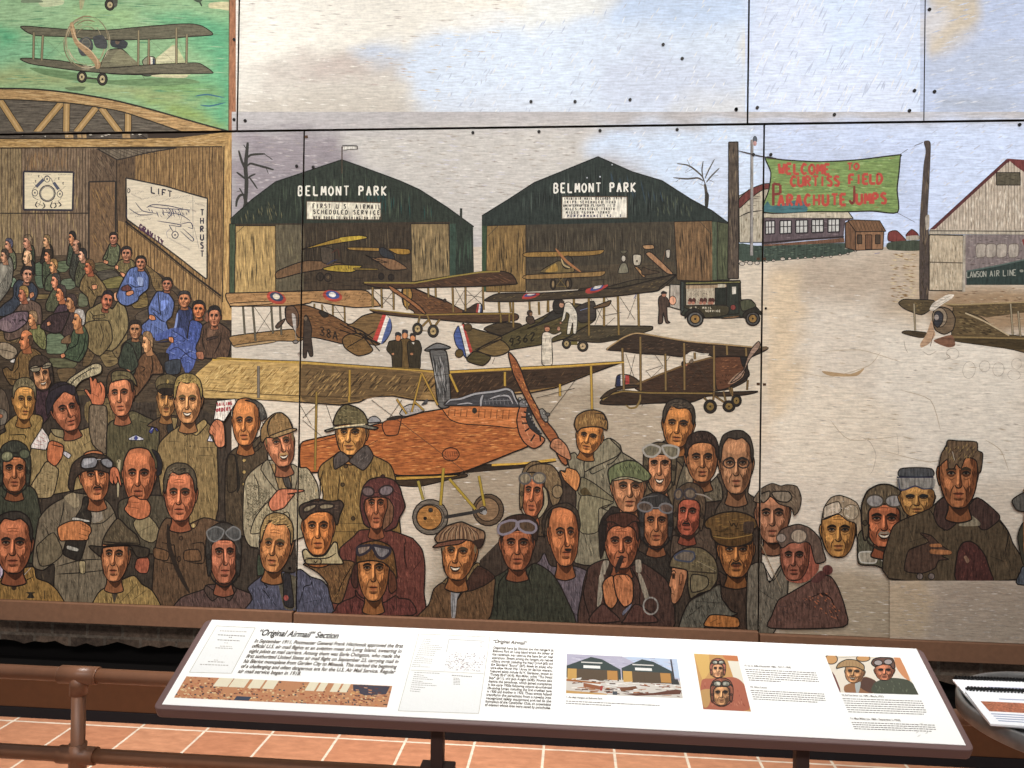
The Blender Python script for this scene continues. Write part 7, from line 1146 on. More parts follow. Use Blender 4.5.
M = dict(board=plain('board_edge', '3a3028', .8), ledge=plain('brown_painted_steel', '7d5a44', .55, 0, .3, 40, .1), rail=plain('brown_pipe_paint', '6e4a35', .38, 0, .45, 30, .08), dark=plain('black_base', '17161a', .7, 0, .2),
         brownwall=plain('brown_wall_paint', '53331d', .6, 0, .3, 25, .08), void=plain('trench_shade', '120d0b', .8), slat=plain('duct_slat', '4a4540', .5), signframe=plain('mauve_brown_frame', '6b5350', .45, 0, .4), signpost=plain('dark_brown_post', '3a2a27', .5),
         white=plain('sign_face_paper', 'f4f3ef', .5, 0, .3), screw=plain('dark_screw', '1a1716', .4, .6), paper=plain('booklet_paper', 'f2f3f6', .6), wire=plain('black_wire', '151515', .4), ink=plain('grey_ink', '62584f', .7), inkdark=plain('dark_ink', '332b27', .7), inkpale=plain('pale_ink', 'b4b0a8', .7), inkblue=plain('blue_ink', '9aa2bc', .7), ceil=plain('ceiling_paint', '8f8a82', .9), wallp=plain('room_wall_paint', '6a5d50', .9), bracket=plain('rust_bracket', '4a3424', .5, .5))
def metal_material():
    m, t, b = newmat('turned_steel'); b.inputs['Metallic'].default_value = .55; b.inputs['Roughness'].default_value = .36
    n = noise(t, 60, 4, .6); r = nd(t, 'ShaderNodeValToRGB'); r.color_ramp.elements[0].color = (.13, .125, .12, 1); r.color_ramp.elements[1].color = (.26, .25, .24, 1)
    t.links.new(n.outputs['Fac'], r.inputs['Fac']); t.links.new(r.outputs['Color'], b.inputs['Base Color']); return m
M['steel'] = metal_material()
def perforated_material():
    m, t, b = newmat('punched_steel'); b.inputs['Metallic'].default_value = .5; b.inputs['Roughness'].default_value = .4
    tc = nd(t, 'ShaderNodeTexCoord'); v = nd(t, 'ShaderNodeTexVoronoi'); v.inputs['Scale'].default_value = 95; v.inputs['Randomness'].default_value = 0
    t.links.new(tc.outputs['Object'], v.inputs['Vector']); r = nd(t, 'ShaderNodeValToRGB'); r.color_ramp.elements[0].position = .35; r.color_ramp.elements[1].position = .45
    r.color_ramp.elements[0].color = (.06, .058, .055, 1); r.color_ramp.elements[1].color = (.34, .33, .32, 1)
    t.links.new(v.outputs['Distance'], r.inputs['Fac']); t.links.new(r.outputs['Color'], b.inputs['Base Color']); return m
M['mesh'] = perforated_material()
def brick_material():
    m, t, b = newmat('old_brick'); tc = nd(t, 'ShaderNodeTexCoord'); mp = nd(t, 'ShaderNodeMapping'); mp.inputs['Rotation'].default_value = (math.pi/2, 0, 0)
    t.links.new(tc.outputs['Object'], mp.inputs['Vector']); br = nd(t, 'ShaderNodeTexBrick')
    t.links.new(mp.outputs['Vector'], br.inputs['Vector'])
    for k, v in (('Scale', 1.0), ('Brick Width', .21), ('Row Height', .072), ('Mortar Size', .009), ('Mortar Smooth', .2), ('Bias', -.2)): br.inputs[k].default_value = v
    br.inputs['Color1'].default_value = (*lin('86705f'), 1); br.inputs['Color2'].default_value = (*lin('54453b'), 1); br.inputs['Mortar'].default_value = (*lin('837567'), 1)
    n = noise(t, 45, 6, .7); mx = nd(t, 'ShaderNodeMix', data_type='RGBA', blend_type='MULTIPLY'); mx.inputs[0].default_value = .8
    r = nd(t, 'ShaderNodeValToRGB'); r.color_ramp.elements[0].position = .35; r.color_ramp.elements[0].color = (.35, .33, .32, 1); r.color_ramp.elements[1].position = .65; r.color_ramp.elements[1].color = (1.25, 1.2, 1.15, 1)
    t.links.new(n.outputs['Fac'], r.inputs['Fac']); t.links.new(br.outputs['Color'], mx.inputs[6]); t.links.new(r.outputs['Color'], mx.inputs[7]); t.links.new(mx.outputs[2], b.inputs['Base Color']); b.inputs['Roughness'].default_value = .9
    bp = nd(t, 'ShaderNodeBump'); bp.inputs['Strength'].default_value = .7; bp.inputs['Distance'].default_value = .01; t.links.new(n.outputs['Fac'], bp.inputs['Height']); t.links.new(bp.outputs[0], b.inputs['Normal']); return m
M['brick'] = brick_material()
def tile_material(o, rot, size):
    m, t, b = newmat('quarry_tile'); tc = nd(t, 'ShaderNodeTexCoord'); mp = nd(t, 'ShaderNodeMapping'); mp.inputs['Location'].default_value = o; mp.inputs['Rotation'].default_value = (0, 0, rot)
    t.links.new(tc.outputs['Object'], mp.inputs['Vector']); br = nd(t, 'ShaderNodeTexBrick'); br.offset = 0.0; t.links.new(mp.outputs['Vector'], br.inputs['Vector'])
    for k, v in (('Scale', 1.0), ('Brick Width', size[0]), ('Row Height', size[1]), ('Mortar Size', .006), ('Mortar Smooth', .1), ('Bias', 0.0)): br.inputs[k].default_value = v
    br.inputs['Color1'].default_value = (*lin('c58d6c'), 1); br.inputs['Color2'].default_value = (*lin('bb8060'), 1); br.inputs['Mortar'].default_value = (*lin('e4d6c2'), 1)
    n = noise(t, 14, 6, .65, mapscale=(1, 2.2, 1)); mx = nd(t, 'ShaderNodeMix', data_type='RGBA', blend_type='MULTIPLY'); mx.inputs[0].default_value = .7
    r = nd(t, 'ShaderNodeValToRGB'); r.color_ramp.elements[0].position = .3; r.color_ramp.elements[0].color = (.68, .62, .58, 1); r.color_ramp.elements[1].position = .68; r.color_ramp.elements[1].color = (1.2, 1.2, 1.2, 1)
    t.links.new(n.outputs['Fac'], r.inputs['Fac']); t.links.new(br.outputs['Color'], mx.inputs[6]); t.links.new(r.outputs['Color'], mx.inputs[7]); t.links.new(mx.outputs[2], b.inputs['Base Color']); b.inputs['Roughness'].default_value = .42
    return m
# ================================================================= mesh helpers
def link(name, me, mat=None, parent=None, kind=None, label=None):
    o = bpy.data.objects.new(name, me); COL.objects.link(o)
    if mat: me.materials.append(mat)
    if parent: o.parent = parent
    if kind: o['kind'] = kind
    if label: o['label'] = label
    return o
class MB:
    def __init__(s): s.v, s.f = [], []
    def box(s, a, b):
        x0, y0, z0 = a; x1, y1, z1 = b; n = len(s.v)
        s.v += [(x0, y0, z0), (x1, y0, z0), (x1, y1, z0), (x0, y1, z0), (x0, y0, z1), (x1, y0, z1), (x1, y1, z1), (x0, y1, z1)]
        s.f += [tuple(n+i for i in q) for q in ((0, 3, 2, 1), (4, 5, 6, 7), (0, 1, 5, 4), (1, 2, 6, 5), (2, 3, 7, 6), (3, 0, 4, 7))]; return s
    def hexa(s, p):      # eight corners, bottom four then top four
        n = len(s.v); s.v += [tuple(q) for q in p]
        s.f += [tuple(n+i for i in q) for q in ((0, 3, 2, 1), (4, 5, 6, 7), (0, 1, 5, 4), (1, 2, 6, 5), (2, 3, 7, 6), (3, 0, 4, 7))]; return s
    def prism(s, pts, off):
        n = len(s.v); k = len(pts); s.v += [tuple(p) for p in pts]+[tuple(p[i]+off[i] for i in range(3)) for p in pts]
        s.f += [tuple(range(n, n+k))[::-1], tuple(range(n+k, n+2*k))]+[(n+i, n+(i+1) % k, n+k+(i+1) % k, n+k+i) for i in range(k)]; return s
    def tube(s, a, b, r, n=20, r2=None):
        r2 = r if r2 is None else r2; d = [b[i]-a[i] for i in range(3)]; l = math.sqrt(sum(x*x for x in d)); d = [x/l for x in d]
        u = (0, 0, 1) if abs(d[2]) < .9 else (1, 0, 0); e = [d[1]*u[2]-d[2]*u[1], d[2]*u[0]-d[0]*u[2], d[0]*u[1]-d[1]*u[0]]; l = math.sqrt(sum(x*x for x in e)); e = [x/l for x in e]
        g = [d[1]*e[2]-d[2]*e[1], d[2]*e[0]-d[0]*e[2], d[0]*e[1]-d[1]*e[0]]; m = len(s.v)
        for c, q in ((a, r), (b, r2)):
            for i in range(n):
                t = 2*math.pi*i/n; s.v.append(tuple(c[k]+q*(_c(t)*e[k]+_s(t)*g[k]) for k in range(3)))
        s.f += [(m+i, m+(i+1) % n, m+n+(i+1) % n, m+n+i) for i in range(n)]+[tuple(range(m, m+n))[::-1], tuple(range(m+n, m+2*n))]; return s
    def lathe(s, c, prof, n=64, a0=0, a1=2*math.pi):
        m = len(s.v); k = len(prof)
        for i in range(n):
            t = a0+(a1-a0)*i/n
            for r, z in prof: s.v.append((c[0]+r*_c(t), c[1]+r*_s(t), c[2]+z))
        for i in range(n):
            for j in range(k-1): s.f.append((m+i*k+j, m+((i+1) % n)*k+j, m+((i+1) % n)*k+j+1, m+i*k+j+1))
        return s
    def mesh(s, name):
        me = bpy.data.meshes.new(name); me.from_pydata(s.v, [], s.f); me.update(); return me
    def build(s, name, mat, parent=None, kind=None, label=None, smooth=False, bevel=0):
        me = s.mesh(name); o = link(name, me, mat, parent, kind, label)
        if smooth:
            for p in me.polygons: p.use_smooth = len(p.vertices) == 4
        if bevel:
            b = o.modifiers.new('Bevel', 'BEVEL'); b.width = bevel; b.segments = 2; b.limit_method = 'ANGLE'
        return o
def thing(o, label, cat, group=None):
    o['label'] = label; o['category'] = cat
    if group: o['group'] = group
    return o
def empty(name, loc, label, cat, group=None):
    o = bpy.data.objects.new(name, None); COL.objects.link(o); o.location = loc; o.empty_display_size = .1
    return thing(o, label, cat, group)
# ================================================================= painted buckets -> meshes clipped to their board
def clip(poly, ax, v, keep_less):
    out = []
    for i in range(len(poly)):
        a, b = poly[i-1], poly[i]
        ia, ib = (a[ax] <= v) == keep_less or a[ax] == v, (b[ax] <= v) == keep_less or b[ax] == v
        if ia != ib:
            t = (v-a[ax])/(b[ax]-a[ax]); out.append((a[0]+(b[0]-a[0])*t, a[1]+(b[1]-a[1])*t))
        if ib: out.append(b)
    return out
def clip_rect(poly, r):
    for ax, v, less in ((0, r[0], False), (0, r[2], True), (1, r[1], False), (1, r[3], True)):
        if not poly: return []
        m = [p[ax] for p in poly]
        if less and max(m) <= v or (not less and min(m) >= v): continue
        poly = clip(poly, ax, v, less)
    return poly
def flat_mesh(surf, name, items, h0=.0006):
    vs, fs, cols, gs = [], [], [], []
    for q, c, g, k in items:
        q2 = []
        for p in q:
            if not q2 or abs(p[0]-q2[-1][0])+abs(p[1]-q2[-1][1]) > 1e-6: q2.append(p)
        if len(q2) < 3: continue
        ar = sum(q2[i-1][0]*q2[i][1]-q2[i][0]*q2[i-1][1] for i in range(len(q2)))
        if abs(ar) < 1e-8: continue
        rev = ar < 0
        if rev: q2 = q2[::-1]
        n = len(vs); h = h0+k*surf.step
        vs += [surf.co(p[0], p[1], h) for p in q2]; fs.append(tuple(range(n, n+len(q2))))
        if isinstance(c, list):
            if len(c) == len(q2) == len(q): cols += [(*x, 1) for x in (c if not rev else c[::-1])]
            else: cols += [(*[sum(x[i] for x in c)/len(c) for i in range(3)], 1)]*len(q2)
        else: cols += [(*c, 1)]*len(q2)
        gs += [(g[0], g[1], 0, 1)]*len(q2)
    if not fs: return None
    me = bpy.data.meshes.new(name); me.from_pydata(vs, [], fs); me.update()
    a = me.color_attributes.new('lit_pigment', 'FLOAT_COLOR', 'CORNER'); b = me.color_attributes.new('grain', 'FLOAT_COLOR', 'CORNER')  # paint colours that also hold the light gradient on the boards
    a.data.foreach_set('color', [x for c in cols for x in c]); b.data.foreach_set('color', [x for c in gs for x in c])
    me.materials.append(PAINT); return me
def place(surf, boards):
    """boards: list of (object, rect in surface coordinates)"""
    made = {}
    for bk in surf.buckets:
        for bi, (ob, r) in enumerate(boards):
            if bk.panel is not None and bk.panel != bi: continue
            items = []
            for q, c, g, k in bk.polys:
                q2 = clip_rect(q, r)
                if isinstance(c, list) and len(q2) >= 3 and q2 != q: c = tuple(sum(x[i] for x in c)/len(c) for i in range(3))
                if len(q2) >= 3: items.append((q2, c, g, k))
            par = ob if bk.parent is None else made.get((id(bk.parent), bi))
            me = flat_mesh(surf, bk.name, items) if items else None
            if me is None and bk.parent is not None: continue
            if me is None:
                if any(clip_rect(q, r) for b2 in surf.buckets if b2.parent is bk for q, *_ in b2.polys):
                    o = bpy.data.objects.new(bk.name, None); COL.objects.link(o); o.empty_display_size = .05
                else: continue
            else:
                o = bpy.data.objects.new(bk.name, me); COL.objects.link(o)
            if par is None:
                par = bpy.data.objects.new(bk.parent.name, None); COL.objects.link(par); par.parent = ob
                if bk.parent.label: par['label'] = bk.parent.label
                made[(id(bk.parent), bi)] = par
            o.parent = par
            if bk.label: o['label'] = bk.label
            if bk.parent is None: made[(id(bk), bi)] = o
# ---------------------------------------------------------------- boards
def WX(px, py): return WALL.uv(px, py)[0]
def WZ(px, py): return WALL.uv(px, py)[1]
seam_z = (WZ(0, 134)+WZ(512, 128)+WZ(1024, 121))/3
bot_e, bot_f, bot_g = (WZ(0, 599.5)+WZ(298, 609))/2, (WZ(300, 609)+WZ(760, 632))/2, (WZ(763, 632)+WZ(1024, 643))/2
top_z = seam_z+2.3
x303 = WX(300.5, 370); x763 = WX(761, 370); x238 = WX(238.5, 60); x748 = WX(748.2, 60); x924 = WX(924.3, 60)
xl, xr = WX(-110, 370), WX(1180, 370); g = .0045; gz = .006
BD = [('mural_board', 'upper left painted board with an olive biplane over a green field', (xl, seam_z+gz, x238-g, top_z)),
      ('mural_board', 'wide upper painted board showing only cream and pale blue clouds', (x238+g, seam_z+gz, x748-g, top_z)),
      ('mural_board', 'narrow upper painted board of plain pale blue sky', (x748+g, seam_z+gz, x924-g*.6, top_z)),
      ('mural_board', 'upper right painted board of grey-blue sky with a buff cloud', (x924+g*.6, seam_z+gz, xr, top_z)),
      ('mural_board', 'lower left painted board crowded with seated and standing uniformed men', (xl, bot_e, x303-g, seam_z-gz)),
      ('mural_board', 'lower middle painted board with green hangars and an orange biplane', (x303+g, bot_f, x763-g, seam_z-gz)),
      ('mural_board', 'lower right painted board with a green welcome banner and faded faces', (x763+g, bot_g, xr, seam_z-gz))]
boards = []
for nm, lab, r in BD:
    o = MB().box((r[0], 0, r[1]), (r[2], .098, r[3])).build(nm, M['board']); thing(o, lab, 'painting', 'painted boards of the mural'); boards.append((o, r))
place(WALL, boards)
# screws and little brackets that hold the boards
def screw(px, py, bi, r=.0055, mat='screw', nm='screw'):
    u, v = WALL.uv(px, py); me = MB().tube((u, .001, v), (u, -.008, v), r, 12).mesh(nm); link(nm, me, M[mat], boards[bi][0])
for px, py, bi in ((234.5, 120, 0), (234.5, 40, 0), (245.5, 121, 1), (736, 110, 1), (736, 109.5, 1), (757, 108, 2), (914, 91, 2), (909, 111, 2), (834, 115, 2), (934, 92, 3), (929, 10, 3), (297, 166.5, 4), (313.5, 167.5, 5), (290.4, 568, 4), (473, 133, 5), (539, 132, 5), (600, 131, 5), (677, 130, 5), (750.5, 580.5, 5), (753, 155, 5), (770.5, 155, 6), (769, 581.8, 6), (1019, 125, 6), (765.5, 308.5, 6), (575, 102, 1), (531, 102, 1), (630, 100, 1), (682, 59, 1), (663, 45, 1)): screw(px, py, bi, .0085 if bi < 4 or py < 200 or py > 500 else .006)
def bracket(px, py, bi, w, h):
    u, v = WALL.uv(px, py); MB().box((u-w/2, -.006, v-h/2), (u+w/2, .001, v+h/2)).build('bracket', M['bracket'], boards[bi][0])
for px, py, bi in ((297.6, 379.5, 4), (303.6, 379.5, 5), (296.4, 500, 4), (303.2, 500.5, 5), (758, 384, 5), (764.2, 384.5, 6), (764.2, 259, 6), (758, 259, 5), (306.5, 137, 5)): bracket(px, py, bi, .016, .013)
# ---------------------------------------------------------------- steel ledge under the boards
LZ = [(WZ(60, 620.5), bot_e-.002), (WZ(350, 634)*.5+WZ(700, 651)*.5, bot_f-.002), (WZ(980, 661), bot_g-.002)]
for i, (a, b, lab) in enumerate(((xl, x303-.012, 'brown steel ledge under the board of seated men'), (x303-.004, x763-.004, 'brown steel ledge under the hangar board, behind the information panel'), (x763+.004, xr, 'brown steel ledge under the faded right-hand board'))):
    o = MB().box((a, -.035, LZ[i][0]), (b, .1, LZ[i][1])).build('mural_ledge', M['ledge'], bevel=.003); thing(o, lab, 'ledge', 'ledges under the painted boards')
# ---------------------------------------------------------------- brick wall, duct, low barrier, floor, room
X0, X1 = xl-.6, xr+.6
bw = MB().box((X0, .10, 0), (X1, .22, top_z+.3)); bw.build('wall_back', M['brick'], kind='structure')
YB = -.62                                    # front of the low barrier
fz = at_y(0, 716, YB)[2]; FLOOR = 0.0
def solve_y(px, py, z):                      # depth at which a picture point lies at height z
    return at_z(px, py, z)[1]
YB = solve_y(0, 716, 0.0)
# ---------------------------------------------------------------- ragged bottom of the brick, dark trench, louvre strip, low barrier, floor
for o in [o for o in bpy.data.objects if o.name == 'wall_back']: bpy.data.objects.remove(o)
zc = 1.58-.362*4.1
pts = [(X0, .10, top_z+.3), (X0, .10, zc)]
rr = random.Random(5); n_ = 130
for i in range(1, n_): pts.append((X0+(X1-X0)*i/n_, .10, zc+rr.uniform(-.012, .014)+(.012 if i % 6 < 2 else 0)))
pts += [(X1, .10, zc), (X1, .10, top_z+.3)]
MB().prism(pts, (0, .12, 0)).build('wall_back', M['brick'], kind='structure')
MB().box((X0, .225, -.6), (X1, .26, zc+.3)).build('trim_1', M['void'], kind='structure')  # near-black colour puts the trench's shade into its back and floor
MB().box((X0, YB+.05, -.62), (X1, .26, -.58)).build('trim_2', M['void'], kind='structure')
duct = MB()
for i in range(26):
    xa = at_y(8+i*26+rr.uniform(-6, 6), 660, .06)[0]
    for k in range(4):
        z = -.055-k*.022; duct.box((xa, .03, z), (xa+rr.uniform(.03, .055), .05, z+.005))
dt = MB().box((X0, .05, -.5), (X1, .2, -.02)).build('air_duct', M['void']); thing(dt, 'black air duct lying in the trench behind the low barrier', 'duct')
duct.build('louvre_blades', M['slat'], dt)  # louvres broken into short pale segments that stand for streaks of light
zt = .187; zk = WALLD and at_y(0, 706, YB)[2]
MB().box((X0, YB, zk), (X1, YB+.05, zt)).build('wall_front', M['brownwall'], kind='structure', bevel=.004)
MB().box((X0, YB-.004, 0), (X1, YB+.05, zk)).build('baseboard_front', M['dark'], kind='structure')
xs = sorted(at_z(px, py, 0)[0] for px, py in ((20, 717), (71, 728), (145, 724), (204, 731), (273, 731.5), (338, 736), (406, 739), (472, 741), (543, 744), (614, 749), (686, 752), (758, 758)))
dx = (xs[-1]-xs[0])/11; ty = at_z(430, 743.2, 0)[1]
M['tile'] = tile_material((-(xs[0]-3*dx-.0), -(ty-8*dx), 0), 0, (dx, dx))
MB().box((X0-1, -7.5, -.12), (X1+1, YB+.02, 0)).build('floor', M['tile'], kind='structure')
MB().box((X0-1, -7.5, top_z+.9), (X1+1, .3, top_z+1.0)).build('ceiling', M['ceil'], kind='structure')
# ---------------------------------------------------------------- pipe railing
YR = -1.8; RR = .0212
tz = at_y(60, 674, YR)[2]; bz = at_y(60, 754, YR)[2]; px_ = at_y(78.5, 712, YR)[0]; xe = px_+2.96; xa = at_y(-150, 670, YR)[0]
rail = empty('pipe_railing', (px_, YR, 0), 'brown pipe railing running behind the information panel', 'railing')
def rp(name, mb, mat='rail', **k):
    o = mb.build(name, M[mat], smooth=True, **k); o.parent = rail; o.matrix_parent_inverse.identity(); o.location = (-px_, -YR, 0); return o
rp('top_rail', MB().tube((xa, YR, tz), (xe, YR, tz), RR, 28)); rp('lower_rail', MB().tube((xa, YR, bz), (xe, YR, bz), RR, 28))
posts = [px_, px_+2.9]
for i, x in enumerate(posts):
    rp('post', MB().tube((x, YR, 0), (x, YR, tz), RR*.95, 28)); 
    rp('tee_fitting', MB().tube((x-.058, YR, tz), (x+.058, YR, tz), RR*1.24, 28).tube((x-.062, YR, tz), (x-.058, YR, tz), RR*1.12, 28, RR*1.24).tube((x+.058, YR, tz), (x+.062, YR, tz), RR*1.24, 28, RR*1.12).tube((x, YR, tz), (x, YR, tz-.058), RR*1.22, 28))
    rp('cross_fitting', MB().tube((x-.058, YR, bz), (x+.058, YR, bz), RR*1.24, 28).tube((x, YR, bz+.036), (x, YR, bz-.05), RR*1.2, 28))
    rp('floor_flange', MB().tube((x, YR, .0), (x, YR, .012), .05, 28).tube((x, YR, .012), (x, YR, .04), .03, 24))
# ---------------------------------------------------------------- information panel
sx = SIGN.o[0]; panel = empty('information_panel', (sx, SIGN.o[1], 0), 'long white sloping information panel in a brown frame, headed Original Airmail', 'information panel')
def sp(o): o.parent = panel; o.location = (o.location[0]-sx, o.location[1]-SIGN.o[1], o.location[2]); return o
hw = _W/2
def slab(a, b, h0, h1): # box in panel coordinates
    return MB().hexa([SIGN.co(a[0], a[1], h0), SIGN.co(b[0], a[1], h0), SIGN.co(b[0], b[1], h0), SIGN.co(a[0], b[1], h0), SIGN.co(a[0], a[1], h1), SIGN.co(b[0], a[1], h1), SIGN.co(b[0], b[1], h1), SIGN.co(a[0], b[1], h1)])
fr = MB()
cr = .012; w2, top, bot = hw, SLOPE, 0
def rounded(a, b, r, n=5):
    q = []
    for cx_, cy_, t0 in ((b[0]-r, b[1]-r, 0), (a[0]+r, b[1]-r, 90), (a[0]+r, a[1]+r, 180), (b[0]-r, a[1]+r, 270)):
        for i in range(n+1): t = math.radians(t0+90*i/n); q.append((cx_+r*_c(t), cy_+r*_s(t)))
    return q
q = rounded((-w2, bot), (w2, top), cr); off = tuple(SIGN.n[i]*.026 for i in range(3))
sp(fr.prism([SIGN.co(u, v, -.027) for u, v in q], off).build('frame', M['signframe'], bevel=.003))
fl, fb_ = SIGN.uv(162, 705.8), SIGN.uv(967.5, 742)
f0 = (SIGN.uv(161.2, 705.8)[0], SIGN.uv(500, 721.6)[1]); f1 = (SIGN.uv(965, 743.6)[0], SIGN.uv(560, 634.2)[1])
face = sp(slab((f0[0], f0[1]), (f1[0], f1[1]), -.003, .0004).build('face', M['white']))
place(SIGN, [(face, (f0[0]-.002, f0[1]-.002, f1[0]+.002, f1[1]+.002))])
for px in (430.5, 808.5):
    u = SIGN.uv(px, 735)[0]; p = SIGN.co(u, .05, -.027); hwid = .0125
    leg = MB().box((p[0]-hwid, p[1]-hwid, 0), (p[0]+hwid, p[1]+hwid, p[2]+.012)); sp(leg.build('post', M['signpost'], bevel=.002))
    z1 = at_y(430, 764.5, p[1])[2]
    sp(MB().box((p[0]-.034, p[1]-.02, z1-.035), (p[0]+.034, p[1]+.02, z1)).build('clamp', M['signpost'], bevel=.002))
    sp(MB().box((p[0]-.035, p[1]-.03, .0), (p[0]+.035, p[1]+.09, .012)).build('foot_plate', M['signpost'], bevel=.002))
    MBb = MB().box((p[0]-.02, p[1]-.02, p[2]-.012), (p[0]+.02, p[1]+.02, p[2]+.004)); sp(MBb.build('bracket', M['signpost']))
from mathutils import Matrix, Vector
BASIS = Matrix((SIGN.u, SIGN.v, SIGN.n)).transposed()
def text(s, a, b, cap, mat='ink', shear=0.0, bold=0, fit=True, nm='printed_text', surf=SIGN, par=None):
    c = bpy.data.curves.new(nm, 'FONT'); c.body = s; c.shear = shear; c.offset = bold+.012; c.size = 1.0; c.fill_mode = 'FRONT'
    o = bpy.data.objects.new(nm, c); COL.objects.link(o); c.materials.append(M[mat]); TEXTS.append((o, a, b, cap, fit, surf, par))
TEXTS = []
text('\u201cOriginal Airmail\u201d Section', (257.2, 635.6), (336.8, 638.9), 6.0, 'inkdark', .22, .004)
T1 = ['In September 1911, Postmaster General Frank Hitchcock approved the first', 'official U.S. air mail flights at an aviation meet on Long Island, swearing in', 'eight pilots as mail carriers. Among them was Earle Ovington, who made the', 'first authorized United States air mail flight on September 23, carrying mail in', 'his Bleriot monoplane from Garden City to Mineola. This marked the beginning', 'of a challenging and often dangerous era for the U.S. Air Mail Service. Regular', 'air mail service began in 1918.']
for i, s in enumerate(T1):
    a = (254.0-2.72*i, 642.8+5.05*i); b = (402.6-1.55*i, 648.2+5.15*i)
    if i == 6: b = (300.2, 675.7)
    text(s, a, b, 3.6, 'ink', .18, .006)
text('\u201cOriginal Airmail\u201d', (492.4, 643.0), (526.4, 645.0), 3.2, 'ink', .2, .004)
T2 = ['Depicted here by Rhonie are the hangars at', 'Belmont Park on Long Island where the center of', 'the racetrack was used as the base for air mail', 'operations. Shown among the hangars are retired', 'military aircraft, including the Navy D.H.4 (#5) and', 'the Standard \u201cScout\u201d (#7), flown by pilots who', 'were often World War I Army Air Service veterans.', 'Featured pilots include Ed V. Gardener, known as', '\u201cTurkey Bird\u201d (#10), Max Miller, called \u201cThe Postal', 'Boy\u201d (#11), and Jack Knight (#38). Rhonie also', 'depicts the parachute, which gained acceptance', 'in the early 1920s following several documented', 'life-saving jumps, including the first credited save', 'in 1920 and another in 1922. These events helped', 'transform the parachute from a novelty into', 'recognized safety equipment and led to the', 'formation of the Caterpillar Club, an association', 'of aviators whose lives were saved by parachutes.']
for i, s in enumerate(T2): text(s, (493.2-.49*i, 649.0+3.36*i), (553.4-.16*i, 651.7+3.4*i), 2.3, 'ink', 0, .008)
text('1. Air Mail Hangars at Belmont Park', (566, 698.2), (602, 699.9), 1.6, 'ink', 0, .004)
text('17. Ira O. Biffle (November 1886 - April 1, 1934)', (744.3, 666.8), (790.5, 668.6), 1.6, 'ink'); text('18. Slim Lewis', (749.8, 688.0), (766.5, 688.9), 1.6, 'ink')
text('10. Ed Gardener (ca. 1890 - May 6, 1921)', (841.6, 696.3), (883.3, 697.8), 1.7, 'ink'); text('11. Max Miller (ca. 1893 - September 1, 1920)', (850.3, 719.6), (900.0, 721.6), 1.8, 'ink')
# ---------------------------------------------------------------- round steel stand and the booklets lying on it
ZT = .95; cX, cY, RT = 1.018, -2.396, .22
stand = empty('round_stand', (cX, cY, 0), 'round punched-steel stand cut off by the right edge', 'stand')
def st(o): o.parent = stand; o.location = (-cX, -cY, 0); return o
st(MB().lathe((cX, cY, ZT), [(RT-.012, -.028), (RT, -.028), (RT+.001, -.026), (RT+.001, .001), (RT-.002, .004), (RT-.008, .004), (RT-.011, .001), (RT-.011, -.009), (RT-.012, -.028)], 96).build('rim', M['steel'], smooth=True))
st(MB().tube((cX, cY, ZT-.014), (cX, cY, ZT-.007), RT-.011, 96).build('punched_plate', M['mesh']))
st(MB().tube((cX, cY, .02), (cX, cY, ZT-.014), .028, 32).build('column', M['steel'], smooth=True)); st(MB().lathe((cX, cY, 0), [(0, 0), (.17, 0), (.17, .012), (.05, .03), (.028, .05), (0, .05)], 48).build('base', M['steel'], smooth=True))
def booklet(quad, z, lab, n, comb_a, comb_b):
    p = [at_z(x, y, z) for x, y in quad]; c = [sum(q[i] for q in p)/4 for i in range(2)]
    b = empty('spiral_booklet', (c[0], c[1], z), lab, 'booklet', 'booklets on the round stand')
    def k(o): o.parent = b; o.location = (-c[0], -c[1], -z); return o
    k(MB().prism([(q[0], q[1], z) for q in p], (0, 0, .0035)).build('pages', M['paper']))
    mb = MB(); A, Bq = at_z(*comb_a, z), at_z(*comb_b, z)
    for i in range(n):
        t = (i+.5)/n; x, y = A[0]+(Bq[0]-A[0])*t, A[1]+(Bq[1]-A[1])*t
        for j in range(7):
            a0, a1 = math.pi*(j/7-.15)*1.3, math.pi*((j+1)/7-.15)*1.3
            mb.tube((x, y+.006*_c(a0), z+.003+.006*_s(a0)), (x, y+.006*_c(a1), z+.003+.006*_s(a1)), .0016, 6)
    mb.tube((A[0], A[1]+.006, z+.003), (Bq[0], Bq[1]+.006, z+.003), .0022, 8)
    k(mb.build('wire_binding', M['wire'])); return b, k
zb1 = ZT+.0045
bk1, k1 = booklet(((952.5, 681), (1100, 686.5), (1150, 740), (990.5, 726)), zb1, 'white spiral-bound booklet underneath, on the round stand', 44, (955, 680), (1098, 685.5))
bk2, k2 = booklet(((965, 692.5), (1108, 699), (1150, 736), (990.5, 725.6)), zb1+.0045, 'white spiral-bound booklet on top, showing a colour strip', 40, (967, 691), (1106, 697.5))
def flatq(quad, z, nm, mat, k): p = [at_z(x, y, z) for x, y in quad]; k(MB().prism(p, (0, 0, .0003)).build(nm, mat))
M['strip'] = plain('colour_strip', 'a8664a', .6, 0, .3, 260, .8)
flatq(((980.5, 701.2), (1100, 707), (1100, 717), (989.5, 711.2)), zb1+.0081, 'printed_picture', M['strip'], k2)
for i in range(4): flatq(((991+i*2.4, 713.4+i*2.3), (1090, 718.5+i*2.5), (1090, 719.2+i*2.5), (991.3+i*2.4, 714.2+i*2.3)), zb1+.0081, 'printed_text', M['inkblue'], k2)
flatq(((999, 698.6), (1060, 701.2), (1060, 702), (999.4, 699.4)), zb1+.0081, 'printed_text', M['inkblue'], k2); flatq(((988, 686.8), (1060, 689.5), (1060, 690.3), (988.4, 687.6)), zb1+.0037, 'printed_text', M['inkblue'], k1)
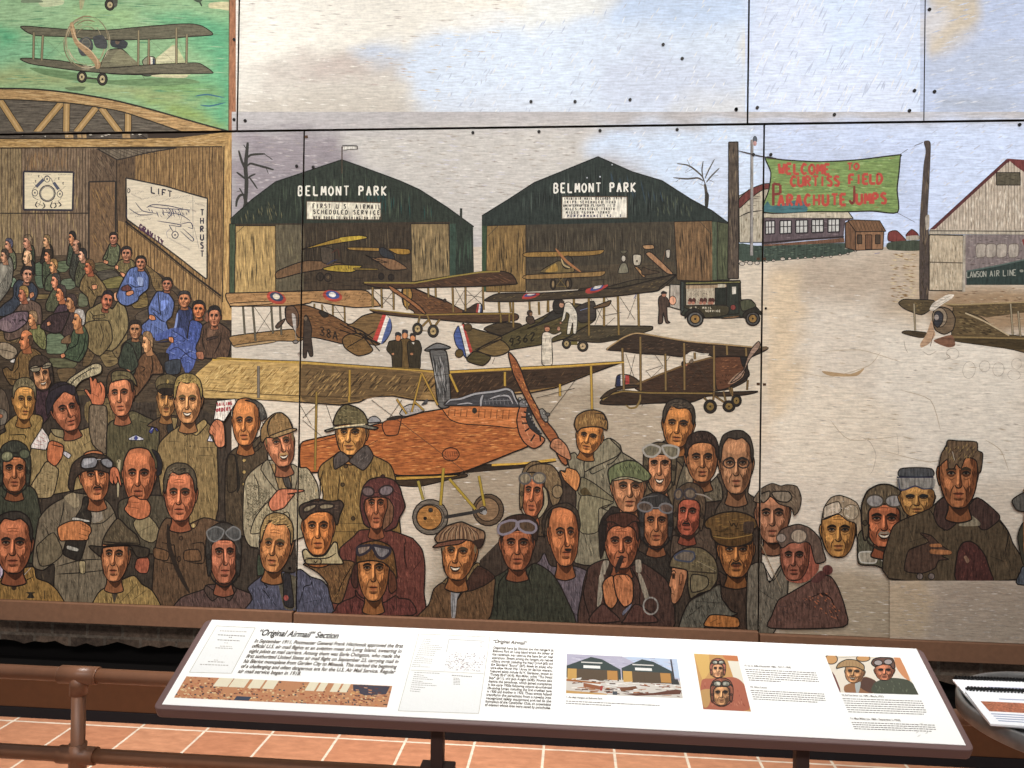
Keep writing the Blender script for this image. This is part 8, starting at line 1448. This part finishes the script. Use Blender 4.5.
# ---------------------------------------------------------------- text placing
bpy.context.view_layer.update()
for o, a, b, cap, fit, surf, par in TEXTS:
    ua, va = surf.uv(*a); ub, vb = surf.uv(*b); w = math.hypot(ub-ua, vb-va); uc, vc = surf.uv(a[0], a[1]-cap); hgt = vc-va
    d = o.dimensions[0] or 1; sx_ = w/d; sy_ = hgt/.7
    ang = math.atan2(vb-va, ub-ua); R2 = BASIS.to_4x4() @ Matrix.Rotation(ang, 4, 'Z')
    mw = Matrix.Translation(surf.co(ua, va, .0016)) @ R2 @ Matrix.Diagonal((sx_, sy_, 1, 1))
    me = bpy.data.meshes.new_from_object(o.evaluated_get(bpy.context.evaluated_depsgraph_get())); me.transform(mw)
    nm = o.name.split('.')[0]; bpy.data.objects.remove(o); t_ = link(nm, me, None, face)
    t_.matrix_parent_inverse.identity()
# face sits in panel coordinates, so the words are given relative to it
# ================================================================= light and camera
def area(name, loc, target, sx, sy, power, col=(1, 1, 1), spread=math.pi):
    l = bpy.data.lights.new(name, 'AREA'); l.shape = 'RECTANGLE'; l.size = sx; l.size_y = sy; l.energy = power; l.color = col; l.spread = spread
    o = bpy.data.objects.new(name, l); COL.objects.link(o); o.location = loc
    d = Vector(target)-Vector(loc); o.rotation_euler = d.to_track_quat('-Z', 'Y').to_euler(); return o
def spot(name, loc, target, power, ang, blend=.6, col=(1, .98, .95), r=.06):
    l = bpy.data.lights.new(name, 'SPOT'); l.energy = power; l.spot_size = math.radians(ang); l.spot_blend = blend; l.color = col; l.shadow_soft_size = r
    o = bpy.data.objects.new(name, l); COL.objects.link(o); o.location = loc
    d = Vector(target)-Vector(loc); o.rotation_euler = d.to_track_quat('-Z', 'Y').to_euler(); return o
area('fill_light', (0, -6.6, 4.6), (0, 0, 1.8), 8, .6, 150)  # unseen fill added behind the camera to even the light on the boards
for x, p_ in ((-2.6, 270), (-1.0, 215), (.5, 200), (2.0, 230), (3.5, 230)): spot('track_spot', (x, -3.3, 5.2), (x, 0, 2.7), p_, 56, 1)
spot('track_spot', (-3.0, -3.3, 5.2), (-3.0, 0, .7), 340, 46, 1)
spot('track_spot', (.3, -3.1, 5.2), (SIGN.o[0], -2.45, .97), 150, 40, .8)
for x in (-2.0, -.7, .6): spot('track_spot', (x, -1.9, top_z+.6), (x, -1.0, 0), 600, 42, .9)
w = bpy.data.worlds.new('room_air'); SC.world = w; w.use_nodes = True; w.node_tree.nodes['Background'].inputs[0].default_value = (1, 1, 1, 1); w.node_tree.nodes['Background'].inputs[1].default_value = .2
cd = bpy.data.cameras.new('camera'); cam = bpy.data.objects.new('camera', cd); COL.objects.link(cam); SC.camera = cam
cd.sensor_fit = 'HORIZONTAL'; cd.sensor_width = 36; cd.lens = 36*F/1024; cd.clip_start = .05; cd.clip_end = 60
rt, up_, bk = [RM[i][0] for i in range(3)], [-RM[i][1] for i in range(3)], [-RM[i][2] for i in range(3)]
cam.matrix_world = Matrix(((rt[0], up_[0], bk[0], CAM[0]), (rt[1], up_[1], bk[1], CAM[1]), (rt[2], up_[2], bk[2], CAM[2]), (0, 0, 0, 1)))
vs = SC.view_settings; SC.display_settings.display_device = 'sRGB'; vs.view_transform = 'Standard'; vs.look = 'None'; vs.exposure = .36; vs.gamma = 1; vs.use_curve_mapping = False
